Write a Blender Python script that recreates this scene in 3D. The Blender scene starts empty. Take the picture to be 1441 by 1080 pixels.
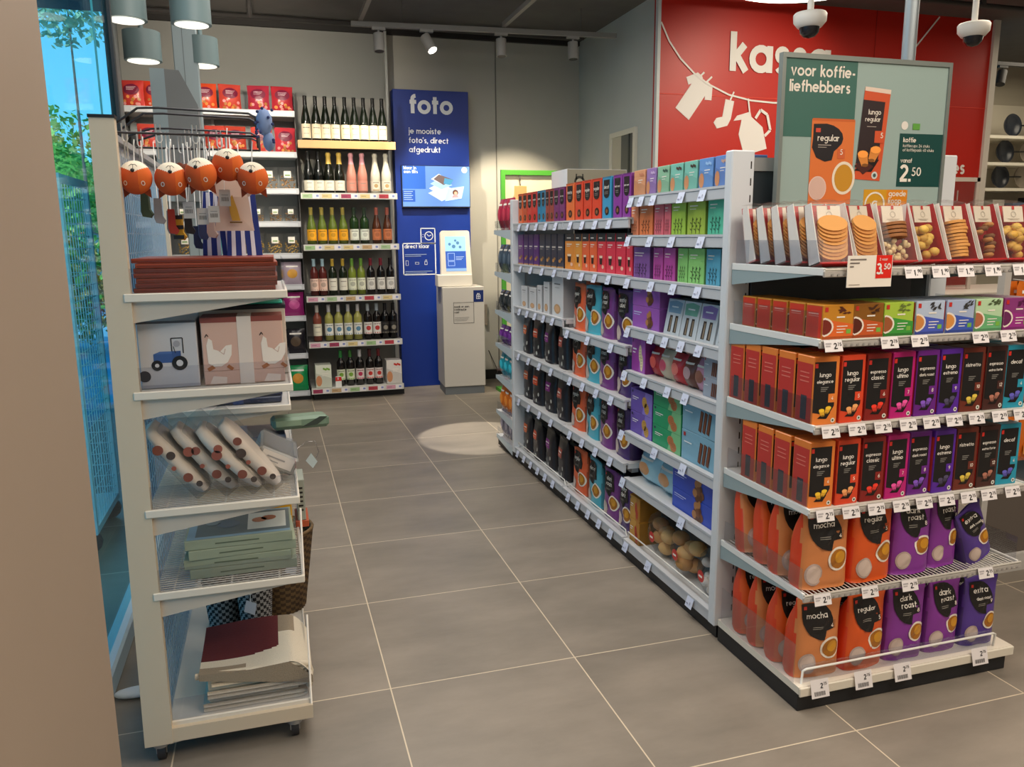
import bpy, math, random
from math import sin, cos, pi, radians
random.seed(7)
COL = bpy.context.scene.collection
ORD = ['first','second','third','fourth','fifth','sixth','seventh','eighth','ninth','tenth','eleventh','twelfth','thirteenth','fourteenth','fifteenth']

# ---------------------------------------------------------------- materials
def lin(c):
    return tuple(((v/255)/12.92 if v/255 <= .04045 else ((v/255+.055)/1.055)**2.4) for v in c) + (1,)
_mats = {}
def M(r, g, b, rough=.5, metal=0, emit=0, var=0, bump=0, scale=40):
    k = (r, g, b, rough, metal, emit, var, bump, scale)
    if k in _mats: return _mats[k]
    m = bpy.data.materials.new('paint_%d_%d_%d' % (r, g, b)); m.use_nodes = True
    nt = m.node_tree; p = nt.nodes['Principled BSDF']
    p.inputs['Base Color'].default_value = lin((r, g, b))
    p.inputs['Roughness'].default_value = rough; p.inputs['Metallic'].default_value = metal
    if emit:
        p.inputs['Emission Color'].default_value = lin((r, g, b)); p.inputs['Emission Strength'].default_value = emit
    if var or bump:
        tc = nt.nodes.new('ShaderNodeTexCoord'); n = nt.nodes.new('ShaderNodeTexNoise')
        n.inputs['Scale'].default_value = scale; n.inputs['Detail'].default_value = 4
        nt.links.new(tc.outputs['Object'], n.inputs['Vector'])
        if var:
            mx = nt.nodes.new('ShaderNodeMix'); mx.data_type = 'RGBA'
            mx.inputs[6].default_value = lin([max(0, v*(1-var)) for v in (r, g, b)])
            mx.inputs[7].default_value = lin([min(255, v*(1+var)) for v in (r, g, b)])
            nt.links.new(n.outputs['Fac'], mx.inputs[0]); nt.links.new(mx.outputs[2], p.inputs['Base Color'])
        if bump:
            bp = nt.nodes.new('ShaderNodeBump'); bp.inputs['Strength'].default_value = bump; bp.inputs['Distance'].default_value = .004
            nt.links.new(n.outputs['Fac'], bp.inputs['Height']); nt.links.new(bp.outputs['Normal'], p.inputs['Normal'])
    _mats[k] = m; return m
def clear(r, g, b, gloss=.1, rough=.05, haze=0, fac=.25):
    k = ('clear', r, g, b, gloss, rough, haze, fac)
    if k in _mats: return _mats[k]
    m = bpy.data.materials.new('clear_sheet'); m.use_nodes = True; nt = m.node_tree; nt.nodes.clear()
    o = nt.nodes.new('ShaderNodeOutputMaterial'); t = nt.nodes.new('ShaderNodeBsdfTransparent'); t.inputs[0].default_value = lin((r, g, b))
    gl = nt.nodes.new('ShaderNodeBsdfGlossy'); gl.inputs['Roughness'].default_value = rough
    mx = nt.nodes.new('ShaderNodeMixShader'); lw = nt.nodes.new('ShaderNodeLayerWeight'); lw.inputs[0].default_value = .25
    mm = nt.nodes.new('ShaderNodeMath'); mm.operation = 'MULTIPLY_ADD'; mm.inputs[1].default_value = fac; mm.inputs[2].default_value = gloss
    nt.links.new(lw.outputs['Facing'], mm.inputs[0])
    nt.links.new(mm.outputs[0], mx.inputs[0]); nt.links.new(t.outputs[0], mx.inputs[1]); nt.links.new(gl.outputs[0], mx.inputs[2])
    last = mx
    if haze:
        d = nt.nodes.new('ShaderNodeBsdfDiffuse'); d.inputs[0].default_value = (.8, .8, .8, 1)
        m2 = nt.nodes.new('ShaderNodeMixShader'); m2.inputs[0].default_value = haze
        nt.links.new(mx.outputs[0], m2.inputs[1]); nt.links.new(d.outputs[0], m2.inputs[2]); last = m2
    nt.links.new(last.outputs[0], o.inputs[0]); _mats[k] = m; return m
ACRYL = clear(244, 246, 250, .05, .04)
FILM = clear(246, 246, 245, .01, .3, .02, .14)
WHITE = M(232, 232, 228, .35)
CREAM = M(226, 216, 198, .45)
STEEL = M(170, 172, 175, .3, .9)
DARKST = M(70, 70, 74, .35, .8)
BLACK = M(18, 18, 20, .45)
INK = M(24, 22, 24, .45)

# ---------------------------------------------------------------- mesh builder
class B:
    def __init__(s): s.v = []; s.f = []; s.mi = []; s.ms = []; s.sm = []
    def m(s, mat):
        if mat not in s.ms: s.ms.append(mat)
        return s.ms.index(mat)
    def add(s, vs, fs, mat, smooth=False):
        o = len(s.v); s.v += [tuple(v) for v in vs]; i = s.m(mat)
        for f in fs: s.f.append([o+k for k in f]); s.mi.append(i); s.sm.append(smooth)
        return s
    def box(s, x0, x1, y0, y1, z0, z1, mat, bev=0):
        if x0 > x1: x0, x1 = x1, x0
        if y0 > y1: y0, y1 = y1, y0
        if z0 > z1: z0, z1 = z1, z0
        e = min(bev, (x1-x0)/2.01, (y1-y0)/2.01, (z1-z0)/2.01)
        if e <= 0:
            vs = [(x, y, z) for x in (x0, x1) for y in (y0, y1) for z in (z0, z1)]
            return s.add(vs, [(0,1,3,2),(4,6,7,5),(0,4,5,1),(2,3,7,6),(0,2,6,4),(1,5,7,3)], mat)
        # chamfered box: 24 vertices
        vs = []; idx = {}
        for a in range(8):
            sx, sy, sz = a & 1, a >> 1 & 1, a >> 2 & 1
            X = x1 if sx else x0; Y = y1 if sy else y0; Z = z1 if sz else z0
            ix = -e if sx else e; iy = -e if sy else e; iz = -e if sz else e
            idx[a, 0] = len(vs); vs.append((X, Y+iy, Z+iz)); idx[a, 1] = len(vs); vs.append((X+ix, Y, Z+iz)); idx[a, 2] = len(vs); vs.append((X+ix, Y+iy, Z))
        fs = []
        for ax in range(3):
            o1, o2 = [k for k in range(3) if k != ax]
            for sd in (0, 1):
                c = [(sd << ax) | (p << o1) | (q << o2) for p, q in ((0,0),(1,0),(1,1),(0,1))]
                fs.append([idx[k, ax] for k in c])
            for p in (0, 1):
                for q in (0, 1):
                    c0 = (p << o1) | (q << o2); c1 = c0 | (1 << ax)
                    fs.append([idx[c0, o1], idx[c1, o1], idx[c1, o2], idx[c0, o2]])
        for a in range(8): fs.append([idx[a, 0], idx[a, 1], idx[a, 2]])
        return s.add(vs, fs, mat)
    def quad(s, a, b, c, d, mat): return s.add([a, b, c, d], [(0, 1, 2, 3)], mat)
    def cyl(s, p, q, r, mat, n=10, r2=None, cap=True):
        p = V(p); q = V(q); r2 = r if r2 is None else r2
        d = nrm(sub(q, p)); a = nrm(crs(d, (0, 0, 1) if abs(d[2]) < .9 else (1, 0, 0))); c = crs(d, a); vs = []
        for k in range(n):
            t = 2*pi*k/n; w = [a[i]*cos(t)+c[i]*sin(t) for i in range(3)]
            vs.append([p[i]+w[i]*r for i in range(3)]); vs.append([q[i]+w[i]*r2 for i in range(3)])
        s.add(vs, [(2*k, 2*k+1, (2*k+3) % (2*n), (2*k+2) % (2*n)) for k in range(n)], mat, True)
        if cap: s.add([v for v in vs[0::2]], [list(range(n))], mat); s.add([v for v in vs[1::2]], [list(range(n))], mat)
        return s
    def tube(s, pts, r, mat, n=6):
        pts = [V(p) for p in pts]; vs = []; L = len(pts)
        ref = (0, 0, 1)
        for i, p in enumerate(pts):
            d = nrm(sub(pts[min(i+1, L-1)], pts[max(i-1, 0)]))
            if abs(d[2]) > .95: ref2 = (1, 0, 0)
            else: ref2 = ref
            a = nrm(crs(d, ref2)); c = crs(d, a)
            for k in range(n):
                t = 2*pi*k/n; vs.append([p[j]+(a[j]*cos(t)+c[j]*sin(t))*r for j in range(3)])
        fs = []
        for i in range(L-1):
            # match ring starts to avoid twisting when the reference flips
            best = min(range(n), key=lambda o: sum((vs[i*n][j]-pts[i][j]-(vs[(i+1)*n+o][j]-pts[i+1][j]))**2 for j in range(3)))
            dirn = 1 if sum((vs[i*n+1][j]-pts[i][j]-(vs[(i+1)*n+(best+1) % n][j]-pts[i+1][j]))**2 for j in range(3)) <= sum((vs[i*n+1][j]-pts[i][j]-(vs[(i+1)*n+(best-1) % n][j]-pts[i+1][j]))**2 for j in range(3)) else -1
            for k in range(n):
                fs.append((i*n+k, i*n+(k+1) % n, (i+1)*n+(best+dirn*(k+1)) % n, (i+1)*n+(best+dirn*k) % n))
        fs.append(list(range(n))); fs.append([(L-1)*n+k for k in range(n)])
        return s.add(vs, fs, mat, True)
    def lathe(s, prof, mat, n=16, c=(0, 0), a0=0, a1=2*pi, cap=False):
        full = abs(a1-a0-2*pi) < 1e-6; N = n if full else n+1; vs = []
        for r, z in prof:
            for k in range(N):
                t = a0+(a1-a0)*k/n; vs.append((c[0]+r*cos(t), c[1]+r*sin(t), z))
        fs = []
        for i in range(len(prof)-1):
            for k in range(n):
                k2 = (k+1) % N; fs.append((i*N+k, i*N+k2, (i+1)*N+k2, (i+1)*N+k))
        s.add(vs, fs, mat, True)
        if cap:
            s.add([vs[k] for k in range(N)], [list(range(N))], mat); s.add([vs[(len(prof)-1)*N+k] for k in range(N)], [list(range(N))], mat)
        return s
    def sphere(s, c, r, mat, n=14, sx=1, sy=1, sz=1, pick=None):
        vs = []; h = n//2
        for i in range(h+1):
            ph = pi*i/h
            for k in range(n):
                t = 2*pi*k/n; vs.append((c[0]+r*sx*sin(ph)*cos(t), c[1]+r*sy*sin(ph)*sin(t), c[2]+r*sz*cos(ph)))
        fs = [(i*n+k, i*n+(k+1) % n, (i+1)*n+(k+1) % n, (i+1)*n+k) for i in range(h) for k in range(n)]
        if not pick: return s.add(vs, fs, mat, True)
        gs = {}
        for f in fs:
            cc = [sum(vs[j][a] for j in f)/4-c[a] for a in range(3)]; gs.setdefault(pick(*[q/r for q in cc]), []).append(f)
        for m_, ff in gs.items(): s.add(vs, ff, m_, True)
        return s
    def prism(s, poly, mp, t, mat):
        """poly (u,v) extruded between eps 0 and t through map mp"""
        n = len(poly); vs = [mp(u, v, 0) for u, v in poly]+[mp(u, v, t) for u, v in poly]
        return s.add(vs, [list(range(n)), list(range(n, 2*n))]+[(k, (k+1) % n, n+(k+1) % n, n+k) for k in range(n)], mat)
    def flat(s, poly, mp, mat, e=.0006):
        return s.add([mp(u, v, e) for u, v in poly], [list(range(len(poly)))], mat)
    def rect(s, u0, u1, v0, v1, mp, mat, e=.0006, nu=1, nv=1):
        vs = [mp(u0+(u1-u0)*i/nu, v0+(v1-v0)*j/nv, e) for j in range(nv+1) for i in range(nu+1)]
        return s.add(vs, [(j*(nu+1)+i, j*(nu+1)+i+1, (j+1)*(nu+1)+i+1, (j+1)*(nu+1)+i) for j in range(nv) for i in range(nu)], mat)
    def fan(s, poly, c, mp, mat, e=.0008, rings=4):
        """star-shaped polygon laid onto a curved surface"""
        n = len(poly); vs = [mp(c[0], c[1], e)]
        for r in range(1, rings+1):
            for u, v in poly: vs.append(mp(c[0]+(u-c[0])*r/rings, c[1]+(v-c[1])*r/rings, e))
        fs = [(0, 1+k, 1+(k+1) % n) for k in range(n)]
        for r in range(rings-1):
            for k in range(n): fs.append((1+r*n+k, 1+(r+1)*n+k, 1+(r+1)*n+(k+1) % n, 1+r*n+(k+1) % n))
        return s.add(vs, fs, mat)
    def disc(s, u, v, r, mp, mat, e=.0008, n=20, rv=None, rings=1):
        rv = r if rv is None else rv
        return s.fan([(u+r*cos(2*pi*k/n), v+rv*sin(2*pi*k/n)) for k in range(n)], (u, v), mp, mat, e, rings)
    def line(s, pts, w, mp, mat, e=.001):
        """flat ribbon along a polyline"""
        for (a, b) in zip(pts, pts[1:]):
            dx, dy = b[0]-a[0], b[1]-a[1]; L = math.hypot(dx, dy) or 1e-9; px, py = -dy/L*w/2, dx/L*w/2
            s.add([mp(a[0]+px, a[1]+py, e), mp(b[0]+px, b[1]+py, e), mp(b[0]-px, b[1]-py, e), mp(a[0]-px, a[1]-py, e)], [(0, 1, 2, 3)], mat)
        return s
    def text(s, t, u, v, h, mp, mat, e=.001, w=.22, align=0, tilt=0):
        """h = x-height; stroke letters; align 0 left, .5 centre"""
        L = twidth(t)*h; u0 = u-L*align
        for ch in t:
            if ch == ' ': u0 += .55*h; continue
            adv, lines = glyph(ch)
            for li, ln in enumerate(lines):
                e_ = e+li*.00035*min(1, h/.012); sw = w*h; P = [(u0+x*h+tilt*y*h, v+y*h) for x, y in ln]; n = len(P)
                Lf = []; Rt = []
                for i, p in enumerate(P):
                    a = P[max(i-1, 0)]; b = P[min(i+1, n-1)]
                    if i == 0 and n > 2 and P[0] == P[-1]: a = P[-2]
                    if i == n-1 and n > 2 and P[0] == P[-1]: b = P[1]
                    dx, dy = b[0]-a[0], b[1]-a[1]; l = math.hypot(dx, dy) or 1e-9
                    nx, ny = -dy/l*sw/2, dx/l*sw/2
                    Lf.append(mp(p[0]+nx, p[1]+ny, e_)); Rt.append(mp(p[0]-nx, p[1]-ny, e_))
                s.add(Lf+Rt, [(i, i+1, n+i+1, n+i) for i in range(n-1)], mat)
            u0 += (adv+.3)*h
        return s
    def done(s, name, parent=None, loc=(0, 0, 0), rz=0, rx=0, ry=0):
        me = s.mesh(name); return link(name, me, parent, loc, rz, rx, ry)
    def mesh(s, name):
        me = bpy.data.meshes.new(name); me.from_pydata(s.v, [], s.f)
        for m_ in s.ms: me.materials.append(m_)
        me.polygons.foreach_set('material_index', s.mi); me.polygons.foreach_set('use_smooth', s.sm); me.update(); return me
def V(p): return (float(p[0]), float(p[1]), float(p[2]))
def sub(a, b): return (a[0]-b[0], a[1]-b[1], a[2]-b[2])
def crs(a, b): return (a[1]*b[2]-a[2]*b[1], a[2]*b[0]-a[0]*b[2], a[0]*b[1]-a[1]*b[0])
def nrm(a):
    l = math.sqrt(a[0]**2+a[1]**2+a[2]**2) or 1e-9; return (a[0]/l, a[1]/l, a[2]/l)
def plane(o, U=(1, 0, 0), W=(0, 0, 1), N=(0, -1, 0)):
    return lambda u, v, e: tuple(o[i]+U[i]*u+W[i]*v+N[i]*e for i in range(3))
def link(name, me, parent=None, loc=(0, 0, 0), rz=0, rx=0, ry=0):
    o = bpy.data.objects.new(name, me); COL.objects.link(o); o.location = loc; o.rotation_euler = (rx, ry, rz)
    if parent: o.parent = parent
    return o
def thing(name, label, cat, loc=(0, 0, 0), rz=0, group=None, rx=0, ry=0):
    return tag(link(name, None, None, loc, rz, rx, ry), label, cat, group)
def tag(o, label, cat, group=None):
    o['label'] = label; o['category'] = cat
    if group: o['group'] = group
    return o
def struct(b, name): o = b.done(name); o['kind'] = 'structure'; return o
_proto = {}
def place(key, parts, name, label, cat, loc, rz=0, group=None, rx=0, ry=0):
    """one kind built once (parts: [(name, B or None, parent_index)]), every further one a copy sharing the meshes.
    The first part may be the thing itself when its name is None."""
    if key not in _proto: _proto[key] = [(n, b.mesh(n or name), p) for n, b, p in parts()]
    ps = _proto[key]; objs = []
    if ps[0][0] is None:
        root = link(name, ps[0][1], None, loc, rz, rx, ry); objs.append(root); rest = ps[1:]
    else:
        root = link(name, None, None, loc, rz, rx, ry); rest = ps; objs.append(None)
    for n, me, p in rest:
        objs.append(link(n, me, root if p is None else objs[p]))
    return tag(root, label, cat, group)

# ---------------------------------------------------------------- stroke lettering
def arc(cx, cy, r, a0, a1, n=None, ry=None):
    n = n or max(3, int(abs(a1-a0)/22)); ry = r if ry is None else ry
    return [(cx+r*cos(radians(a0+(a1-a0)*k/n)), cy+ry*sin(radians(a0+(a1-a0)*k/n))) for k in range(n+1)]
_O = arc(.4, .5, .39, 0, 360, 18)
_G = {
 'a': (.8, [_O, [(.79, 1), (.79, 0)]]), 'b': (.8, [_O, [(.0, 1.45), (.0, 0)]]), 'c': (.68, [arc(.4, .5, .39, 48, 312)]),
 'd': (.8, [_O, [(.79, 1.45), (.79, 0)]]), 'e': (.8, [arc(.4, .5, .39, 0, 318), [(.02, .5), (.86, .5)]]),
 'f': (.42, [[(.18, 0), (.18, 1.05)]+arc(.42, 1.1, .24, 180, 85), [(-.05, .88), (.48, .88)]]),
 'g': (.8, [_O, [(.79, 1), (.79, -.05)]+arc(.4, -.05, .39, 0, -145)]),
 'h': (.66, [[(0, 1.45), (0, 0)], arc(.33, .55, .33, 180, 0)+[(.66, 0)]]),
 'i': (.0, [[(0, 1), (0, 0)], [(0, 1.22), (0, 1.46)]]), 'j': (.1, [[(.1, 1), (.1, -.2)]+arc(-.08, -.2, .18, 0, -90), [(.1, 1.22), (.1, 1.46)]]),
 'k': (.55, [[(0, 1.45), (0, 0)], [(0, .42), (.5, 1)], [(.15, .6), (.58, 0)]]), 'l': (.0, [[(0, 1.45), (0, 0)]]),
 'm': (1.08, [[(0, 1), (0, 0)], arc(.27, .6, .27, 180, 0)+[(.54, 0)], arc(.81, .6, .27, 180, 0)+[(1.08, 0)]]),
 'n': (.66, [[(0, 1), (0, 0)], arc(.33, .55, .33, 180, 0)+[(.66, 0)]]), 'o': (.8, [_O]),
 'p': (.8, [_O, [(0, 1), (0, -.45)]]), 'q': (.8, [_O, [(.79, 1), (.79, -.45)]]),
 'r': (.4, [[(0, 1), (0, 0)], arc(.33, .55, .33, 180, 75)]),
 's': (.5, [arc(.27, .69, .2, 25, 270)+arc(.27, .3, .2, 90, -155)]),
 't': (.42, [[(.18, 1.3), (.18, .0)], [(-.05, .88), (.46, .88)]]),
 'u': (.66, [[(0, 1)]+arc(.33, .45, .33, 180, 360)+[(.66, 1)], [(.66, 1), (.66, 0)]]),
 'v': (.66, [[(0, 1), (.33, .05), (.66, 1)]]), 'w': (1.0, [[(0, 1), (.26, .05), (.5, .95), (.74, .05), (1, 1)]]),
 'x': (.6, [[(0, 1), (.6, 0)], [(.6, 1), (0, 0)]]), 'y': (.66, [[(0, 1), (.33, .1)], [(.66, 1), (.15, -.45)]]),
 'z': (.6, [[(0, .89), (.56, .89), (.04, .11), (.62, .11)]]),
 '0': (.76, [arc(.38, .7, .36, 0, 360, 18, .6)]), '1': (.3, [[(0, 1.1), (.25, 1.35), (.25, 0)]]),
 '2': (.7, [arc(.36, .98, .33, 160, -35)+[(.05, .12)], [(.0, .12), (.74, .12)]]),
 '3': (.66, [arc(.3, 1.02, .28, 150, -90), arc(.3, .42, .34, 90, -150)]),
 '4': (.76, [[(.55, 0), (.55, 1.35), (.02, .42)], [(.02, .4), (.8, .4)]]),
 '5': (.7, [[(.66, 1.28), (.2, 1.28), (.14, .75)]+arc(.32, .44, .35, 110, -150)]),
 '6': (.7, [arc(.36, .42, .34, 0, 360, 16), [(.08, .6), (.5, 1.4)]]), '7': (.66, [[(0, 1.28), (.62, 1.28), (.2, 0)]]),
 '8': (.7, [arc(.35, .38, .33, 0, 360, 16), arc(.35, 1.03, .27, 0, 360, 16)]),
 '9': (.7, [arc(.36, .95, .34, 0, 360, 16), [(.64, .8), (.22, 0)]]),
 '-': (.35, [[(0, .5), (.38, .5)]]), '.': (.0, [[(0, 0), (0, .24)]]), ',': (.0, [[(.05, .2), (-.06, -.2)]]), "'": (.0, [[(0, 1.1), (0, 1.45)]]),
 '!': (.0, [[(0, 1.45), (0, .42)], [(0, 0), (0, .24)]]), '+': (.6, [[(0, .6), (.6, .6)], [(.3, .3), (.3, .9)]]),
}
def glyph(ch): return _G.get(ch, _G['o'])
def twidth(t): return sum(.55 if c == ' ' else glyph(c)[0]+.3 for c in t)-.3
# ---------------------------------------------------------------- camera
def rotmat(yaw, pit, rol):
    cy, sy, cp, sp = cos(yaw), sin(yaw), cos(pit), sin(pit)
    w = (sy*cp, cy*cp, -sp); r = (cy, -sy, 0.); u = crs(r, w); c, s = cos(rol), sin(rol)
    return tuple(r[i]*c+u[i]*s for i in range(3)), tuple(-r[i]*s+u[i]*c for i in range(3)), w
from mathutils import Matrix
R_, U_, W_ = rotmat(.29264782, .1845967, -.00931057)
cam = bpy.data.cameras.new('camera'); co = bpy.data.objects.new('camera', cam); COL.objects.link(co)
co.matrix_world = Matrix(((R_[0], U_[0], -W_[0], -.274368), (R_[1], U_[1], -W_[1], -2.223139), (R_[2], U_[2], -W_[2], 1.35628), (0, 0, 0, 1)))
cam.sensor_width = 36; cam.lens = 36*1115.8346/1441; cam.clip_start = .05
sc = bpy.context.scene; sc.camera = co
sc.view_settings.view_transform = 'Standard'; sc.view_settings.exposure = 0.03

# ---------------------------------------------------------------- setting
def floor_mat():
    m = bpy.data.materials.new('grey_floor_tiles'); m.use_nodes = True; nt = m.node_tree; p = nt.nodes['Principled BSDF']; L = nt.links.new
    geo = nt.nodes.new('ShaderNodeNewGeometry'); sep = nt.nodes.new('ShaderNodeSeparateXYZ'); L(geo.outputs['Position'], sep.inputs[0])
    ds = []; fl = []
    for ax in ('X', 'Y'):
        d = nt.nodes.new('ShaderNodeMath'); d.operation = 'DIVIDE'; d.inputs[1].default_value = .6; L(sep.outputs[ax], d.inputs[0])
        r = nt.nodes.new('ShaderNodeMath'); r.operation = 'ROUND'; L(d.outputs[0], r.inputs[0])
        s = nt.nodes.new('ShaderNodeMath'); s.operation = 'SUBTRACT'; L(d.outputs[0], s.inputs[0]); L(r.outputs[0], s.inputs[1])
        a = nt.nodes.new('ShaderNodeMath'); a.operation = 'ABSOLUTE'; L(s.outputs[0], a.inputs[0]); ds.append(a)
        f = nt.nodes.new('ShaderNodeMath'); f.operation = 'FLOOR'; L(d.outputs[0], f.inputs[0]); fl.append(f)
    mn = nt.nodes.new('ShaderNodeMath'); mn.operation = 'MINIMUM'; L(ds[0].outputs[0], mn.inputs[0]); L(ds[1].outputs[0], mn.inputs[1])
    lt = nt.nodes.new('ShaderNodeMath'); lt.operation = 'LESS_THAN'; lt.inputs[1].default_value = .0033; L(mn.outputs[0], lt.inputs[0])
    cb = nt.nodes.new('ShaderNodeCombineXYZ'); L(fl[0].outputs[0], cb.inputs[0]); L(fl[1].outputs[0], cb.inputs[1])
    wn = nt.nodes.new('ShaderNodeTexWhiteNoise'); L(cb.outputs[0], wn.inputs['Vector'])
    mp = nt.nodes.new('ShaderNodeMapping'); mp.inputs['Scale'].default_value = (1.4, 3.4, 1); L(geo.outputs['Position'], mp.inputs[0])
    ad = nt.nodes.new('ShaderNodeVectorMath'); ad.operation = 'ADD'; L(mp.outputs[0], ad.inputs[0]); L(wn.outputs['Color'], ad.inputs[1])
    n1 = nt.nodes.new('ShaderNodeTexNoise'); n1.inputs['Scale'].default_value = 1.6; n1.inputs['Detail'].default_value = 7; n1.inputs['Roughness'].default_value = .62; L(ad.outputs[0], n1.inputs['Vector'])
    cr = nt.nodes.new('ShaderNodeValToRGB'); L(n1.outputs['Fac'], cr.inputs[0])
    cr.color_ramp.elements[0].position = .3; cr.color_ramp.elements[0].color = lin((124, 117, 107)); cr.color_ramp.elements[1].position = .72; cr.color_ramp.elements[1].color = lin((152, 142, 130))
    br = nt.nodes.new('ShaderNodeMix'); br.data_type = 'RGBA'; br.blend_type = 'MULTIPLY'; br.inputs[0].default_value = .12; L(cr.outputs[0], br.inputs[6]); L(wn.outputs['Value'], br.inputs[7])
    mx = nt.nodes.new('ShaderNodeMix'); mx.data_type = 'RGBA'; L(lt.outputs[0], mx.inputs[0]); L(br.outputs[2], mx.inputs[6]); mx.inputs[7].default_value = lin((208, 194, 170))
    L(mx.outputs[2], p.inputs['Base Color']); 
    rr = nt.nodes.new('ShaderNodeMapRange'); L(n1.outputs['Fac'], rr.inputs[0]); rr.inputs[3].default_value = .34; rr.inputs[4].default_value = .5; L(rr.outputs[0], p.inputs['Roughness'])
    return m
WALLM = M(180, 178, 170, .7, 0, 0, .03, .05, 3)
WALLS = M(188, 196, 194, .7, 0, 0, .03, .05, 3)
CEILM = M(92, 90, 88, .8, 0, 0, .08, .1, 6)
REDM = M(190, 30, 14, .45, 0, 0, .03, 0, 2)
struct(B().box(-1.6, 8.5, -4.6, 9.0, -.06, 0, floor_mat()), 'floor')
struct(B().box(-6, 8.5, -4.6, 5.06, 3.11, 3.2, CEILM), 'ceiling')
struct(B().box(2.68, 8.5, 5.06, 6.0, 3.11, 3.2, CEILM), 'ceiling_right')
struct(B().box(.80, 2.68, 5.06, 5.18, 0, 3.11, WALLM), 'wall_back')
struct(B().box(-1.33, .80, 5.06, 5.18, 0, 3.11, M(140, 141, 138, .7, 0, 0, .03, .05, 3)), 'wall_back_left')  # darker grey puts the weaker light on this part into the wall colour
struct(B().box(2.602, 2.68, 3.53, 5.06, 0, 3.11, WALLS), 'wall_right_return')
struct(B().box(2.60, 5.74, 3.445, 3.53, 0, 3.11, REDM), 'wall_red')
tr = B().box(5.72, 5.78, 3.42, 3.55, 0, 3.11, M(215, 208, 196, .5)); struct(tr, 'trim_1')
struct(B().box(2.575, 2.60, 3.42, 3.46, 0, 3.11, M(205, 212, 212, .5)), 'trim_2')
wl = B()
for x in (4.53,): wl.box(x-.002, x+.002, 3.441, 3.446, 0, 3.11, M(150, 24, 12, .6))
wl.box(2.6, 5.72, 3.4415, 3.446, 2.395, 2.4, M(226, 70, 50, .6)); struct(wl, 'trim_3')
struct(B().box(5.74, 8.5, 4.9, 5.0, 0, 3.11, M(176, 168, 150, .7)), 'wall_far_right')
struct(B().box(8.45, 8.55, -4.6, 6, 0, 3.11, WALLM), 'wall_right')
struct(B().box(-.85, 8.5, -4.66, -4.6, 0, 3.11, WALLM), 'wall_front')
BEIGE = M(148, 132, 116, .6, 0, 0, .04, .03, 2)
struct(B().box(-.82, -.54, -4.6, -1.0, 0, 3.11, BEIGE), 'wall_left')
# panel joints of the back wall and its dark top strip
jt = B()
for x in (.80, 1.79): jt.box(x-.004, x+.004, 5.052, 5.061, 0, 3.11, M(120, 118, 112, .7))
struct(jt, 'trim_4')
struct(B().box(-1.4, 2.59, 5.02, 5.06, 3.07, 3.11, M(40, 38, 38, .7)), 'trim_5')
struct(B().box(.80, 2.6, 5.035, 5.06, 0, .09, M(30, 30, 32, .6)), 'baseboard_back')
# storefront
fr = M(196, 214, 222, .35); dk = M(34, 38, 42, .5)
struct(B().box(-.833, -.827, -1.0, 1.44, .08, 3.11, clear(212, 243, 250, .03, .02, 0, .12)), 'window_1')
struct(B().box(-.86, -.80, -1.0, 1.46, 0, .075, fr, .008), 'trim_6')
struct(B().box(-.845, -.815, 1.44, 1.47, 0, 3.11, dk), 'trim_7')
struct(B().box(-.842, -.836, 1.19, 1.20, .08, 3.11, M(120, 190, 190, .3)), 'trim_8')
a = B(); a.add([(-.825, 1.47, 0), (-1.31, 5.06, 0), (-1.33, 5.06, 0), (-.845, 1.47, 0), (-.825, 1.47, 3.11), (-1.31, 5.06, 3.11), (-1.33, 5.06, 3.11), (-.845, 1.47, 3.11)], [(0,1,2,3),(4,5,6,7),(0,1,5,4),(1,2,6,5),(2,3,7,6),(3,0,4,7)], M(120, 128, 130, .6)); struct(a, 'wall_left_rear')
# doorway with a dark gap in the right return wall
dr = B(); fm = M(222, 220, 206, .5)
dr.box(2.575, 2.6, 3.78, 3.82, 0, 2.2, fm); dr.box(2.575, 2.6, 4.24, 4.28, 0, 2.2, fm); dr.box(2.575, 2.6, 3.82, 4.24, 2.16, 2.2, fm)
dr.box(2.585, 2.6, 3.82, 4.06, 0, 2.16, M(96, 100, 96, .5)); dr.box(2.578, 2.6, 3.89, 3.91, 0, 2.16, M(60, 64, 62, .5)); dr.box(2.585, 2.6, 4.06, 4.24, 0, 2.16, M(190, 186, 170, .5)); struct(dr, 'door_1')

# ---------------------------------------------------------------- outside
def ground_mat():
    return M(132, 168, 186, .8, 0, 0, .15, 0, 1.2)
struct(B().box(-40, -1.6, -10, 60, -.08, -.02, ground_mat()).box(-1.6, 8, 9, 60, -.08, -.02, ground_mat()), 'ground')
def blob_tree(x, y, z, r, c1, c2, name, label, n=900, trunk=True):
    t = thing(name, label, 'tree', (x, y, -.02)); rn = random.Random(int(x*10+y))
    f = B(); ms = [M(*c1, .8), M(*c2, .8)]
    for k in range(n):
        a = rn.uniform(0, 2*pi); ph = math.acos(rn.uniform(-1, 1)); q = r*rn.uniform(.35, 1.0)
        p = (q*sin(ph)*cos(a), q*sin(ph)*sin(a)*.8, z+q*cos(ph)*.85)
        s = rn.uniform(.03, .085); b = [rn.uniform(-1, 1) for _ in range(3)]; d = nrm(b); e = nrm(crs(d, (.3, .5, .8)))
        f.add([tuple(p[i]+d[i]*s for i in range(3)), tuple(p[i]+e[i]*s*.6 for i in range(3)), tuple(p[i]-d[i]*s for i in range(3)), tuple(p[i]-e[i]*s*.6 for i in range(3))], [(0, 1, 2, 3)], ms[k % 2])
    if r > 1: f.sphere((0, .2, z), r*.62, ms[0], 16, 1, .7, .8)
    f.done('foliage', t)
    if trunk: B().cyl((0, 0, 0), (0, 0, z), min(r, 1)*.05, M(110, 100, 90, .9), 8, r*.015).done('trunk', t)
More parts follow.
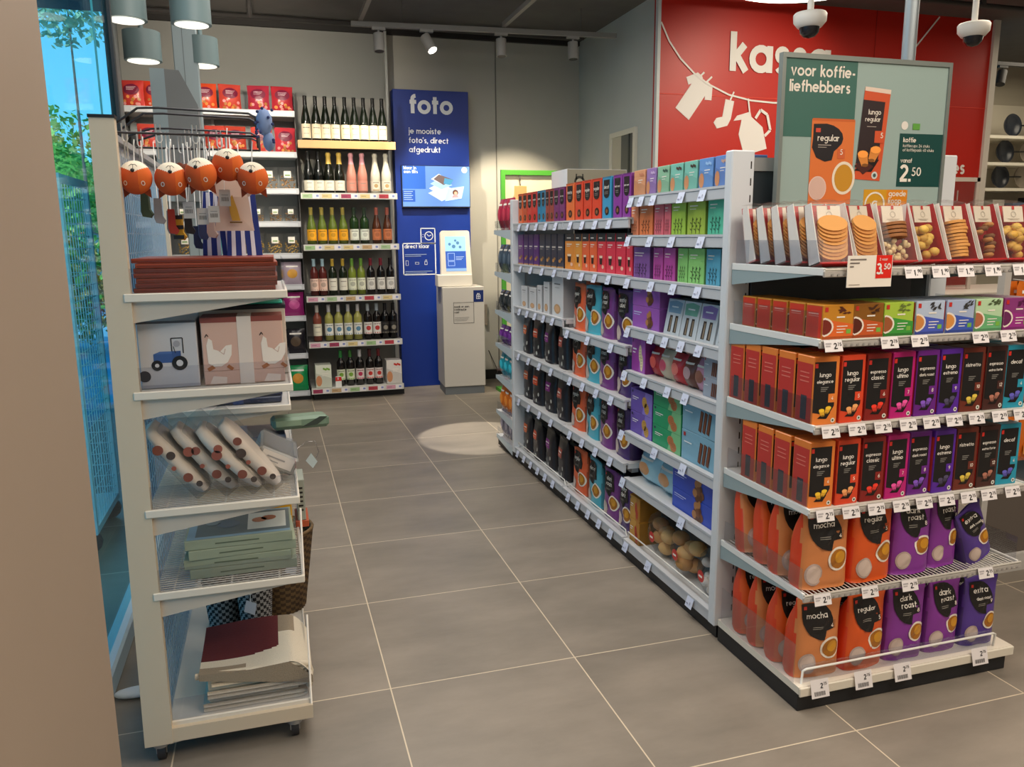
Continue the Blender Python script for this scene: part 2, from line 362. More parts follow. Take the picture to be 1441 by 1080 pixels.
blob_tree(-4.05, 13.5, 2.2, 1.75, (120, 178, 84), (176, 206, 110), 'leafy_tree', 'bright green leafy tree outside the shop window on the left', 6500)
blob_tree(-3.05, 12.5, 5.0, .8, (130, 176, 150), (170, 196, 160), 'sparse_tree', 'thin bluish tree crown against the sky high outside the window', 800)
blob_tree(-2.75, 8.6, .8, .85, (110, 170, 80), (206, 170, 100), 'autumn_shrub', 'low green and orange shrub outside behind the wire cage trolley', 2600)
for x, y in ((-7.5, 20), (-13, 26)):
    blob_tree(x, y, 2.2, 2.4, (84, 150, 70), (128, 178, 90), 'distant_tree', 'larger green tree standing further off outside the window' if x > -8 else 'farthest green tree beyond the road outside the window', 2500)
# wire cage trolley outside the glass
cg = thing('wire_cage_trolley', 'pale blue wire mesh cage trolley standing outside the glass', 'trolley', (-1.37, 1.70, 0))
cm = M(226, 240, 240, .4)
for k, (sx, sy) in enumerate(((-.3, -.26), (.3, -.26), (.3, .26), (-.3, .26))):
    B().box(sx-.012, sx+.012, sy-.012, sy+.012, .1, 1.62, cm).done('post', cg)
    B().cyl((sx*.9, sy*.9-.01, .05), (sx*.9, sy*.9+.01, .05), .05, DARKST, 12).done('wheel', cg)
for nm, fx in (('side_panel', -.3), ('side_panel', .3)):
    b = B()
    for z in [.16+.055*k for k in range(27)]: b.cyl((fx, -.25, z), (fx, .25, z), .0022, cm, 4, cap=False)
    for y in [-.25+.05*k for k in range(11)]: b.cyl((fx+.003, y, .12), (fx+.003, y, 1.6), .0022, cm, 4, cap=False)
    b.box(fx-.008, fx+.008, -.26, .26, 1.585, 1.62, cm); b.done(nm, cg)
b = B()
for z in [.16+.055*k for k in range(27)]: b.cyl((-.3, .25, z), (.3, .25, z), .0022, cm, 4, cap=False)
for x in [-.3+.05*k for k in range(13)]: b.cyl((x, .253, .12), (x, .253, 1.6), .0022, cm, 4, cap=False)
b.done('rear_panel', cg); B().box(-.31, .31, -.27, .27, .09, .12, cm).done('base', cg)
# low wall and brick house far outside
hs = thing('house', 'small house with an orange roof beyond the shrubs outside', 'house', (-4.9, 17.5, -.02))
B().box(-1, 1, -1, 1, 0, 1.5, M(196, 180, 160, .8)).done('wall', hs)
B().add([(-1.1, -1.1, 1.5), (1.1, -1.1, 1.5), (1.1, 1.1, 1.5), (-1.1, 1.1, 1.5), (-1, 0, 2.2), (1, 0, 2.2)], [(0, 1, 5, 4), (3, 2, 5, 4), (0, 3, 4), (1, 2, 5)], M(200, 110, 70, .8)).done('roof', hs)

# ---------------------------------------------------------------- world and lights
w = bpy.data.worlds.new('sky'); sc.world = w; w.use_nodes = True; nt = w.node_tree; bg = nt.nodes['Background']
tc = nt.nodes.new('ShaderNodeTexCoord'); sp = nt.nodes.new('ShaderNodeSeparateXYZ'); nt.links.new(tc.outputs['Generated'], sp.inputs[0])
cr = nt.nodes.new('ShaderNodeValToRGB'); nt.links.new(sp.outputs[2], cr.inputs[0]); nt.links.new(cr.outputs[0], bg.inputs[0])
cr.color_ramp.elements[0].position = .0; cr.color_ramp.elements[0].color = lin((150, 225, 250)); cr.color_ramp.elements[1].position = .5; cr.color_ramp.elements[1].color = lin((40, 160, 226))
bg.inputs[1].default_value = 1.5
def area(x, y, z, sx, sy, W, col=(1, .9, .76), rx=0, ry=0, rz=0, name='added_fill_light'):  # soft area lamps added under the ceiling in place of many spots
    l = bpy.data.lights.new(name, 'AREA'); l.shape = 'RECTANGLE'; l.size = sx; l.size_y = sy; l.energy = W; l.color = col
    o = bpy.data.objects.new(name, l); COL.objects.link(o); o.location = (x, y, z); o.rotation_euler = (rx, ry, rz); return o
def spot(x, y, z, tx, ty, tz, W, ang, blend=.4, col=(1, .88, .7), r=.03):
    l = bpy.data.lights.new('spot_light', 'SPOT'); l.energy = W; l.spot_size = radians(ang); l.spot_blend = blend; l.color = col; l.shadow_soft_size = r
    o = bpy.data.objects.new('spot_light', l); COL.objects.link(o); o.location = (x, y, z)
    from mathutils import Vector
    o.rotation_euler = Vector((tx-x, ty-y, tz-z)).to_track_quat('-Z', 'Y').to_euler()
area(.2, .2, 3.0, 1.6, 2.4, 58, (1, .93, .84))
area(.4, 2.6, 3.0, 1.4, 1.6, 34, (1, .93, .84))
area(2.0, -2.2, 3.0, 2.4, 1.6, 95, (1, .86, .7))
area(4.2, 1.2, 3.0, 2.2, 2.0, 60, (1, .84, .66))
area(-.2, -3.0, 2.9, 1.0, 1.2, 22)
area(7, 3.4, 3.0, 1.5, 1.5, 30, (1, .88, .68))
spot(.72, 4.05, 2.74, 1.75, 5.05, .9, 120, 60, .6)
spot(.72, 4.05, 2.74, .4, 4.6, 1.2, 80, 75, .7)
spot(1.01, 4.0, 2.72, 1.03, 2.92, 0, 420, 17, .2, (1, .9, .76), .012)
spot(1.75, 3.95, 2.7, 2.0, 5.0, 1.1, 170, 62, .5, (1, .84, .6))
spot(-.2, 3.2, 2.5, -.2, 4.7, 2.3, 55, 90, .6)
l = bpy.data.lights.new('sun_light', 'SUN'); l.energy = 4.5; l.angle = .02; l.color = (1, .95, .85); o = bpy.data.objects.new('sun_light', l); COL.objects.link(o); o.rotation_euler = (radians(52), 0, radians(-25))
spot(3.6, 1.9, 3.0, 3.4, 3.44, 2.1, 60, 80, .8)
spot(-.6, 3.0, 2.42, -.75, 4.6, 2.35, 45, 80, .6)
# ---------------------------------------------------------------- product shapes
def hx(s): return (int(s[0:2], 16), int(s[2:4], 16), int(s[4:6], 16))
def MM(s, rough=.42): return M(*hx(s), rough)
def dk(s, f=.62): return '%02x%02x%02x' % tuple(max(0, min(255, int(v*f))) for v in hx(s))
def front(d, tilt=0): return plane((0, -d/2, 0))
SMALLW = 'e8e4dc'
def cap_pic(b, mp, u, v, s, c, e=.0012):
    """two coffee capsules lying side by side"""
    d = dk(c, .6)
    b.flat([(u-s*1.3, v-s*.9), (u+s*.4, v-s*1.0), (u+s*1.1, v), (u-s*.2, v)], mp, MM('1a1210'), e*.8)
    for du, dv, r in ((-.45, 0, 18), (.5, .38, -22)):
        a = radians(r); P = [(-.32, -.5), (.32, -.5), (.5, .42), (-.5, .42)]
        b.flat([(u+s*du+s*(x*cos(a)-y*sin(a)), v+s*dv+s*(x*sin(a)+y*cos(a))) for x, y in P], mp, MM(c), e)
        b.disc(u+s*du-s*.42*sin(a), v+s*dv+s*.42*cos(a), s*.52, mp, MM(dk(c, 1.2)), e*1.3, 12, s*.3)
        b.disc(u+s*du+s*.5*sin(a), v+s*dv-s*.5*cos(a), s*.32, mp, MM(d), e*1.2, 10, s*.14)
def capsule_box(c, cap, lines, num, w=.078, h=.188, d=.075):
    def f():
        b = B(); mp = front(d)
        b.box(-w/2, w/2, -d/2, d/2, 0, h, MM(c, .3), .002)
        side = plane((-w/2, 0, 0), (0, -1, 0), (0, 0, 1), (-1, 0, 0))
        b.rect(-d/2+.004, d/2-.004, .006, h-.02, side, MM('c23a34', .3)); b.rect(-.012, .014, .012, h*.42, side, MM('3a3a44'), .001)
        for k in range(3): b.rect(-.02, .02, h*.62+k*.012, h*.62+k*.012+.003, side, MM('e07a6c'), .001)
        b.rect(-w/2+.002, w/2*.72, .052, h-.014, mp, INK)
        b.flat([(-w/2+.002, .052), (w/2*.72, .052), (w/2*.3, .026), (-w/2+.002, .036)], mp, INK)
        b.rect(-w/2+.003, -w/2+.012, h-.03, h-.018, mp, MM('d8322a'), .001)
        l = B(); o = .115*h/.188
        for i, t in enumerate(lines):
            hh = min(.0084, .05/max(twidth(t), 1)); l.text(t, -.004, o+.018-.0175*i, hh, mp, MM('f4f0ea'), .0014, .2, .5)
        for k in range(3): l.rect(-.016, .008-.004*k, o-.012-.005*k, o-.010-.005*k, mp, MM('8a8884'), .001)
        n = B(); n.rect(w/2*.72-.02, w/2*.72+.004, .062, .086, mp, MM(c), .0012)
        n.text(str(num), w/2*.72-.008, .069, .0075, mp, MM('fff4e8'), .0018, .2, .5)
        p = B(); cap_pic(p, mp, .0, .034, .017, cap); p.disc(w/2-.013, .012, .0065, mp, MM('e8e6df'), .001, 12); p.disc(w/2-.013, .012, .003, mp, MM('2b4a33'), .0014, 8)
        return [(None, b, None), ('product_name', l, None), ('strength_mark', n, None), ('capsule_picture', p, None)]
    return f
def tea_box(c1, c2, cup, leaf, w=.098, h=.092, d=.07, plain=False):
    def f():
        b = B(); mp = front(d); b.box(-w/2, w/2, -d/2, d/2, 0, h, MM(c1, .35), .0015)
        side = plane((-w/2, 0, 0), (0, -1, 0), (0, 0, 1), (-1, 0, 0)); b.rect(-d/2+.004, d/2-.004, .004, h-.004, side, MM('d23c28', .35))
        b.rect(-d/2+.012, d/2-.016, h*.72, h*.75, side, MM('f0b8a8'), .001); b.rect(-d/2+.012, d/2-.016, h*.66, h*.68, side, MM('e48a78'), .001)
        b.flat([(-w/2, 0), (w/2, 0), (w/2, h*.42), (-w/2, h*.6)], mp, MM(c2))
        b.flat([(-w/2, 0), (w/2, 0), (w/2, h*.08), (-w/2, h*.08)], mp, MM(dk(c2, .75)), .0009)
        b.rect(-w/2+.006, -w/2+.016, h-.018, h-.006, mp, MM('c4302a'), .001)
        b.rect(w/2-.022, w/2-.008, .014, .026, mp, MM('7ab648'), .0012)
        for k in range(3): b.rect(-.004, .03-.006*k, h*.36-k*.008, h*.385-k*.008, mp, MM('f4eee4'), .0011)
        b.rect(-.006, .02, h*.62, h*.66, mp, MM('f4eee4'), .0011)
        p = B(); 
        P = [(-w/2+.0008, h*.12)]+[(-w/2+.0008+.034*cos(radians(a)), h*.36+.026*sin(radians(a))) for a in range(-80, 90, 20)]+[(-w/2+.0008, h*.62)]
        p.flat(P, mp, MM('f0e6da'), .0012); P2 = [(-w/2+.001, h*.16)]+[(-w/2+.001+.028*cos(radians(a)), h*.36+.021*sin(radians(a))) for a in range(-80, 90, 20)]+[(-w/2+.001, h*.57)]; p.flat(P2, mp, MM(cup), .0016)
        q = B(); rn = random.Random(c1+c2)
        for k in range(9):
            u, v, a = rn.uniform(.0, w/2-.012), rn.uniform(h*.72, h*.94), rn.uniform(-.5, 1.2)
            q.flat([(u-.009*cos(a), v-.009*sin(a)), (u+.003*sin(a), v-.003*cos(a)), (u+.009*cos(a), v+.009*sin(a)), (u-.003*sin(a), v+.003*cos(a))], mp, MM(leaf), .0012+k*.0001)
        return [(None, b, None), ('cup_picture', p, None), ('leaf_picture', q, None)]
    return f
def carton(w, d, h, c1, style, c2='2a2a2e', c3='f2ede4', txt=None):
    """printed carton: style picks the front artwork"""
    def f():
        b = B(); mp = front(d); b.box(-w/2, w/2, -d/2, d/2, 0, h, MM(c1, .38), .0012); q = B(); nm = 'front_print'
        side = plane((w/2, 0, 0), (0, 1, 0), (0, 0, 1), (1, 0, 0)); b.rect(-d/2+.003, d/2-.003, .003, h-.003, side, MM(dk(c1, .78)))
        if style == 'vacuum':      # tall ground coffee brick
            P = [(-w*.34, h*.93), (w*.34, h*.93), (w*.34, h*.7)]+[(w*.34*cos(radians(a)), h*.62+h*.12*sin(radians(a))) for a in range(0, -181, -20)]+[(-w*.34, h*.7)]
            q.flat(P, mp, INK, .001)
            if txt: q.text(txt, 0, h*.72, min(w*.62/twidth(txt), h*.06), mp, MM(c3), .0016, .22, .5)
            for k in range(2): q.rect(-w*.2, w*.15, h*(.64-.04*k), h*(.65-.04*k), mp, MM('9a9894'), .0014)
            q.disc(w*.05, h*.2, w*.24, mp, MM('2a1a14'), .001, 14, h*.1); q.disc(w*.05, h*.2, w*.12, mp, MM('8a5a34'), .0014, 10, h*.05)
            b.rect(-w/2, w/2, h*.97, h, mp, MM(dk(c1, .8)))
        elif style == 'glass':     # capsule box with dark lid and drink glass picture
            b.rect(-w/2, w/2, h*.8, h, mp, MM(c2)); b.box(-w/2, w/2, -d/2, d/2, h-.001, h+.0006, MM(c2))
            q.rect(-w*.32, w*.2, h*.7, h*.725, mp, MM(c3), .001); q.rect(-w*.32, w*.05, h*.65, h*.665, mp, MM(c3), .001)
            q.flat([(-w*.18, h*.22), (w*.1, h*.22), (w*.16, h*.44), (-w*.24, h*.44)], mp, MM('3a1c18'), .001); q.flat([(-w*.21, h*.38), (w*.14, h*.38), (w*.16, h*.44), (-w*.24, h*.44)], mp, MM('f0d8c0'), .0014)
            q.disc(w*.2, h*.16, w*.14, mp, MM('f0c0a8'), .0012, 10, h*.05)
            q.rect(-w*.3, w*.12, h*.87, h*.9, mp, MM(c3), .0014)
        elif style == 'dark':      # slim dark capsule box
            q.rect(-w*.34, w*.3, h*.6, h*.64, mp, MM('d8d4cc'), .001); q.rect(-w*.34, w*.1, h*.54, h*.56, mp, MM('a8a49c'), .001)
            q.disc(-w*.1, h*.22, w*.2, mp, MM(c2), .001, 10, h*.05); q.disc(w*.16, h*.28, w*.18, mp, MM(dk(c2, .8)), .0013, 10, h*.045)
            b.rect(-w/2, w/2, h*.0, h*.06, mp, MM(c2))
        elif style == 'leaf':      # tea carton with leaves and text lines
            q.rect(-w*.36, w*.1, h*.8, h*.83, mp, MM(c3), .001); q.rect(-w*.36, w*.0, h*.72, h*.74, mp, MM(c3), .001)
            for s in range(3):
                u0 = -w*.22+s*w*.22; q.line([(u0, h*.06), (u0+w*.03, h*.5)], w*.03, mp, MM(c2), .001)
                for k in range(4):
                    v = h*(.14+.09*k); sg = 1 if k % 2 else -1
                    q.flat([(u0, v), (u0+sg*w*.07, v+h*.015), (u0+sg*w*.12, v+h*.06), (u0+sg*w*.03, v+h*.045)], mp, MM(c2), .0013)
        elif style == 'cup':       # tea carton with big biscuit/cup circle at left
            b.flat([(-w/2, 0), (w/2, 0), (w/2, h*.4), (-w/2, h*.66)], mp, MM(dk(c1, .9)))
            q.disc(-w*.3, h*.3, w*.19, mp, MM('c98b62'), .0012, 14, h*.24)
            q.rect(-w*.1, w*.3, h*.6, h*.63, mp, MM(c3), .001); q.rect(-w*.1, w*.2, h*.52, h*.54, mp, MM(c3), .001)
            for k in range(6): q.disc(w*(.02+.07*k), h*(.84-.02*(k % 3)), w*.05, mp, MM(c2), .001+k*.0001, 7, h*.05)
        elif style == 'white':     # pale waffle box
            q.disc(0, h*.2, w*.3, mp, MM(c2), .001, 16, h*.12); q.disc(0, h*.2, w*.2, mp, MM(dk(c2, 1.1)), .0013, 12, h*.08)
            q.rect(-w*.2, w*.2, h*.72, h*.73, mp, MM('8a8a90'), .001); q.rect(-w*.28, w*.28, h*.8, h*.83, mp, MM('6a6a72'), .001)
        elif style == 'biscuit':   # wide biscuit box with a biscuit picture
            b.flat([(w*.05, 0), (w/2, 0), (w/2, h), (w*.2, h)], mp, MM(c2))
            for du, dv in ((.16, .55), (.26, .3)):
                q.disc(w*du, h*dv, w*.11, mp, MM(c3), .0011, 14, h*.24)
                for k in range(4): q.line([(w*(du-.07), h*(dv-.12+.08*k)), (w*(du+.07), h*(dv-.1+.08*k))], h*.012, mp, MM(dk(c3, .7)), .0016)
            q.rect(-w*.4, -w*.12, h*.62, h*.66, mp, MM('f0eef2'), .001); q.rect(-w*.4, -w*.2, h*.53, h*.56, mp, MM('f0eef2'), .001)
            q.rect(-w*.44, -w*.38, h*.82, h*.92, mp, MM('2a2a50'), .001)
        elif style == 'sticks':    # chocolate finger box
            for k in range(3):
                u = w*(.02+.11*k); q.flat([(u-w*.04, h*.14), (u+w*.04, h*.1), (u+w*.1, h*.76), (u+w*.02, h*.8)], mp, MM('5a3222'), .0011)
                q.flat([(u-w*.01, h*.15), (u+w*.01, h*.15), (u+w*.07, h*.76), (u+w*.05, h*.76)], mp, MM('8a5236'), .0015)
            q.rect(-w*.42, -w*.2, h*.6, h*.64, mp, MM(c3), .001); q.rect(-w*.44, -w*.38, h*.8, h*.92, mp, MM('b03034'), .001)
        elif style == 'clusters':
            rn = random.Random(4)
            for k in range(14):
                a = rn.uniform(0, 6.28); r = rn.uniform(0, .13); q.disc(w*(.15+r*cos(a)), h*.45+w*r*.9*sin(a), w*.055, mp, MM(('7a4a2c', 'b07a4a', '5a3420')[k % 3]), .0011+k*.0001, 8)
            q.rect(-w*.44, -w*.14, h*.7, h*.74, mp, MM('c8d4f4'), .001); q.rect(-w*.44, -w*.2, h*.6, h*.63, mp, MM('c8d4f4'), .001)
        return [(None, b, None), (nm, q, None)]
    return f
def bag(w, d, h, col, lab=None, txt=(), num=None, seed=1, kind='pads', top=.9, darker=None, lean=0, patch=None):
    """soft gusseted coffee bag"""
    rn = random.Random(seed); ph = [rn.uniform(0, 6.28) for _ in range(6)]
    def prof(t): # depth factor
        if t < .06: return .8+.2*t/.06
        if t > .93: return .05
        return 1-.9*max(0, (t-.5)/.43)**1.7 if t > .5 else 1
    def wid(t): return 1-.05*sin(pi*min(1, t*1.05))+(.02 if t > .93 else 0)-(.04 if t < .04 else 0)
    def yc(t): return -(d/2)*(1-prof(max(0, min(1, t))))*.62
    def nz(x, z): return .0022*sin(x*70+ph[0]+z*30)+.0018*sin(z*95+ph[1]-x*45)+.0012*sin((x-z)*160+ph[2])
    def fr(x, z):
        t = max(0, min(1, z/h)); W = w/2*wid(t); q = min(.999, abs(x)/W); return yc(t)-d/2*prof(t)*(1-q**3.2)**(1/3.2)-nz(x, z)*(.3 if t > .93 else 1)*(1-q)
    def mp(u, v, e): return (u, fr(u, v)-e, v)
    def f():
        b = B(); N = 30; R = 16; vs = []; sd = darker or dk(col, .8)
        for j in range(R+1):
            t = j/R; z = t*h; W = w/2*wid(t); D = d/2*prof(t)
            for k in range(N):
                a = 2*pi*k/N-pi/2; ca, sa = cos(a), sin(a); n = 3.2
                x = W*math.copysign(abs(ca)**(2/n), ca)
                if sa < 0: y = fr(x, z) if abs(x) < W*.998 else yc(t)
                else: y = yc(t)+D*abs(sa)**(2/n)+nz(-x, z)*.8*(1-min(1, abs(x)/W))
                gus = (1-min(1, abs(y-yc(t))/(D+1e-6)))*.09*w*max(0, t-.35) if abs(x) > W*.9 else 0
                vs.append((x-math.copysign(gus, x), y, z+(.004*sin(x*60+ph[3]) if j == R else 0)))
        ff = {0: [], 1: []}
        for j in range(R):
            for k in range(N):
                k2 = (k+1) % N; cx = (vs[j*N+k][0]+vs[j*N+k2][0])/2
                ff[1 if abs(cx) > w*.44 else 0].append((j*N+k, j*N+k2, (j+1)*N+k2, (j+1)*N+k))
        o = len(b.v); b.add(vs, ff[0], MM(col, .3), True); o2 = b.m(MM(sd, .32))
        for q in ff[1]: b.f.append([o+i for i in q]); b.mi.append(o2); b.sm.append(True)
        b.f.append([o+k for k in range(N)]); b.mi.append(o2); b.sm.append(False)
        b.f.append([o+R*N+k for k in range(N)]); b.mi.append(o2); b.sm.append(False)
        out = [(None, b, None)]
        if kind == 'pads':
            L = B(); P = [(-w*.36, h*.93), (-w*.2, h*.935), (-w*.05, h*.93)]+[(w*(-.05+.33*cos(radians(a))), h*(.64+.285*sin(radians(a)))) for a in (72, 54, 36, 18, 0)]
            P += [(w*.27, h*.6), (w*.19, h*.595), (w*.12, h*.585), (w*.10, h*.53), (w*.08, h*.47)]+[(w*(.08+.44*cos(radians(a))), h*(.80+.33*sin(radians(a)))) for a in (-100, -115, -130, -145, -160, -175)]
            L.fan(P, (-w*.05, h*.75), mp, INK, .0022, 9); out.append(('name_label', L, None))
            T = B()
            for i, s in enumerate(txt): T.text(s, -w*.07+.01*i, h*.75-.0215*i+(.006 if len(txt) > 1 else 0), min(.0125, w*.4/twidth(s)), mp, MM('f2eee6'), .0036, .2, .5)
            for k in range(2): T.rect(-w*.16, w*.04, h*(.655-.022*k)-.004*len(txt), h*(.662-.022*k)-.004*len(txt), mp, MM('98948c'), .0034, 3)
            T.rect(-w*.33, -w*.27, h*.86, h*.9, mp, MM('cc3328'), .0036); out.append(('product_name', T, None))
            C = B(); C.disc(w*.23, h*.36, w*.215, mp, MM('efe6da'), .0014, 22, None, 4); C.disc(w*.23, h*.36, w*.175, mp, MM('a86a1c'), .0022, 20, None, 4); C.disc(w*.25, h*.38, w*.11, mp, MM('cf9226'), .003, 14, None, 3)
            C.disc(-w*.23, h*.19, w*.165, mp, MM('b9a49c'), .0016, 20, w*.2, 4); C.disc(-w*.23, h*.19, w*.135, mp, MM('cdbab0'), .0024, 18, w*.165, 4)
            out.append(('cup_picture', C, None))
            if num:
                N_ = B(); N_.rect(w*.16, w*.32, h*.6, h*.7, mp, MM(dk(col, .8)), .002, 3, 3); N_.text(str(num), w*.24, h*.62, .0085, mp, MM('fff2e6'), .0034, .2, .5); out.append(('strength_mark', N_, None))
        elif kind == 'beans':
            L = B(); L.rect(-w*.28, w*.16, h*.5, h*.72, mp, MM(lab), .0016, 3, 3); out.append(('name_label', L, None))
            T = B(); T.rect(-w*.2, w*.1, h*.62, h*.65, mp, MM('f4ece4'), .003); T.rect(-w*.2, w*.04, h*.56, h*.57, mp, MM('f0d8d0'), .003)
            for u, v in ((-.2, .2), (.12, .12), (.24, .28)): T.disc(w*u, h*v, w*.045, mp, MM('c8c8c0'), .0016, 8, w*.07, 2)
            out.append(('product_name', T, None))
        return out
    return f
def bottle(kind, glass, lab, cap, h=.31, r=.037, lh=.085, lz=.045, art=None):
    def f():
        g = B(); gm = M(*hx(glass), .12)
        if kind == 'slim': P = [(0, 0), (r, .003), (r, h*.44), (r*.9, h*.54), (r*.62, h*.68), (r*.38, h*.8), (r*.36, h*.965), (r*.4, h*.97), (r*.4, h), (0, h)]
        elif kind == 'sekt': P = [(0, 0), (r, .003), (r, h*.42), (r*.95, h*.5), (r*.7, h*.64), (r*.45, h*.78), (r*.4, h*.9), (r*.48, h*.92), (r*.5, h*.96), (r*.36, h), (0, h)]
        else: P = [(0, 0), (r, .003), (r, h*.62), (r*.92, h*.68), (r*.5, h*.75), (r*.38, h*.8), (r*.36, h*.965), (r*.4, h*.97), (r*.4, h), (0, h)]
        g.lathe(P, gm, 18)
        L = B(); a0, a1 = radians(-90-100), radians(-90+100)
        L.lathe([(r+.0007, lz), (r+.0007, lz+lh)], MM(lab, .5), 16, (0, 0), a0, a1)
        def mp(u, v, e): a = -pi/2+u/r; return ((r+.0007+e)*cos(a), (r+.0007+e)*sin(a), v)
        if art: 
            L.disc(0, lz+lh*.5, lh*.2, mp, MM(art), .0006, 12, None, 2); L.rect(-lh*.3, lh*.3, lz+lh*.8, lz+lh*.86, mp, MM(dk(art, .6)), .0006, 4)
            L.rect(-lh*.35, lh*.35, lz+.002, lz+lh*.14, mp, MM(art), .0006, 4)
        else: L.rect(-lh*.25, lh*.25, lz+lh*.7, lz+lh*.76, mp, MM('8a8478'), .0006, 4); L.rect(-lh*.2, lh*.2, lz+lh*.3, lz+lh*.34, mp, MM('a8a294'), .0006, 4)
        C = B(); z0 = h*(.72 if kind == 'sekt' else .8); rr = lambda z: r*.38
        if kind == 'sekt': C.lathe([(r*.56+.001, h*.72), (r*.46+.001, h*.8), (r*.42+.001, h*.9), (r*.5+.001, h*.92), (r*.52+.001, h*.96), (r*.37+.001, h+.001), (0, h+.001)], MM(cap, .35), 14)
        else: C.lathe([(r*.4+.001, z0), (r*.38+.001, h*.96), (r*.42+.001, h*.97), (r*.42+.001, h+.001), (0, h+.001)], MM(cap, .4), 14)
        return [(None, g, None), ('label', L, None), ('capsule', C, None)]
    return f
def pillow(w, h, d, col, art='nuts', c2='f0c070', seed=1, film=False):
    """crimped pillow bag standing upright"""
    rn = random.Random(seed*13+5)
    def th(x, z):
        u = min(1, abs(x)/(w/2)); t = z/h; return d/2*(1-u**3)*max(.02, sin(pi*max(0, min(1, (t-.03)/.94))))**.55
    def mp(u, v, e): return (u, -th(u, v)-.0016*sin(u*90+seed)*cos(v*70)-e, v)
    def f():
        b = B(); nx, nz_ = 12, 12; vs = []; m = FILM if film else MM(col, .25)
        for sgn in (-1, 1):
            for j in range(nz_+1):
                for i in range(nx+1):
                    x = -w/2+w*i/nx; z = h*j/nz_; x2 = x*(1-.06*sin(pi*j/nz_)); y = sgn*(th(x, z)+.0016*sin(x*90+seed)*cos(z*70)) if 0 < i < nx and 0 < j < nz_ else 0
                    vs.append((x2, y, z))
        n = (nx+1)*(nz_+1); fs = []
        for s in (0, n):
            for j in range(nz_):
                for i in range(nx): a = s+j*(nx+1)+i; fs.append((a, a+1, a+nx+2, a+nx+1))
        b.add(vs, fs, m, True); out = [(None, b, None)]
        if art == 'crisps':
            L = B(); P = [(w*.34*cos(radians(a)), h*.66+h*.2*sin(radians(a))) for a in range(0, 360, 24)]; L.fan(P, (0, h*.66), mp, MM('7a1a3a'), .001, 3)
            for k in range(3): L.rect(-w*.2, w*(.2-.05*k), h*(.74-.05*k), h*(.755-.05*k), mp, MM('f0d8e0'), .003, 3)
            out.append(('front_label', L, None)); Q = B()
            for k in range(12): Q.disc(rn.uniform(-.34, .34)*w, rn.uniform(.1, .42)*h, w*.07, mp, MM((c2, dk(c2, .8), 'f0a0a0')[k % 3]), .0012+k*.0002, 9, None, 2)
            out.append(('snack_picture', Q, None))
        elif art == 'nuts':
            Q = B()
            for k in range(46):
                x = rn.uniform(-.38, .38)*w; z = rn.uniform(.06, .62)*h; y = rn.uniform(-.6, .4)*th(x, z); Q.sphere((x, y, z), w*.06, MM((c2, dk(c2, .75), dk(c2, .9))[k % 3], .7), 6, 1, .8, .7)
            Q2 = ('contents', Q, None); out.append(Q2); L = B(); L.rect(-w*.2, w*.2, h*.52, h*.82, mp, MM('ece8dc'), .0015, 3, 3); L.rect(-w*.14, w*.14, h*.6, h*.66, mp, MM('7aa05a'), .003, 3); out.append(('paper_label', L, None))
        elif art == 'plain':
            L = B(); L.disc(0, h*.5, w*.26, mp, MM(c2), .0012, 16, h*.2, 3); L.rect(-w*.3, w*.3, h*.78, h*.84, mp, MM('f4f0e8'), .0014, 4); out.append(('front_label', L, None))
        return out
    return f
# ---------------------------------------------------------------- shop fittings
CAP = 'left hand side of the long gondola'
RAILM = M(196, 200, 206, .35); SHELFM = M(206, 208, 210, .4); LTAG = M(206, 214, 236, .5)
TAGW = M(232, 228, 230, .5)
def uprights(b, x0, x1, y0, y1, z0, z1, m): b.box(x0, x1, y0, y1, z0, z1, m, .003)
gon = thing('gondola_shelving', 'long white double sided gondola shelving down the middle of the shop', 'shelving', (1.48, 1.1, 0))
def gp(b, n, par=None):   # children built in world coordinates of the gondola root
    o = b.done(n, par or gon); 
    if par is None: o.location = (-1.48, -1.1, 0)
    return o
PL = M(26, 28, 32, .5)
for y0, y1 in ((-.03, .70), (.70, 1.46), (1.46, 2.27)):
    o = gp(B().box(1.105, 1.85, y0+.002, y1-.002, 0, .055, PL), 'plinth')
gp(B().box(1.475, 1.495, -.02, 2.27, .06, 1.56, M(58, 56, 60, .6)), 'back_panel')
for y in (-.03, 2.27): 
    b = B(); b.box(1.085, 1.165, y-.012, y+.028, .05, 1.605 if y < 0 else 1.56, M(214, 220, 226, .35), .004)
    b.box(1.868, 1.94, y-.012, y+.028, .05, 1.605 if y < 0 else 1.56, M(214, 220, 226, .35), .004)
    if y < 0:
        for z in [.1+.05*k for k in range(30)]: b.box(1.150, 1.154, y-.0126, y-.012, z, z+.022, M(40, 38, 38, .6))
        b.box(1.165, 1.868, y-.002, y+.018, 1.545, 1.585, M(150, 152, 152, .4)); b.box(1.165, 1.868, y+.004, y+.012, 1.06, 1.545, M(50, 58, 64, .35))
    gp(b, 'upright')
for y in (.70, 1.44): gp(B().box(1.44, 1.48, y-.012, y+.012, .06, 1.52, M(120, 122, 128, .4)), 'inner_upright')
gp(B().box(1.165, 1.475, 2.275, 2.285, .06, 1.5, M(200, 204, 206, .5)), 'end_panel')
NTAG = [0]
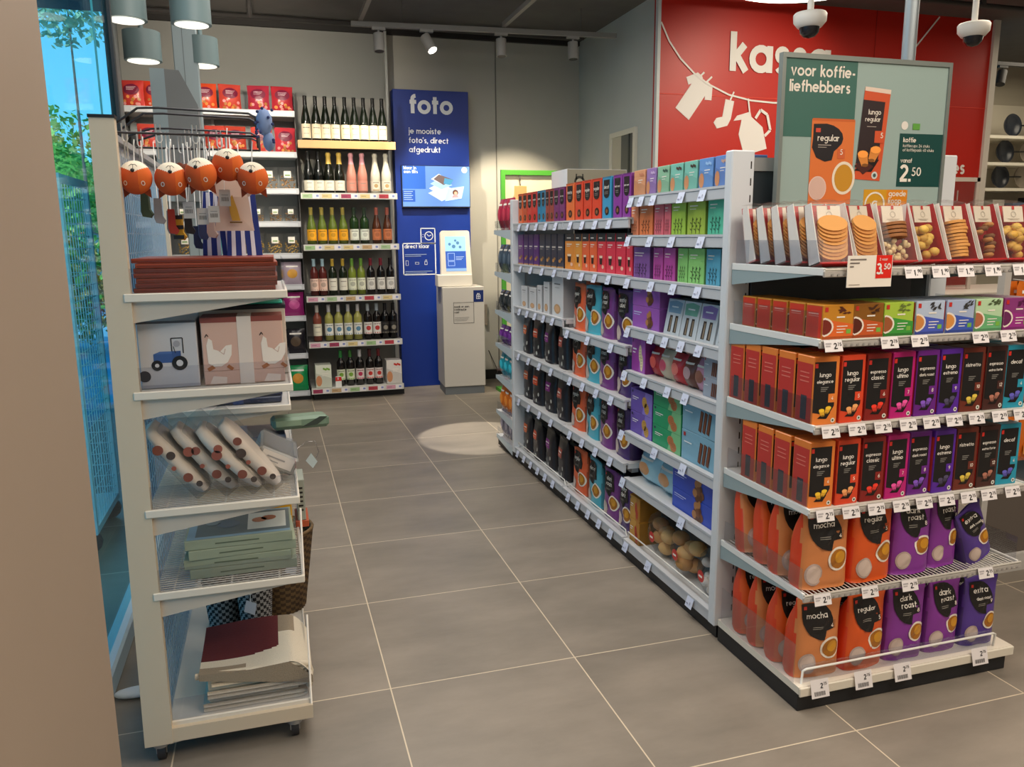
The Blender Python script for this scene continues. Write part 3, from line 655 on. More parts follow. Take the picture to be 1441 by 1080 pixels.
def shelf(y0, y1, z, tags, lipcol=RAILM):
    s = gp(B().box(1.112, 1.47, y0+.004, y1-.004, z-.022, z, SHELFM).box(1.13, 1.16, y0+.004, y1-.004, z-.04, z-.022, M(120, 122, 126, .4)), 'shelf')
    r = B().box(1.092, 1.104, y0+.004, y1-.004, z-.038, z-.004, RAILM, .002).box(1.09, 1.114, y0+.004, y1-.004, z-.004, z+.004, RAILM); 
    o = r.done('price_rail', s)
    ps = plane((1.0915, 0, 0), (0, -1, 0), (0, 0, 1), (-1, 0, 0))
    for t in tags:
        b = B(); b.add([(1.0905, t+.022, z-.002), (1.0905, t-.022, z-.002), (1.078, t-.022, z-.04), (1.078, t+.022, z-.04)], [(0, 1, 2, 3)], LTAG)
        mp = plane((1.0835, t, z-.021), (0, -1, 0), (.3, 0, .95), (-.95, 0, .3)); b.rect(-.016, -.002, -.008, -.004, mp, M(150, 154, 176, .5), .0012); b.text('1', .006, -.008, .008, mp, M(70, 74, 96, .5), .0016, .25)
        b.done('price_tag', s)
        NTAG[0] += 1
def spread(a, b, n): return [a+(b-a)*(k+.5)/n for k in range(n)]
BAYR = (-.0, .70); BAYM = (.70, 1.44); BAYL = (1.44, 2.26)
for z, n in ((1.50, [.67, .58, .48, .27, .13]), (1.35, [.69, .5, .33, .13]), (1.185, [.69, .48, .31, .14]), (.99, [.68, .47, .36, .24, .12]), (.81, [.7, .52, .33, .2]), (.555, [.72, .42, .2]), (.355, [.7, .2])): shelf(*BAYR, z, n)
for z, n in ((1.42, spread(.8, 1.4, 4)), (1.19, spread(.8, 1.4, 4)), (.905, [1.36, 1.1, .84]), (.68, spread(.75, 1.4, 4)), (.41, spread(.75, 1.4, 4))): shelf(*BAYM, z, n)
for z, n in ((1.42, spread(1.45, 2.2, 5)), (1.19, spread(1.45, 2.2, 4)), (.945, spread(1.5, 2.2, 5)), (.68, spread(1.5, 2.25, 4)), (.41, spread(1.5, 2.25, 4))): shelf(*BAYL, z, n)
for (y0, y1), n in ((BAYR, [.66, .45, .12]), (BAYM, spread(.75, 1.4, 5)), (BAYL, spread(1.5, 2.25, 6))): shelf(y0, y1, .085, n)
# rear side shelves, empty boards seen through the gaps only
for z in (.36, .66, .96, 1.26): gp(B().box(1.5, 1.84, .0, 2.26, z-.02, z, SHELFM), 'rear_shelf')
# wire guard on the lowest shelf
for y0, y1 in (BAYR, BAYM, BAYL): g = B(); g.tube([(1.115, y0+.01, .09), (1.11, y0+.012, .118), (1.11, y1-.012, .118), (1.115, y1-.01, .09)], .003, WHITE); gp(g, 'front_wire')

# end of aisle unit facing the camera
ec = thing('endcap_shelving', 'white end of aisle shelving unit on a black plinth facing the camera', 'shelving', (1.48, -.26, 0))
def ep(b, n, par=None):
    o = b.done(n, par or ec)
    if par is None: o.location = (-1.48, .26, 0)
    return o
ep(B().box(1.10, 1.865, -.475, -.045, 0, .055, PL, .002), 'plinth')
ep(B().box(1.17, 1.785, -.046, -.038, .06, 1.26, M(78, 80, 84, .5)), 'back_panel')
EX0, EX1, EY0, EY1 = 1.098, 1.872, -.475, -.046
def eshelf(z, tags, pr1='2', pr2='75', wire=False):
    m = M(224, 222, 214, .35)
    b = B()
    if wire:
        for k in range(54): x = EX0+.02+k*.0142; b.cyl((x, EY0+.004, z-.003), (x, EY1, z-.003), .002, m, 4, cap=False)
        for y in (-.4, -.25, -.1): b.cyl((EX0, y, z-.007), (EX1, y, z-.007), .003, m, 4, cap=False)
    else: b.box(EX0+.003, EX1-.003, EY0+.006, EY1, z-.008, z, m)
    s = ep(b, 'shelf')
    for x in (EX0, EX1-.006):
        br = B(); br.box(x-.001, x+.007, EY0, EY1, z-.016, z+.004, M(228, 230, 228, .35), .001)
        br.add([(x, EY0+.03, z-.016), (x, EY1, z-.062), (x, EY1, z-.016), (x, EY0+.02, z-.016), (x+.006, EY0+.03, z-.016), (x+.006, EY1, z-.062), (x+.006, EY1, z-.016), (x+.006, EY0+.02, z-.016)], [(0,1,2,3),(4,5,6,7),(0,1,5,4),(1,2,6,5),(2,3,7,6),(3,0,4,7)], M(150, 168, 172, .4))
        br.done('side_bracket', s)
    r = B().box(EX0-.004, EX1+.004, EY0-.008, EY0, z-.020, z-.004, M(176, 172, 168, .35), .002); 
    r.tube([(EX0-.002, EY0-.006, z), (EX1+.002, EY0-.006, z)], .0035, m)
    for k in range(40): r.cyl((EX0+.02+k*.019, EY0-.01, z-.014), (EX0+.02+k*.019, EY0-.0085, z-.014), .004, M(150, 148, 146, .4), 6)
    r.done('front_rail', s)
    
    for xg in (EX0, EX1): B().box(xg-.001, xg+.001, EY0+.01, EY1-.02, z+.004, z+.075, ACRYL).done('side_guard', s)
    for x in tags:
        t = B(); T = plane((x, EY0-.0095, z-.004), (1, 0, 0), (0, .30, .95), (0, -.95, .30))
        t.rect(-.028, .028, -.026, .006, T, TAGW, .004); t.rect(-.03, .03, -.028, .008, T, clear(240, 240, 244, .08, .1), .003)
        t.text(pr1, .001, -.019, .0115, T, INK, .005, .24); t.text('.', .0105, -.019, .0115, T, INK, .005, .24); t.text(pr2, .0135, -.011, .0065, T, INK, .005, .24)
        t.rect(-.024, -.006, -.006, -.002, T, M(176, 172, 176, .5), .005); t.rect(-.024, -.01, -.012, -.009, T, M(176, 172, 176, .5), .005); t.done('price_tag', s)
    return s
s1 = eshelf(1.262, [1.37, 1.46, 1.545, 1.64, 1.74, 1.83], '1', '90')
eshelf(1.076, [1.13, 1.31, 1.41, 1.62, 1.72, 1.82]); eshelf(.842, [1.14, 1.225, 1.31, 1.395, 1.475, 1.555, 1.635, 1.72, 1.80])
eshelf(.606, [1.14, 1.225, 1.31, 1.395, 1.475, 1.555, 1.635, 1.71, 1.80]); eshelf(.358, [1.15, 1.31, 1.45, 1.73], wire=True)
dk6 = ep(B().box(EX0, EX1+.01, EY0-.005, EY1, .056, .078, M(226, 220, 206, .4)).box(EX0, EX1+.01, EY0-.012, EY0-.005, .05, .078, M(226, 220, 206, .4), .002), 'bottom_deck')
w_ = B(); w_.tube([(EX0+.02, EY0+.012, .078), (EX0+.02, EY0+.008, .12), (EX0+.03, EY0+.006, .125), (EX1-.06, EY0+.006, .125), (EX1-.05, EY0+.008, .12), (EX1-.05, EY0+.012, .078)], .0035, WHITE)
w_.done('front_wire', dk6)
for x in (1.16, 1.31, 1.45, 1.74):
    t = B(); T = plane((x, EY0-.0125, .075), (1, 0, 0), (0, .25, .97), (0, -.97, .25)); t.rect(-.03, .03, -.03, .022, T, TAGW, .004)
    t.text('2', .002, -.004, .0105, T, INK, .005, .24); t.text('75', .013, .004, .006, T, INK, .005, .24)
    for k in range(9): t.rect(-.02+.0042*k, -.018+.0042*k, -.024, -.012, T, INK, .005)
    t.done('price_tag', dk6)
B().box(EX0-.001, EX0+.001, EY0+.02, EY1-.02, .08, .2, ACRYL).done('clear_guard', dk6); B().box(EX0+.02, EX1-.06, EY0+.012, EY0+.014, .08, .135, ACRYL).done('clear_guard', dk6)
# hanging promo card on the top shelf
pc = B(); T = plane((1.155, EY0-.018, 1.225), (1, 0, 0), (0, 0, 1), (0, -1, 0)); pc.box(1.155, 1.295, EY0-.02, EY0-.018, 1.215, 1.297, M(238, 232, 222, .5))
T = plane((1.155, EY0-.02, 1.215)); pc.rect(.088, .138, .022, .082, T, M(222, 36, 22, .45)); 
pc.text('3', .091, .033, .02, T, WHITE, .0014, .27); pc.text('.', .108, .033, .02, T, WHITE, .0014, .27); pc.text('50', .113, .045, .011, T, WHITE, .0014, .27); pc.text('2 voor', .097, .068, .005, T, WHITE, .0014, .2)
for k, L in enumerate((.05, .03, .012)): pc.rect(.006, .006+L, .07-.009*k, .0735-.009*k, T, M(120, 112, 108, .5), .001)
pc.rect(.006, .04, .006, .008, T, M(170, 160, 150, .5), .001)
tag(pc.done('promotion_card'), 'white promotion card with a red 3.50 price hanging on the top endcap shelf', 'sign')

# ---------------------------------------------------------------- wine shelving
DG = M(112, 110, 108, .6); WR = M(206, 206, 200, .4)
wn = thing('wine_shelving', 'tall wall shelving full of wine bottles beside the blue photo panel', 'shelving', (.39, 4.8, 0))
def wp(b, n, par=None):
    o = b.done(n, par or wn)
    if par is None: o.location = (-.39, -4.8, 0)
    return o
wp(B().box(.02, .79, 4.58, 5.0, 0, .075, PL), 'plinth'); wp(B().box(.0, .78, 4.98, 5.02, .08, 2.52, M(150, 148, 142, .6)), 'back_panel')
wp(B().box(-.005, .0, 4.72, 5.0, .08, 2.5, DG), 'side_panel'); wp(B().box(.775, .795, 4.93, 5.02, .06, 3.07, M(176, 178, 174, .5)), 'upright')
WG = ['8fb37a', 'cdb98a', '9fbf8f', 'b8323a', 'cf8aa8', 'cdb98a', '8fae86', '7a4a7a']
for i, (z, wood) in enumerate(((2.115, 1), (1.705, 0), (1.295, 0), (.875, 0), (.495, 0), (.105, 0))):
    s = wp(B().box(.005, .772, 4.51, 4.98, z-.03, z, DG if i < 5 else WR), 'shelf')
    if wood: B().box(.0, .775, 4.50, 4.512, z-.06, z+.002, M(202, 160, 106, .45), .002).done('wooden_front', s)
    else:
        B().box(.0, .775, 4.50, 4.512, z-.045, z+.004, WR).done('price_rail', s)
        T = plane((.0, 4.50, z)); rr = random.Random(i)
        for k in range(5):
            b = B(); c = rr.choice(['9cbf88', 'd8c48c', 'a5c296', 'd49ab0', 'a03a5c', 'c4a47a', '9cbf88', 'b43a48'])
            b.rect(.012+.153*k, .09+.153*k, -.038, -.006, T, MM(c)); b.rect(.092+.153*k, .145+.153*k, -.040, -.004, T, TAGW, .001); b.rect(.12+.153*k, .14+.153*k, -.028, -.012, T, MM('8090c8'), .0015)
            b.rect(.02+.153*k, .06+.153*k, -.025, -.018, T, MM(dk(c, .8)), .001); b.done('price_tag', s)
pr_ = B(); T = plane((.07, 4.516, .11)); pr_.box(.2, .25, 4.514, 4.518, .106, .2, WHITE); pr_.rect(.13, .18, .05, .085, T, MM('d02a2a'), .003); pr_.text('6', .147, .063, .014, T, WHITE, .004, .25)
tag(pr_.done('price_card'), 'small white price card with a red 6 standing on the bottom wine shelf', 'sign')

# ---------------------------------------------------------------- snack shelving
sk = thing('snack_shelving', 'pale wall shelving with crisps and nuts left of the wine bottles', 'shelving', (-.64, 4.8, 0))
def sp_(b, n, par=None):
    o = b.done(n, par or sk)
    if par is None: o.location = (.64, -4.8, 0)
    return o
sp_(B().box(-1.27, .0, 4.62, 5.0, 0, .06, PL), 'plinth'); sp_(B().box(-1.27, -.01, 4.98, 5.02, .06, 2.52, M(150, 156, 158, .5)), 'back_panel')
sp_(B().box(-.655, -.635, 4.94, 4.98, .06, 2.5, M(190, 194, 194, .4)), 'upright')
SZ = [2.335, 2.02, 1.735, 1.475, 1.22, .965, .705, .39, .07]
for i, z in enumerate(SZ):
    s = sp_(B().box(-1.27, -.008, 4.60, 4.98, z-.02, z, SHELFM if i else M(222, 206, 196, .4)), 'shelf')
    B().box(-1.27, -.008, 4.588, 4.60, z-.035, z+.012, RAILM, .002).box(-1.2, -.03, 4.586, 4.588, z-.028, z-.002, M(214, 218, 224, .4)).done('price_rail', s)
# ---------------------------------------------------------------- products, left face of the gondola
A90 = -pi/2; _rj = random.Random(31)
def gplace(key, fn, name, label, cat, y1, y0, z, d, group, x=1.118, dz=0, rx=0):
    j = _rj.uniform(-.09, .09) if cat == 'bag' else _rj.uniform(-.012, .012) if cat == 'box' or cat == 'packet' else 0
    place(key, fn, name, label, cat, (x+d/2+(_rj.uniform(0, .008) if cat == 'bag' else 0), (y0+y1)/2, z+dz), A90+j, group)
def tops(lst): return lst
# upper row of the near bay
R1 = [(.71, .61, 'd99a72', 'c98262', 'salmon orange'), (.60, .52, '9a7ab8', 'c9b0d8', 'lilac'), (.51, .42, '8fc0a0', '3a5a4a', 'pale green'), (.41, .32, '7fc4b4', '4a3a30', 'turquoise'), (.31, .22, '7fc4b4', '4a3a30', 'turquoise'), (.21, .12, '6a9ad8', '9ac4f0', 'sky blue'), (.11, .03, '6a8fd0', 'c8a090', 'cornflower blue')]
for i, (a, b_, c, c2, nm) in enumerate(R1):
    w = a-b_-.003
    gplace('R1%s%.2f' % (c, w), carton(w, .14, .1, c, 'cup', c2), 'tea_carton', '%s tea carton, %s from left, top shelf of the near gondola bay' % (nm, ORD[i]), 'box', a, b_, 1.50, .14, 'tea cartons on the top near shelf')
R2 = [(.73, .665, 'e58a62', 'salmon'), (.655, .54, 'e07c4a', 'wider salmon'), (.53, .455, 'd86a78', 'pink'), (.45, .40, 'd86a78', 'narrow pink'), (.395, .29, '9cc24a', 'lime green'), (.28, .16, 'a0bc48', 'olive green'), (.145, .045, '58c0a0', 'mint green')]
for i, (a, b_, c, nm) in enumerate(R2):
    w = a-b_-.004
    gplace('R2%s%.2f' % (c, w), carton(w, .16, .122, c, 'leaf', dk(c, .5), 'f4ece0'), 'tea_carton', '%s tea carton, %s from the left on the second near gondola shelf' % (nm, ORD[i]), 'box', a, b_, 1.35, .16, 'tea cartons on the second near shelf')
R3 = [(.755, .685, '8a5aa8', 'violet'), (.68, .56, '84569e', 'broad violet'), (.53, .45, 'b84aa0', 'magenta'), (.445, .355, 'b84aa0', 'magenta'), (.34, .27, '8ed078', 'apple green'), (.265, .155, '8ed078', 'apple green'), (.145, .055, '5aaac8', 'blue')]
for i, (a, b_, c, nm) in enumerate(R3):
    w = a-b_-.004
    if a > .7: a = .70; w = .07
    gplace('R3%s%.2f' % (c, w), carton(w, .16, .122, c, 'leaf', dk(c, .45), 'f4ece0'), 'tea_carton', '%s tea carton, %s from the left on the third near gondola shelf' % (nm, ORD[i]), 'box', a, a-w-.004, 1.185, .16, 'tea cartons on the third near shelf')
# fourth row: foil biscuit packs and biscuit trays
for k in range(2):
    gplace('foilp', carton(.23, .09, .088, '9a58b8', 'clusters'), 'biscuit_pack', ('lower' if k == 0 else 'upper')+' purple foil biscuit pack in the stack on the fourth near gondola shelf', 'packet', .70, .47, .99, .09, 'purple foil biscuit packs', dz=.089*k)
def tray(c, w=.115, h=.13):
    def f():
        b = B(); mp = plane((0, -.035, 0), (1, 0, 0), (0, .18, 1), (0, -1, 0))
        b.add([(-w/2, -.035, 0), (w/2, -.035, 0), (w/2, -.035+.18*h, h), (-w/2, -.035+.18*h, h), (-w/2, .045, 0), (w/2, .045, 0), (w/2, .05, h), (-w/2, .05, h)], [(0,1,2,3),(4,5,6,7),(0,1,5,4),(3,2,6,7),(0,3,7,4),(1,2,6,5)], MM('c2ccd4', .3))
        L = B(); L.flat([(-w*.38, h*.62), (w*.38, h*.62), (w*.42, h*.92), (0, h*.97), (-w*.42, h*.92)], mp, MM(c)); L.rect(-w*.22, w*.2, h*.77, h*.81, mp, MM('eef2f6'), .0012)
        W = B()
        for u in (-.27, .08): W.flat([(w*u, h*.08), (w*(u+.2), h*.08), (w*(u+.2), h*.55), (w*(u+.03), h*.55)], mp, MM('2c2422'), .0007); W.flat([(w*(u+.09), h*.1), (w*(u+.18), h*.1), (w*(u+.18), h*.5), (w*(u+.1), h*.5)], mp, MM('8a7a66'), .0014)
        return [(None, b, None), ('name_label', L, None), ('window', W, None)]
    return f
for y, c, nm in ((.395, '7aa0bc', 'blue'), (.275, '6fae9c', 'green'), (.155, '8a74b8', 'violet'), (.05, 'c8a878', 'tan')):
    gplace('tray'+c, tray(c, .115 if y > .1 else .07), 'biscuit_tray_pack', 'pale biscuit tray pack with a %s label on the fourth near gondola shelf' % nm, 'packet', y+.055, y-.055, .99, .09, 'biscuit tray packs')
# fifth row
gplace('pbox', carton(.12, .16, .145, '9a3aa0', 'biscuit', 'a85ab8', 'e8dcb0'), 'cracker_box', 'purple cracker box at the left end of the fifth near gondola shelf', 'box', .70, .58, .81, .16, None)
for y, c, c2, nm in ((.535, 'b02830', 'd85a50', 'red'), (.455, 'c9bca4', 'c8506a', 'cream and pink'), (.36, 'c03038', 'e07a70', 'bright red'), (.27, '6a4238', 'b89aa0', 'brown'), (.185, 'c890ac', '8a5a4a', 'pink')):
    gplace('sb'+c, pillow(.1, .115, .075, c, 'plain', c2, int(y*100)), 'sweets_bag', '%s sweets bag standing on the fifth near gondola shelf' % nm, 'packet', y+.05, y-.05, .81, .09, 'sweets bags on the fifth near shelf')
for k, y in enumerate((.46, .22)):
    def roll(k=k):
        b = B(); b.tube([(-.1, 0, 0), (-.09, 0, .0), (-.08, 0, 0), (.08, 0, 0), (.09, 0, 0), (.1, 0, 0)], .022, MM(('c0b0a8', 'b8a0a4')[k], .25), 10)
        for u in (-.05, -.01, .03): b.cyl((u, 0, 0), (u+.012, 0, 0), .0226, MM('a06a5a', .3), 10)
        return [(None, b, None)]
    place('roll%d' % k, roll, 'biscuit_roll', 'wrapped biscuit roll lying on top of the sweets bags, %s one' % ('left' if k == 0 else 'right'), 'packet', (1.165, y, .81+.139), A90, 'wrapped biscuit rolls')
for k in range(2):
    gplace('greyp', carton(.105, .1, .07, '9aa4b4', 'sticks', 'aaaaaa', 'e8e8ec'), 'biscuit_pack', ('lower' if k == 0 else 'upper')+' grey biscuit pack at the right end of the fifth near gondola shelf', 'packet', .135, .03, .81, .1, 'grey biscuit packs', dz=.0705*k)
# sixth row: biscuit boxes stacked by two
for k in range(2):
    n = 'lower' if k == 0 else 'upper'
    gplace('vbox', carton(.19, .17, .092, '6a52b0', 'biscuit', '8a7ad0', 'c89a48'), 'biscuit_box', n+' violet biscuit box of the stack on the sixth near gondola shelf', 'box', .70, .51, .555, .17, 'violet biscuit boxes', dz=.093*k)
    gplace('lbox', carton(.24, .17, .112, '7fb0c8', 'sticks', 'aaaaaa', 'e8f0f4'), 'biscuit_box', n+' light blue chocolate finger box on the sixth near gondola shelf', 'box', .27, .03, .555, .17, 'light blue chocolate finger boxes', dz=.113*k)
for k in range(3):
    gplace('gbox', carton(.22, .17, .077, '1a9a68', 'biscuit', '7ac088', 'c0784a'), 'biscuit_box', '%s green biscuit box of the stack on the sixth near gondola shelf' % ('bottom', 'middle', 'top')[k], 'box', .50, .28, .555, .17, 'green biscuit boxes', dz=.078*k)
# seventh row
for y, nm in ((.6, 'left'), (.43, 'right')):
    gplace('cracker', pillow(.17, .13, .1, 'a8d4e4', 'plain', 'c89468', 3), 'cracker_bag', 'light blue cracker bag on the seventh near gondola shelf, %s one' % nm, 'packet', y+.085, y-.085, .355, .12, 'light blue cracker bags')
for k in range(2):
    gplace('granola', carton(.29, .15, .078, '2a4ec0', 'clusters'), 'granola_box', ('lower' if k == 0 else 'upper')+' royal blue box with nut clusters on the seventh near gondola shelf', 'box', .33, .04, .355, .15, 'royal blue boxes', dz=.079*k)
# lowest row
for k in range(2):
    gplace('yel', carton(.09, .1, .1, 'c8923a', 'biscuit', 'b87a2a', 'c03a2a'), 'rusk_pack', ('lower' if k == 0 else 'upper')+' mustard yellow pack on the lowest near gondola shelf', 'packet', .69, .6, .085, .1, 'mustard yellow packs', dz=.101*k)
def breadbag(seed, n=7, c=('d09a5c', 'e4b878', 'b88450'), w=.2, h=.2, sz=.04):
    def f():
        q = B(); rn = random.Random(seed)
        for k in range(n):
            q.sphere((rn.uniform(-.3, .3)*w, rn.uniform(-.02, .02), sz*.7+rn.uniform(0, .62)*h*.8), sz, MM(c[k % 3], .7), 12, 1, .85, .7)
        b = B(); rr = random.Random(seed+1); vs = []; N = 22; R = 10
        for j in range(R+1):
            t = j/R; s = sin(pi*min(.92, .1+t*.85))**.6*(1-.5*max(0, t-.7)/.3)
            for k in range(N):
                a = 2*pi*k/N; m_ = 1+rr.uniform(-.07, .07); vs.append((w/2*s*cos(a)*m_, .055*s*sin(a)*m_, h*t+rr.uniform(-.004, .004)*(0 < j)))
        b.add(vs, [(j*N+k, j*N+(k+1) % N, (j+1)*N+(k+1) % N, (j+1)*N+k) for j in range(R) for k in range(N)], FILM, False)
        L = B(); L.disc(0, h*.42, .022, plane((0, -.056, 0)), MM('c8302c'), .0015, 14); L.rect(-.012, .012, h*.42-.004, h*.42+.004, plane((0, -.056, 0)), MM('f4ece4'), .003)
        return [('bread', q, None), ('clear_wrapper', b, None), ('round_sticker', L, None)]
    return f
def bplace(key, fn, name, label, y, z, g): 
    if key not in _proto: _proto[key] = [(n, b.mesh(n), p) for n, b, p in fn()]
    r = thing(name, label, 'packet', (1.172, y, z), A90, g)
    for n, me, p in _proto[key]: link(n, me, r)
bplace('bread1', breadbag(3, 7), 'bread_bag', 'clear bag of golden rolls on the lowest near gondola shelf', .48, .088, None)
bplace('bread2', breadbag(5, 6, ('d8a468', 'ecc080', 'c08c50')), 'bread_bag', 'crinkled clear bag of buns beside the white speckled biscuit bag', .29, .088, None)
bplace('bread3', breadbag(8, 13, ('e8e2dc', 'ddd4cc', 'efe9e4'), .16, .19, .024), 'biscuit_bag', 'clear bag of white speckled biscuits beside the near gondola post', .1, .088, None)

# far bays: tall ground coffee bricks
L1 = [(2.2, .08, 'e0662e'), (2.115, .075, 'c85028'), (2.03, .08, 'd23a34'), (1.945, .075, 'd23a34'), (1.865, .06, '2f86b0'), (1.80, .06, '2f86b0'), (1.735, .06, '9a4238'), (1.67, .065, '9a4238'), (1.60, .075, '7a3070'), (1.52, .075, '7a3070'), (1.41, .105, 'e8743c'), (1.295, .095, 'e24a2c'), (1.19, .095, 'e0462a'), (1.085, .1, 'e0462a'), (.975, .095, '3a98c4'), (.865, .085, '8a3a9a'), (.775, .08, '8a3a9a')]
CN = {'e0662e': ('orange', 'mocha'), 'c85028': ('rust orange', 'regular'), 'd23a34': ('red', 'regular'), '2f86b0': ('petrol blue', 'decaf'), '9a4238': ('brown', 'dark roast'), '7a3070': ('plum', 'dark roast'), 'e8743c': ('light orange', 'mocha'), 'e24a2c': ('vermilion', 'regular'), 'e0462a': ('orange red', 'regular'), '3a98c4': ('sky blue', 'decaf'), '8a3a9a': ('purple', 'dark roast')}
for i, (yc, w, c) in enumerate(L1):
    h = .168 if i < 10 else .178
    gplace('L1%s%.3f' % (c, w), carton(w-.004, .08, h, c, 'vacuum', txt=CN[c][1]), 'coffee_pack', '%s ground coffee pack, %s from the far end of the top gondola shelf' % (CN[c][0], (ORD+['sixteenth', 'seventeenth'])[i]), 'packet', yc+w/2, yc-w/2, 1.42, .08, 'ground coffee packs on the top shelf')
L2 = [(2.2, .1, '6a2a7a', 'd'), (2.1, .08, '4a2a6a', 'd'), (2.01, .08, '4a2a6a', 'd'), (1.92, .085, '5a2a78', 'd'), (1.82, .09, '34384a', 'd'), (1.725, .085, '34384a', 'd'), (1.635, .08, '3a3a4a', 'd'), (1.54, .09, '34384a', 'd'), (1.41, .13, 'e8923a', 'g'), (1.30, .085, 'e89a3a', 'g'), (1.21, .085, 'f0683a', 'g'), (1.12, .085, 'f0683a', 'g'), (1.025, .09, 'e23a48', 'g'), (.925, .095, 'e03850', 'g'), (.825, .095, 'e03850', 'g'), (.74, .06, 'e03850', 'g')]
for i, (yc, w, c, s) in enumerate(L2):
    nm = {'6a2a7a': 'plum', '4a2a6a': 'dark purple', '5a2a78': 'purple', '34384a': 'charcoal', '3a3a4a': 'dark grey', 'e8923a': 'amber', 'e89a3a': 'yellow orange', 'f0683a': 'orange', 'e23a48': 'red', 'e03850': 'raspberry red'}[c]
    gplace('L2%s%.3f' % (c, w), carton(w-.003, .09, .172, c, 'dark' if s == 'd' else 'glass', 'c08a4a' if s == 'd' else '33363c', txt=None if s == 'd' else 'latte'), 'coffee_cup_box', '%s coffee box, %s from the far end of the second gondola shelf' % (nm, (ORD+['sixteenth'])[i]), 'box', yc+w/2, yc-w/2, 1.19, .09, 'coffee boxes on the second shelf')
for i, (yc, w, h) in enumerate(((2.14, .11, .125), (1.99, .12, .125), (1.87, .075, .145), (1.755, .09, .17), (1.585, .16, .205))):
    gplace('L3%d' % i, carton(w-.004, .14, h, 'd8dade', 'white', 'c8a078'), 'waffle_box', 'white biscuit carton, %s from the far end of the third gondola shelf' % ORD[i], 'box', yc+w/2, yc-w/2, .945, .14, 'white biscuit cartons')
BK = [('e0703a', 'orange'), ('e0562e', 'red orange'), ('8a2a8a', 'purple'), ('c05a4a', 'rust')]
for r, (z, h) in enumerate(((.68, .225), (.41, .225), (.09, .235))):
    for i, yc in enumerate((2.16, 1.97, 1.77, 1.565)):
        c, n = BK[i]
        gplace('beans%s%d' % (c, r % 2), bag(.165, .1, h, '22222a', c, ('bonen',), None, i+r, 'beans'), 'coffee_bean_bag', 'black coffee bean bag with %s label, %s from the far end, %s row' % (n, ORD[i], ('top', 'middle', 'bottom')[r]), 'bag', yc+.082, yc-.082, z, .1, 'black coffee bean bags', x=1.125)
PD = [('e8663a', ('regular',), 'orange'), ('4fb0c4', ('decaf',), 'turquoise'), ('7a3a86', ('dark', 'roast'), 'purple'), ('4a2f6e', ('extra', 'dark'), 'dark violet')]
for r, (z, ys) in enumerate(((.905, (1.33, 1.17, 1.0, .82)), (.68, (1.35, 1.17, 1.0, .82)), (.41, (1.35, 1.17, 1.0, .82)), (.09, (1.32, 1.13, .94, .78)))):
    for i, yc in enumerate(ys):
        c, tx, n = PD[i]
        gplace('pad%s%d' % (c, r % 2), bag(.172 if i < 2 else .165, .09, .222, c, None, tx, None, 20+i+r % 2, 'pads'), 'coffee_pad_bag', '%s coffee pad bag, middle gondola bay, %s from left, %s row down' % (n, ORD[i], ORD[r]), 'bag', yc+.083, yc-.083, z, .09, 'coffee pad bags in the middle bay', x=1.125)
    for yc in (1.42,) if r < 3 else ():
        gplace('pade8663a%d' % (r % 2), None, 'coffee_pad_bag', 'orange coffee pad bag pushed back in the middle bay, %s row down' % ORD[r], 'bag', yc+.083, yc-.083, z, .09, 'coffee pad bags in the middle bay', x=1.225)
# box with round holes on top of the gondola, far end
def holebox():
    b = B(); b.box(-.17, .17, -.12, .12, 0, .135, MM('dcdfe0', .5)); mp = plane((0, -.12, 0)); b.rect(-.168, .168, .002, .133, mp, MM('8e8a78'), .0008)
    h = B(); h.disc(.06, .07, .026, mp, INK, .002, 18); h.disc(-.1, .07, .03, mp, MM('3a3a34'), .002, 18); h.disc(-.1, .066, .02, mp, MM('a8a48e'), .003, 16); h.line([(-.118, .08), (-.118, .11)], .008, mp, MM('3a3a34'), .002); h.line([(-.082, .08), (-.082, .11)], .008, mp, MM('3a3a34'), .002)
    return [(None, b, None), ('hole_cutout', h, None)]
place('holebox', holebox, 'storage_box', 'grey box with white side and round holes on top behind the coffee packs', 'box', (1.42, 1.92, 1.563), 0)

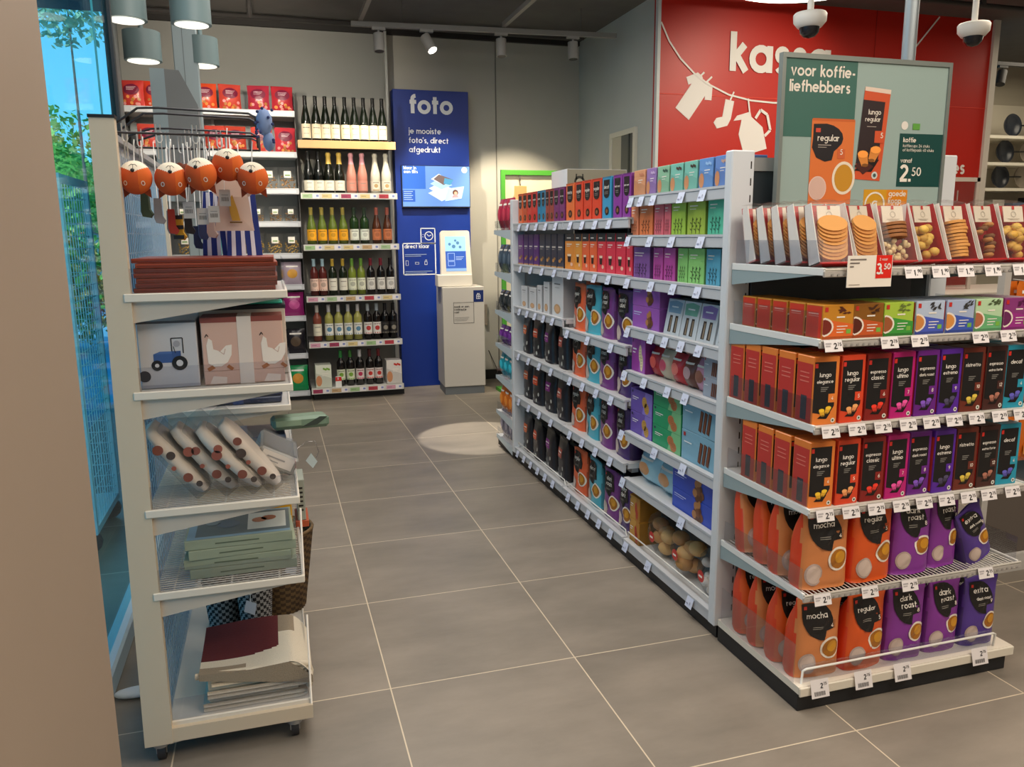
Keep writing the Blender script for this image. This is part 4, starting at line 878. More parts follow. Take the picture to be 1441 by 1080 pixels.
# ---------------------------------------------------------------- end of aisle products
CB = [('e8843a', 'e8b030', ('lungo', 'elegance'), 4, 'light orange'), ('e04a2a', 'f09a60', ('lungo', 'regular'), 5, 'orange red'), ('8a2420', 'e03a2a', ('espresso', 'classic'), 6, 'dark red'), ('c0207a', 'e0509a', ('lungo', 'ultimo'), 7, 'magenta'), ('6a2488', '7a50b8', ('espresso', 'dark roast'), 8, 'purple'), ('5a2aa0', '4a4460', ('lungo', 'estremo'), 9, 'violet'), ('6e3024', 'c8b048', ('ristretto',), 10, 'brown'), ('4a2a26', 'a06a5a', ('espresso', 'extra forte'), 12, 'dark brown'), ('2a9ab8', '5a58b0', ('decaf',), 4, 'teal')]
EF = -.462
CX = [1.141, 1.227, 1.312, 1.394, 1.478, 1.560, 1.642, 1.724, 1.802]
for row, z in enumerate((.842, .606)):
    for i, (c, cp, tx, num, nm) in enumerate(CB):
        h = .188; f = capsule_box(c, cp, tx, num, .077 if i not in (0,) else .08, h)
        x = CX[i]+(.004 if row else 0); rt = radians((-3, 2, -2, 3, 0, 2, -3, 2, -4)[i]+(2 if row else 0))
        place('cb%d' % i, f, 'coffee_capsule_box', '%s %s capsule box in front on the %s capsule shelf' % (nm, ' '.join(tx), ('upper', 'lower')[row]), 'box', (x, EF+.04+(.006 if row and i == 4 else 0), z), rt*.5, 'capsule boxes at the front')
    for k in range(1, 5 if row == 0 else 4):
        place('cb0', None, 'coffee_capsule_box', 'light orange capsule box, red side showing, %s behind the front one, %s shelf' % (ORD[k-1], ('upper', 'lower')[row]), 'box', (1.141, EF+.04+.083*k, z), 0, 'capsule boxes behind the left front ones')
    for i in range(1, 9):
        place('cb%d' % i, None, 'coffee_capsule_box', '%s %s capsule box behind the front one, %s capsule shelf' % (CB[i][4], ' '.join(CB[i][2]), ('upper', 'lower')[row]), 'box', (CX[i], EF+.04+.09, z), 0, 'capsule boxes in the second row')
TB = [('c8882a', 'e06a2c', '7a2a20', '5a2a1a', 'amber and orange', 1.165), ('8a5a20', 'c85a28', '5a2418', '4a2a1a', 'bronze brown', 1.262), ('a8c848', '3f9a3e', 'a05a34', '6a7a3a', 'lime green', 1.362), ('b8c8e0', '4a5ec0', 'd08a4a', '3a3a3a', 'periwinkle blue', 1.468), ('a8b8d8', '3f5ab8', 'd8924a', '3a3a3a', 'denim blue', 1.573), ('b8d8b0', '6ab078', 'b06a4a', '4a5a3a', 'pale green', 1.675), ('8a3a7a', '9a2f86', '6a2a5a', '5a1f4a', 'purple', 1.778)]
for i, (c1, c2, cup, leaf, nm, x) in enumerate(TB):
    place('tb%d' % i, tea_box(c1, c2, cup, leaf), 'tea_box', '%s tea box in front, %s from left on the endcap tea shelf' % (nm, ORD[i]), 'box', (x, EF+.037, 1.076), 0, 'tea boxes at the front of the endcap')
    place('tb%d' % i, None, 'tea_box', '%s tea box directly behind the front one, column %s from left' % (nm, ORD[i]), 'box', (x, EF+.037+.075, 1.076), 0, 'tea boxes in the second row')
for k in (2, 3, 4):
    place('tb0', None, 'tea_box', 'amber tea box showing its red side near the gondola post, %s in the left column' % ORD[k], 'box', (1.165, EF+.037+.0765*k, 1.076), 0, 'tea boxes behind the left front one')
# coffee pad bags
MOC, REG, DKR, XDR = ('d2844e', ('mocha',), 4, 'caramel orange'), ('dc5a22', ('regular',), 5, 'bright orange'), ('86379a', ('dark', 'roast'), 8, 'purple'), ('543a92', ('extra', 'dark roast'), 9, 'dark violet')
def pad(t, key, name_lab, x, y, z, rz=0, ry=0, w=.158, h=.245, rx=0, g='coffee pad bags on the endcap'):
    c, tx, num, nm = t
    place('ep'+key, bag(w, .085, h, c, None, tx, num, sum(map(ord, key)), 'pads', darker='d8421e' if t in (MOC, REG) else None), 'coffee_pad_bag', name_lab, 'bag', (x, y, z), rz, g, rx, ry)
pad(MOC, 'm1', 'caramel orange mocha bag in front at the left of the upper bag shelf', 1.185, -.415, .358, radians(-4), w=.165)
pad(REG, 'r1', 'bright orange regular bag in front on the upper bag shelf', 1.345, -.415, .358, radians(4), w=.155)
pad(DKR, 'd1', 'purple dark roast bag right of the regular bag on the upper bag shelf', 1.492, -.41, .358, radians(-2), w=.142)
pad(DKR, 'd2', 'purple dark roast bag beside the slumped violet bag on the upper bag shelf', 1.622, -.395, .358, radians(6), w=.125, h=.25)
pad(XDR, 'x1', 'violet bag slumped and leaning at the right end of the upper bag shelf', 1.765, -.40, .366, radians(8), radians(-24), w=.12, h=.19)
for k, (dy, rx_) in enumerate(((.09, -4), (.17, -7), (.26, -12))):
    pad(MOC if k != 1 else REG, 'm1' if k != 1 else 'r1', '%s bag, %s behind the front mocha bag on the upper bag shelf' % (('caramel orange', 'bright orange', 'caramel orange')[k], ORD[k]), 1.18, -.41+dy, .36, radians(-3), rx=radians(rx_), g='bags behind the mocha bag, upper shelf')
pad(REG, 'r1', 'bright orange regular bag second in line on the upper bag shelf', 1.345, -.31, .358, radians(2), g='second row bags, upper shelf')
pad(DKR, 'd1', 'purple dark roast bag second in line on the upper bag shelf', 1.492, -.31, .358, 0, g='second row bags, upper shelf')
pad(MOC, 'm2', 'caramel orange mocha bag in front at the left of the bottom bag shelf', 1.188, -.405, .079, radians(-3), w=.16)
pad(REG, 'r2', 'bright orange regular bag in front on the bottom bag shelf', 1.348, -.41, .079, radians(5), w=.155)
pad(DKR, 'd3', 'purple dark roast bag, left of two in front on the bottom bag shelf', 1.50, -.405, .079, radians(-2), w=.145)
pad(DKR, 'd4', 'purple dark roast bag, right of two in front on the bottom bag shelf', 1.645, -.40, .079, radians(4), w=.14, h=.24)
pad(XDR, 'x2', 'dark violet extra dark roast bag in front at the right of the bottom shelf', 1.785, -.405, .079, radians(-2), w=.135, h=.225)
for k, (dy, rx_) in enumerate(((.09, 0), (.18, -3), (.265, -5))):
    pad((REG, MOC, REG)[k], ('r2', 'm2', 'r2')[k], '%s bag, %s behind the front mocha bag on the bottom bag shelf' % (('bright orange', 'caramel orange', 'bright orange')[k], ORD[k]), 1.182, -.405+dy, .08, radians(-3), rx=radians(rx_), g='bags behind the mocha bag, bottom shelf')
for x, t, key, n in ((1.348, REG, 'r2', 'bright orange regular'), (1.50, DKR, 'd3', 'left purple dark roast'), (1.645, DKR, 'd4', 'right purple dark roast'), (1.785, XDR, 'x2', 'dark violet extra dark roast')):
    pad(t, key, n+' bag second in line on the bottom bag shelf', x, -.30, .079, 0, g='second row bags, bottom shelf')

# biscuit tray packs on the top endcap shelf
def cookiepack(seed, kind):
    def f():
        W, Hh, D = .102, .168, .055; b = B(); wm = MM('e2dcd6', .45); rm = MM('b41c20', .45)
        # slanted carton tray: back and floor red inside, white sides
        b.box(-W/2, W/2, D/2-.003, D/2, 0, Hh, rm); b.box(-W/2, W/2, -D/2, D/2, 0, .004, rm)
        for s in (-1, 1):
            x = s*W/2; q = [(x, -D/2, 0), (x, D/2, 0), (x, D/2, Hh), (x, D/2-.035, Hh), (x, -D/2+.004, .03)]; q2 = [(x-s*.002, y, z) for _, y, z in q]
            b.add(q, [(0, 1, 2, 3, 4)], wm); b.add(q2, [(0, 1, 2, 3, 4)], rm); b.add(q+q2, [(k, (k+1) % 5, 5+(k+1) % 5, 5+k) for k in range(5)], wm)
        b.box(-W/2, W/2, D/2-.004, D/2-.0, Hh-.016, Hh+.002, rm)
        c = B(); rn = random.Random(seed)
        if kind == 'stack':
            for k in range(11): ox = rn.uniform(-.004, .004); c.cyl((ox, -.0, .012+k*.0095), (ox, -.0, .012+k*.0095+.0075), .034+rn.uniform(-.002, .002), M(206, 146, 76, .7), 16)
        elif kind == 'fan':
            for k in range(9):
                z = .032+k*.0095; c.add([], [], M(206, 146, 76, .7)); a = radians(-62+k*2); P = [(.043*cos(2*pi*t/18), .043*sin(2*pi*t/18)) for t in range(18)]
                vs = [(u, -.008+v*cos(a)*.3-.001*k, z+v*.55+.0) for u, v in P]+[(u, -.014+v*cos(a)*.3-.001*k, z+.002+v*.55) for u, v in P]
                c.add(vs, [list(range(18)), list(range(18, 36))]+[(t, (t+1) % 18, 18+(t+1) % 18, 18+t) for t in range(18)], M(*((210, 150, 80), (196, 132, 66))[k % 2], .7))
        elif kind == 'round':
            for k in range(16): c.sphere((rn.uniform(-.03, .03), rn.uniform(-.012, .012), .018+rn.uniform(0, .085)), .017, M(*((222, 182, 84), (206, 160, 66))[k % 2], .6), 10, 1, .8, .75)
        elif kind == 'twist':
            for k in range(9): 
                x, z = rn.uniform(-.025, .025), .018+k*.011; c.lathe([(0, z-.007), (.012, z-.006), (.016, z), (.012, z+.006), (0, z+.007)], M(*((186, 128, 66), (120, 76, 40))[k % 2], .7), 12, (x, -.002))
        else:
            for k in range(40): c.sphere((rn.uniform(-.038, .038), rn.uniform(-.014, .012), .012+rn.uniform(0, .05)), .008, M(226, 200, 150, .7), 6)
            for k in range(4): c.cyl((0, 0, .07+k*.011), (0, 0, .078+k*.011), .036, M(150, 96, 50, .7), 16)
        t = B(); mp = plane((0, D/2-.034, Hh-.058), (1, 0, 0), (0, .22, 1), (0, -1, 0)); t.box(-.034, .034, D/2-.034, D/2-.032, Hh-.054, Hh-.008, MM('e6dccc')); mp = plane((0, D/2-.034, Hh-.054))
        t.rect(-.004, .004, .036, .046, mp, MM('c42420'), .0015); t.line([(-.008+.008*cos(a*pi/5), .022+.008*sin(a*pi/5)) for a in range(11)], .0012, plane((.008, D/2-.034, Hh-.054)), MM('9a9084'), .0012); t.rect(-.02, .02, .008, .0095, mp, MM('b0a698'), .001); t.rect(-.014, .014, .005, .006, mp, MM('b0a698'), .001)
        fl = B(); rr = random.Random(seed+9)
        fl.add([(-W/2, -D/2-.002, .002), (W/2, -D/2-.002, .002), (W/2+.001, D/2-.036, Hh), (-W/2-.001, D/2-.036, Hh), (-W/4, D/2-.03, Hh+.012), (W/4, D/2-.03, Hh+.009), (W/2+.002, D/2, Hh+.01), (-W/2-.002, D/2, Hh+.012)], [(0, 1, 2, 3), (3, 2, 5, 4), (4, 5, 6, 7)], FILM)
        return [('carton_tray', b, None), ('biscuits', c, None), ('name_card', t, None), ('clear_wrapper', fl, None)]
    return f
CK = [('fan', 'overlapping round golden biscuits'), ('fan', 'thin round biscuits, right of the promotion card'), ('nut', 'dark biscuits above pale crumbs'), ('round', 'small yellow round biscuits'), ('stack', 'one neat stack of ginger biscuits'), ('twist', 'chocolate and plain biscuits, second from right'), ('round', 'pale round biscuits at the right end')]
def ckplace(i, kind, label, x, y, rz, rx=radians(-14), g='biscuit packs on the top endcap shelf'):
    key = 'ck%s%d' % (kind, i % 2)
    if key not in _proto: _proto[key] = [(n, b.mesh(n), p) for n, b, p in cookiepack(i, kind)()]
    r = thing('biscuit_pack', label, 'packet', (x, y, 1.27), rz, g, rx)
    for n, me, p in _proto[key]: link(n, me, r)
for i, ((kd, lb), x) in enumerate(zip(CK, (1.168, 1.272, 1.378, 1.484, 1.590, 1.697, 1.805))):
    ckplace(i, kd, 'biscuit pack with '+lb, x, -.415, radians((-6, 10, -2, 8, 3, 6, -4)[i]))
for k in range(4):
    ckplace(k, 'fan', 'white sided biscuit pack seen from the side, %s behind the front left pack' % ORD[k], 1.158-.003*k, -.352+.068*k, radians(-4), g='biscuit packs behind the front left pack')

# ---------------------------------------------------------------- wine
def wine(key, fn, x, z, label, y=4.585, g=None): place(key, fn, 'wine_bottle', label, 'bottle', (x, y, z), 0, g)
for i, x in enumerate((.075, .155, .23, .305, .385, .46, .535, .61, .685)):
    wine('w1', bottle('slim', '141a12', 'e8dcc0', '10100e', .345, .036, .11, .02), x, 2.118, 'dark slim wine bottle with blank cream label, %s from left on the top wine shelf' % ORD[i], g='wine bottles on the top shelf')
W2 = [('slim', '0e100e', 'e6e0cc', '101010', 'black bottle with large cream label', None)]*2+[('sekt', '14160e', 'e8e0d0', 'c8a84e', 'gold topped sparkling bottle', None)]*2+[('sekt', 'c98878', 'c98878', 'd89aa0', 'metallic pink sparkling bottle', None)]*2+[('sekt', 'd8d4c4', 'dcd8c8', 'cfcab8', 'white sparkling bottle with small dots', 'b89a6a')]*2
for i, (x, t) in enumerate(zip((.075, .155, .235, .32, .415, .505, .61, .7), W2)):
    wine('w2'+t[1], bottle(t[0], t[1], t[2], t[3], .33 if t[0] == 'slim' else .32, .04, .08, .02, t[5]), x, 1.71, '%s, %s of the pair on the second wine shelf' % (t[4], ('left', 'right')[i % 2]), g='bottles on the second wine shelf')
W3 = [('slim', '5a6a26', 'e8a824', '9a8a40', 'green bottle with yellow label')]*4+[('bord', '22381c', 'dfe4d8', '2a3a2a', 'dark green bottle with white label')]*2+[('slim', '4a2616', 'c0724a', 'a85a4a', 'brown bottle with copper label')]*2
for i, (x, t) in enumerate(zip((.075, .16, .245, .33, .42, .505, .605, .695), W3)):
    wine('w3'+t[1], bottle(t[0], t[1], t[2], t[3], .295, .037, .09, .03, dk(t[2], .85)), x, 1.3, '%s, %s from left on the third wine shelf' % (t[4], ORD[i]), g='bottles on the third wine shelf')
W4 = [('5a2420', 'e8c8b8', '9ab8c4', 'rose bottle with pale label')]*2+[('1a2414', 'e0ddd0', 'b89a3a', 'dark bottle with gold cap')]*2+[('7a8a34', 'dfe2cc', '6a9a3a', 'green bottle with lime cap')]*2+[('141012', 'dcdad4', '7a1f2e', 'red wine bottle with wine red cap')]*2+[('120e10', 'e0ddd8', '1a1416', 'red wine bottle with black cap')]
for i, (x, t) in enumerate(zip((.075, .145, .225, .31, .385, .46, .54, .625, .705), W4)):
    wine('w4'+t[0], bottle('bord', t[0], t[1], t[2], .3, .034, .1, .04, None if i in (2, 3) else dk(t[1], .8)), x, .88, '%s, %s from left on the fourth wine shelf' % (t[3], ORD[i]), g='bottles on the fourth wine shelf')
W5 = [('8a4a3a', 'e4dfc8', 'c8c4bc', 'pink bottle with silver cap', None), ('a8a65a', 'e8e8e0', 'c8c8ca', 'pale bottle with a blue bird label', '5a8aa8'), ('a8a65a', 'e8e8e0', 'c8c8ca', 'pale bottle with a blue bird label', '5a8aa8'), ('a8a65a', 'e8e8e0', 'c8c8ca', 'pale bottle with a blue bird label', '5a8aa8'), ('a8a65a', 'e8e8e0', 'c8c8ca', 'pale bottle with a blue bird label', '5a8aa8'), ('17100f', 'e4e2dc', 'a8b4bc', 'dark bottle with a red heart label', 'b83a3a'), ('17100f', 'e4e2dc', 'a8b4bc', 'dark bottle with a red heart label', 'b83a3a'), ('0e0c0d', '1c1a1c', '0f0d0e', 'all black bottle', '8a8478'), ('0e0c0d', '1c1a1c', '0f0d0e', 'all black bottle', '8a8478')]
for i, (x, t) in enumerate(zip((.08, .175, .255, .335, .415, .5, .575, .645, .715), W5)):
    wine('w5'+t[0]+t[1], bottle('bord', t[0], t[1], t[2], .3, .035, .1, .045, t[4]), x, .5, '%s, %s from left on the fifth wine shelf' % (t[3], ORD[i]), g='bottles on the fifth wine shelf')
for i, (x, c1, c2, cp) in enumerate(((.255, 'dfe4cc', '7aa83a', '2f8a44'), (.335, 'dfe4cc', '7aa83a', '3a7a34'), (.415, 'e0d4d0', 'c02f5a', 'c8c8ca'), (.5, 'e0d4d0', 'c8302a', '4a1a1e'), (.575, 'e0d4d0', 'c8302a', '6a1a22'))):
    wine('w6%d' % i, bottle('bord', '120e0e', c1, cp, .3, .035, .09, .05, c2), x, .11, 'dark wine bottle with %s printed label, %s from left on the bottom wine shelf' % (('green', 'green', 'pink', 'red', 'red')[i], ORD[i]), g='bottles on the bottom wine shelf')
place('wb1', carton(.13, .15, .19, 'dfe4d4', 'cup', '7aa83a'), 'boxed_wine', 'white and green wine box at the left of the bottom wine shelf', 'box', (.105, 4.6, .11), 0)
place('wb2', carton(.13, .15, .2, 'ddd8d2', 'cup', 'c8302a'), 'boxed_wine', 'white and red wine box at the right of the bottom wine shelf', 'box', (.70, 4.6, .11), 0)
# ---------------------------------------------------------------- snacks
CR = [(-1.19, 'c8403a'), (-1.05, 'd8442c'), (-.67, 'd8502e'), (-.49, 'cc4a3e'), (-.275, 'b03448'), (-.095, 'b8303c')]
for i, (x, c) in enumerate(CR):
    place('crisp'+c, pillow(.17 if i != 1 else .13, .205, .08, c, 'crisps', 'e8964a', i), 'crisp_bag', 'red crisp bag, %s from left on the top snack shelf' % ORD[i], 'bag', (x, 4.68, 2.337), radians((-8, 6, 4, 10, -5, 4)[i]), 'crisp bags on the top snack shelf')
for i, (x, c) in enumerate(((-1.1, 'cc4a3e'), (-.62, 'cc4a3e'), (-.47, 'c04838'), (-.27, 'd8544a'), (-.09, 'c83c48'))):
    place('crisb'+c, pillow(.165, .205, .08, c, 'crisps', 'e8a05a', i+7), 'crisp_bag', 'pinkish red crisp bag, %s from left on the second snack shelf' % ORD[i], 'bag', (x, 4.68, 2.022), radians((5, -4, 8, -3, 6)[i]), 'crisp bags on the second snack shelf')
def snack(row, xs, key, fn, name, lab, h): 
    for i, x in enumerate(xs): place(key, fn, name, lab % ORD[i], 'bag', (x, 4.66, SZ[row]+.003), radians(random.uniform(-6, 6)), lab.split(',')[0]+'s')
snack(2, (-.95, -.55, -.38, -.23, -.09), 'nut1', pillow(.14, .18, .07, 'c8b8a8', 'nuts', 'c89a68', 3, True), 'nut_bag', 'clear bag of mixed nuts, %s from left on the third snack shelf', .18)
snack(3, (-.9, -.5, -.34, -.2, -.08), 'nut2', pillow(.11, .13, .07, 'c8b8a8', 'nuts', 'b08a5a', 6, True), 'nut_bag', 'small clear nut bag, %s from left on the fourth snack shelf', .13)
snack(4, (-.9, -.5, -.36, -.22, -.085), 'nut3', pillow(.135, .17, .07, 'c8b8a8', 'nuts', 'e0b860', 9, True), 'nut_bag', 'clear bag of yellow snack mix, %s from left on the fifth snack shelf', .17)
snack(5, (-.5, -.3, -.1), 'sw1', pillow(.16, .19, .07, 'b8a8b8', 'plain', 'd8a040', 12), 'sweets_bag', 'pale lilac sweets bag, %s from left on the sixth snack shelf', .19)
snack(6, (-.5, -.3, -.1), 'sw2', pillow(.17, .2, .08, 'a02a78', 'plain', 'c8569a', 15), 'sweets_bag', 'magenta sweets bag, %s from left on the seventh snack shelf', .2)
snack(7, (-.5, -.3, -.1), 'sw3', pillow(.16, .21, .07, '24222a', 'plain', '5a4a3a', 18), 'liquorice_bag', 'black liquorice bag, %s from left on the eighth snack shelf', .21)
snack(8, (-.5, -.3, -.1), 'sw4', pillow(.17, .22, .07, '1f9a5a', 'plain', 'e0a040', 21), 'crisp_bag', 'green crisp bag, %s from left on the bottom snack shelf', .22)
# ---------------------------------------------------------------- display trolley on the left
TY = -.18
tl = thing('display_trolley', 'beige rolling display trolley with wire shelves at the left by the window', 'trolley', (-.42, .3, 0))
TB_ = M(206, 190, 166, .45)
def tp(b, n, par=None):
    o = b.done(n, par or tl)
    if par is None: o.location = (.42, -.3, 0)
    return o
tp(B().add([(-.660, TY, .06), (-.592, TY, .06), (-.589, TY, 1.625), (-.641, TY, 1.625), (-.660, TY+.03, .06), (-.592, TY+.03, .06), (-.589, TY+.03, 1.625), (-.641, TY+.03, 1.625)], [(0,1,2,3),(4,5,6,7),(0,1,5,4),(1,2,6,5),(2,3,7,6),(3,0,4,7)], TB_), 'end_upright')
tp(B().box(-.643, -.587, TY-.002, TY+.032, 1.625, 1.632, BLACK), 'upright_cap')
tp(B().box(-.655, -.60, .80, .83, .055, 1.6, TB_), 'rear_upright')
tp(B().box(-.655, -.235, TY+.002, TY+.02, .062, .10, TB_).box(-.655, -.235, .8, .818, .062, .10, TB_).box(-.654, -.635, TY+.021, .799, .062, .10, TB_).box(-.25, -.2355, TY+.021, .799, .062, .10, TB_).box(-.634, -.251, TY+.022, .798, .078, .084, M(196, 204, 210, .4)), 'base_frame')
m = B(); wm = M(176, 188, 200, .35, .4)
for z in [.12+.05*k for k in range(29)]: m.cyl((-.612, TY+.03, z), (-.612, .80, z), .0016, wm, 4, cap=False)
for y in [TY+.05+.03*k for k in range(31)]: m.cyl((-.610, y, .1), (-.610, y, 1.56), .0016, wm, 4, cap=False)
tp(m, 'wire_mesh_back')
tp(B().box(-.63, -.615, TY+.03, .8, 1.53, 1.6, M(176, 184, 190, .4)).box(-.632, -.60, TY+.03, .8, 1.585, 1.6, M(150, 150, 150, .4)), 'top_beam')
for x, y in ((-.625, -.15), (-.285, -.15), (-.63, .78), (-.285, .78)):
    c = B(); c.box(x-.026, x+.026, y-.022, y+.022, .057, .0615, STEEL); c.cyl((x, y, .057), (x, y, .044), .02, STEEL, 14); 
    for s in (-1, 1): c.box(x+s*.012-.0015, x+s*.012+.0015, y-.006, y+.022, .022, .05, STEEL)
    o = tp(c, 'caster'); B().cyl((x-.01, y+.01, .026), (x+.01, y+.01, .026), .026, M(38, 38, 42, .5), 20).cyl((x-.0115, y+.01, .026), (x+.0115, y+.01, .026), .009, STEEL, 12).done('wheel', o)
def tshelf(z, y0, y1, solid=False):
    wmat = M(222, 214, 200, .4)
    b = B()
    if solid: b.box(-.60, -.24, y0, y1, z-.01, z, wmat)
    else:
        n = int((y1-y0)/.014)
        for k in range(n): yy = y0+.006+k*.014; b.cyl((-.6, yy, z-.003), (-.24, yy, z-.003), .0018, wmat, 4, cap=False)
        for x in (-.56, -.42, -.3): b.cyl((x, y0, z-.007), (x, y1, z-.007), .0026, wmat, 4, cap=False)
    s = tp(b, 'shelf')
    r = B().box(-.605, -.236, y0-.004, y0+.004, z-.018, z+.002, wmat, .002).box(-.244, -.236, y0, y1, z-.012, z+.002, wmat, .002)
    r.done('shelf_edge', s)
    br = B(); br.add([(-.603, y0+.01, z-.07), (-.603, y0+.01, z-.018), (-.245, y0+.01, z-.018), (-.603, y0+.013, z-.07), (-.603, y0+.013, z-.018), (-.245, y0+.013, z-.018)], [(0,1,2),(3,4,5),(0,2,5,3),(0,1,4,3),(1,2,5,4)], M(196, 188, 176, .4)); br.done('side_bracket', s)
    g = B(); g.box(-.595, -.242, y0+.004, y0+.006, z, z+.06, ACRYL).box(-.242, -.24, y0+.005, y1-.005, z, z+.075, ACRYL); g.done('clear_guard', s)
    return s
tshelf(1.228, TY, .30, True); tshelf(.993, TY, .30); tshelf(.696, TY, .30); tshelf(.478, TY, .30); tshelf(.110, TY+.02, .78, True)
tshelf(.83, .36, .78, True); tshelf(.66, .36, .78, True)
rp = B()
for z0, z1 in ((.1, .36), (.46, .66)): rp.tube([(-.238, TY+.012, z0), (-.236, TY+.012, z1)], .003, M(226, 218, 206, .4))
tp(rp, 'edge_rod')
# items on the near shelves
for k in range(7):
    h = .0118; b = B(); b.box(-.163, .163, -.13, .13, 0, h-.001, M(*((132, 52, 32), (120, 44, 28), (142, 60, 38))[k % 3], .35), .001); b.box(-.160, .160, -.1305, -.13, .003, .0055, M(96, 34, 22, .5))
    tag(b.done('gift_box', None, (-.425+(k % 3)*.003, -.005, 1.2285+h*k), radians((k % 2)-.5)), 'flat rust brown box, %s from the bottom of the pile on the top trolley shelf' % ORD[k], 'box', 'flat rust brown boxes')
def drawbox(w, d, h, art):
    b = B(); mp = plane((0, -d/2, 0)); q = B()
    if art == 'tractor':
        b.box(-w/2, w/2, -d/2, d/2, 0, h, M(196, 196, 200, .4), .002)
        q.rect(-.035, .012, .062, .084, mp, MM('3a5a96')); q.flat([(-.035, .084), (-.02, .09), (.012, .09), (.012, .084)], mp, MM('4a6aa6')); q.rect(.008, .028, .05, .09, mp, MM('34528a'), .0008)
        q.line([(.008, .09), (.008, .122), (.034, .122), (.034, .084)], .0025, mp, INK, .001); q.line([(.016, .085), (.012, .102)], .0016, mp, INK, .001)
        q.disc(.02, .108, .008, mp, MM('a0a0a8'), .0009, 10)
        q.disc(-.028, .056, .013, mp, INK, .0014, 18); q.disc(-.028, .056, .005, mp, MM('c8c8cc'), .002, 12); q.disc(.024, .06, .018, mp, INK, .0014, 20); q.disc(.024, .06, .008, mp, MM('c8c8cc'), .002, 14)
        q.disc(-.058, .03, .014, mp, MM('2a2a34'), .001, 14); q.rect(-w/2, w/2, 0, .008, mp, MM('a8a8b0'))
        q.flat([(-w/2, h-.006), (w/2, h-.006), (w/2, h), (-w/2, h)], mp, MM('4a4a50'))
    else:
        b.box(-w/2, w/2, -d/2, d/2, 0, h, M(214, 176, 160, .45), .002); b.box(-w/2-.0005, w/2+.0005, -d/2-.0005, d/2+.0005, h-.012, h+.0008, M(140, 70, 62, .45))
        for cx in (-.055, .075):
            P = [(-.03, .055), (-.032, .1), (-.026, .118), (-.018, .112), (-.016, .09), (0, .084), (.014, .098), (.028, .1), (.026, .074), (.016, .056), (0, .046), (-.018, .046)]
            q.flat([(cx+u, v) for u, v in P], mp, MM('efe4d8'), .001); q.flat([(cx-.03, .034), (cx-.014, .042), (cx-.02, .05), (cx-.034, .042)], mp, MM('a8643a'), .001)
            q.flat([(cx+.012, .044), (cx+.024, .034), (cx+.03, .04), (cx+.018, .05)], mp, MM('a8643a'), .001); q.line([(cx-.034, .12), (cx-.03, .128), (cx-.026, .122)], .002, mp, INK, .0014); q.line([(cx-.004, .086), (cx+.008, .076), (cx+.012, .09)], .0015, mp, MM('c8a898'), .0014)
            q.flat([(cx-.03, .002), (cx+.01, .002), (cx+.012, .018), (cx-.02, .022)], mp, MM('ead8cc'), .001)
        q.rect(-w/2, w/2, .0345, .0355, mp, MM('a88070'), .0009)
        b.box(-.012, .022, -d/2-.001, d/2+.001, -.0005, h+.0015, M(226, 214, 204, .4))
    return b, q
b, q = drawbox(.135, .2, .165, 'tractor'); o = tag(b.done('storage_box', None, (-.525, -.03, .994)), 'grey storage box printed with a blue tractor on the trolley', 'box'); q.done('tractor_picture', o)
b, q = drawbox(.195, .11, .168, 'chicken'); o = tag(b.done('storage_box', None, (-.350, -.075, .994)), 'pink gift box printed with white geese and a pale paper band', 'box'); q.done('goose_picture', o)
b = B(); b.box(-.11, .11, -.06, .06, 0, .178, M(206, 196, 184, .5), .002); b.box(-.112, .112, -.062, .062, .175, .188, M(30, 34, 44, .45), .003); b.box(-.02, .105, -.05, .05, .188, .193, M(64, 196, 170, .45), .004); b.box(-.09, -.03, -.05, .05, .188, .192, M(214, 176, 66, .45), .003); b.cyl((.02, .0, .19), (.02, .0, .194), .022, M(30, 34, 44, .45), 16)
tag(b.done('storage_box', None, (-.352, .055, .994)), 'storage box with a turquoise, yellow and navy lid behind the goose box', 'box')
b = B(); b.box(-.05, .05, -.05, .05, 0, .16, M(196, 196, 202, .4), .002); b.box(-.051, .051, -.051, .051, .157, .165, M(52, 56, 66, .4)); tag(b.done('storage_box', None, (-.53, .14, .994)), 'second pale storage box standing behind the tractor box', 'box')
# leaning wrapped fabric packs
for k, (xb, xt) in enumerate(((-.47, -.60), (-.40, -.545), (-.335, -.49), (-.29, -.425))):
    L = .215; ang = math.atan2(xt-xb, .18); p = B(); w2 = .0195; rn = random.Random(k); R = 12; N = 12; vs = []
    for j in range(R+1):
        t = j/R; s = (1-.35*(abs(2*t-1))**4)
        for a in range(N):
            th = 2*pi*a/N; ca, sa = cos(th), sin(th); vs.append((w2*s*math.copysign(abs(ca)**.6, ca)+rn.uniform(-.0012, .0012), .075*s*math.copysign(abs(sa)**.5, sa)*(.8 if k % 2 else 1), t*L+rn.uniform(-.001, .001)))
    p.add(vs, [(j*N+a, j*N+(a+1) % N, (j+1)*N+(a+1) % N, (j+1)*N+a) for j in range(R) for a in range(N)]+[tuple(range(N)), tuple(range(R*N, R*N+N))], M(228, 216, 204, .6), True)
    root = thing('fabric_pack', 'cream fabric roll with rust dots wrapped in clear film, %s from left on the trolley' % ORD[k], 'packet', (xb-.0, -.05-.004*k, .697+abs(sin(ang))*w2+.002), 0, 'leaning wrapped fabric rolls', 0, ang)
    p.done('fabric', root); d = B(); mp = plane((0, -.078 if k % 2 == 0 else -.063, 0))
    for (u, v, r) in ((-.008, .16-.01*k, .013), (.006, .13+.01*k, .011), (0, .06, .012), (.01, .03, .008), (-.01, .1, .006)): d.disc(u, v, r, mp, MM(('a85a48', '8a4a3a', 'b86a54', '4a3a34', '9a5244')[int(v*100) % 5]), .002, 14)
    d.done('dot_print', root); fl = B(); fl.box(-w2-.003, w2+.003, -.081, .078, -.0, L+.03, FILM, .004); fl.done('clear_wrapper', root)
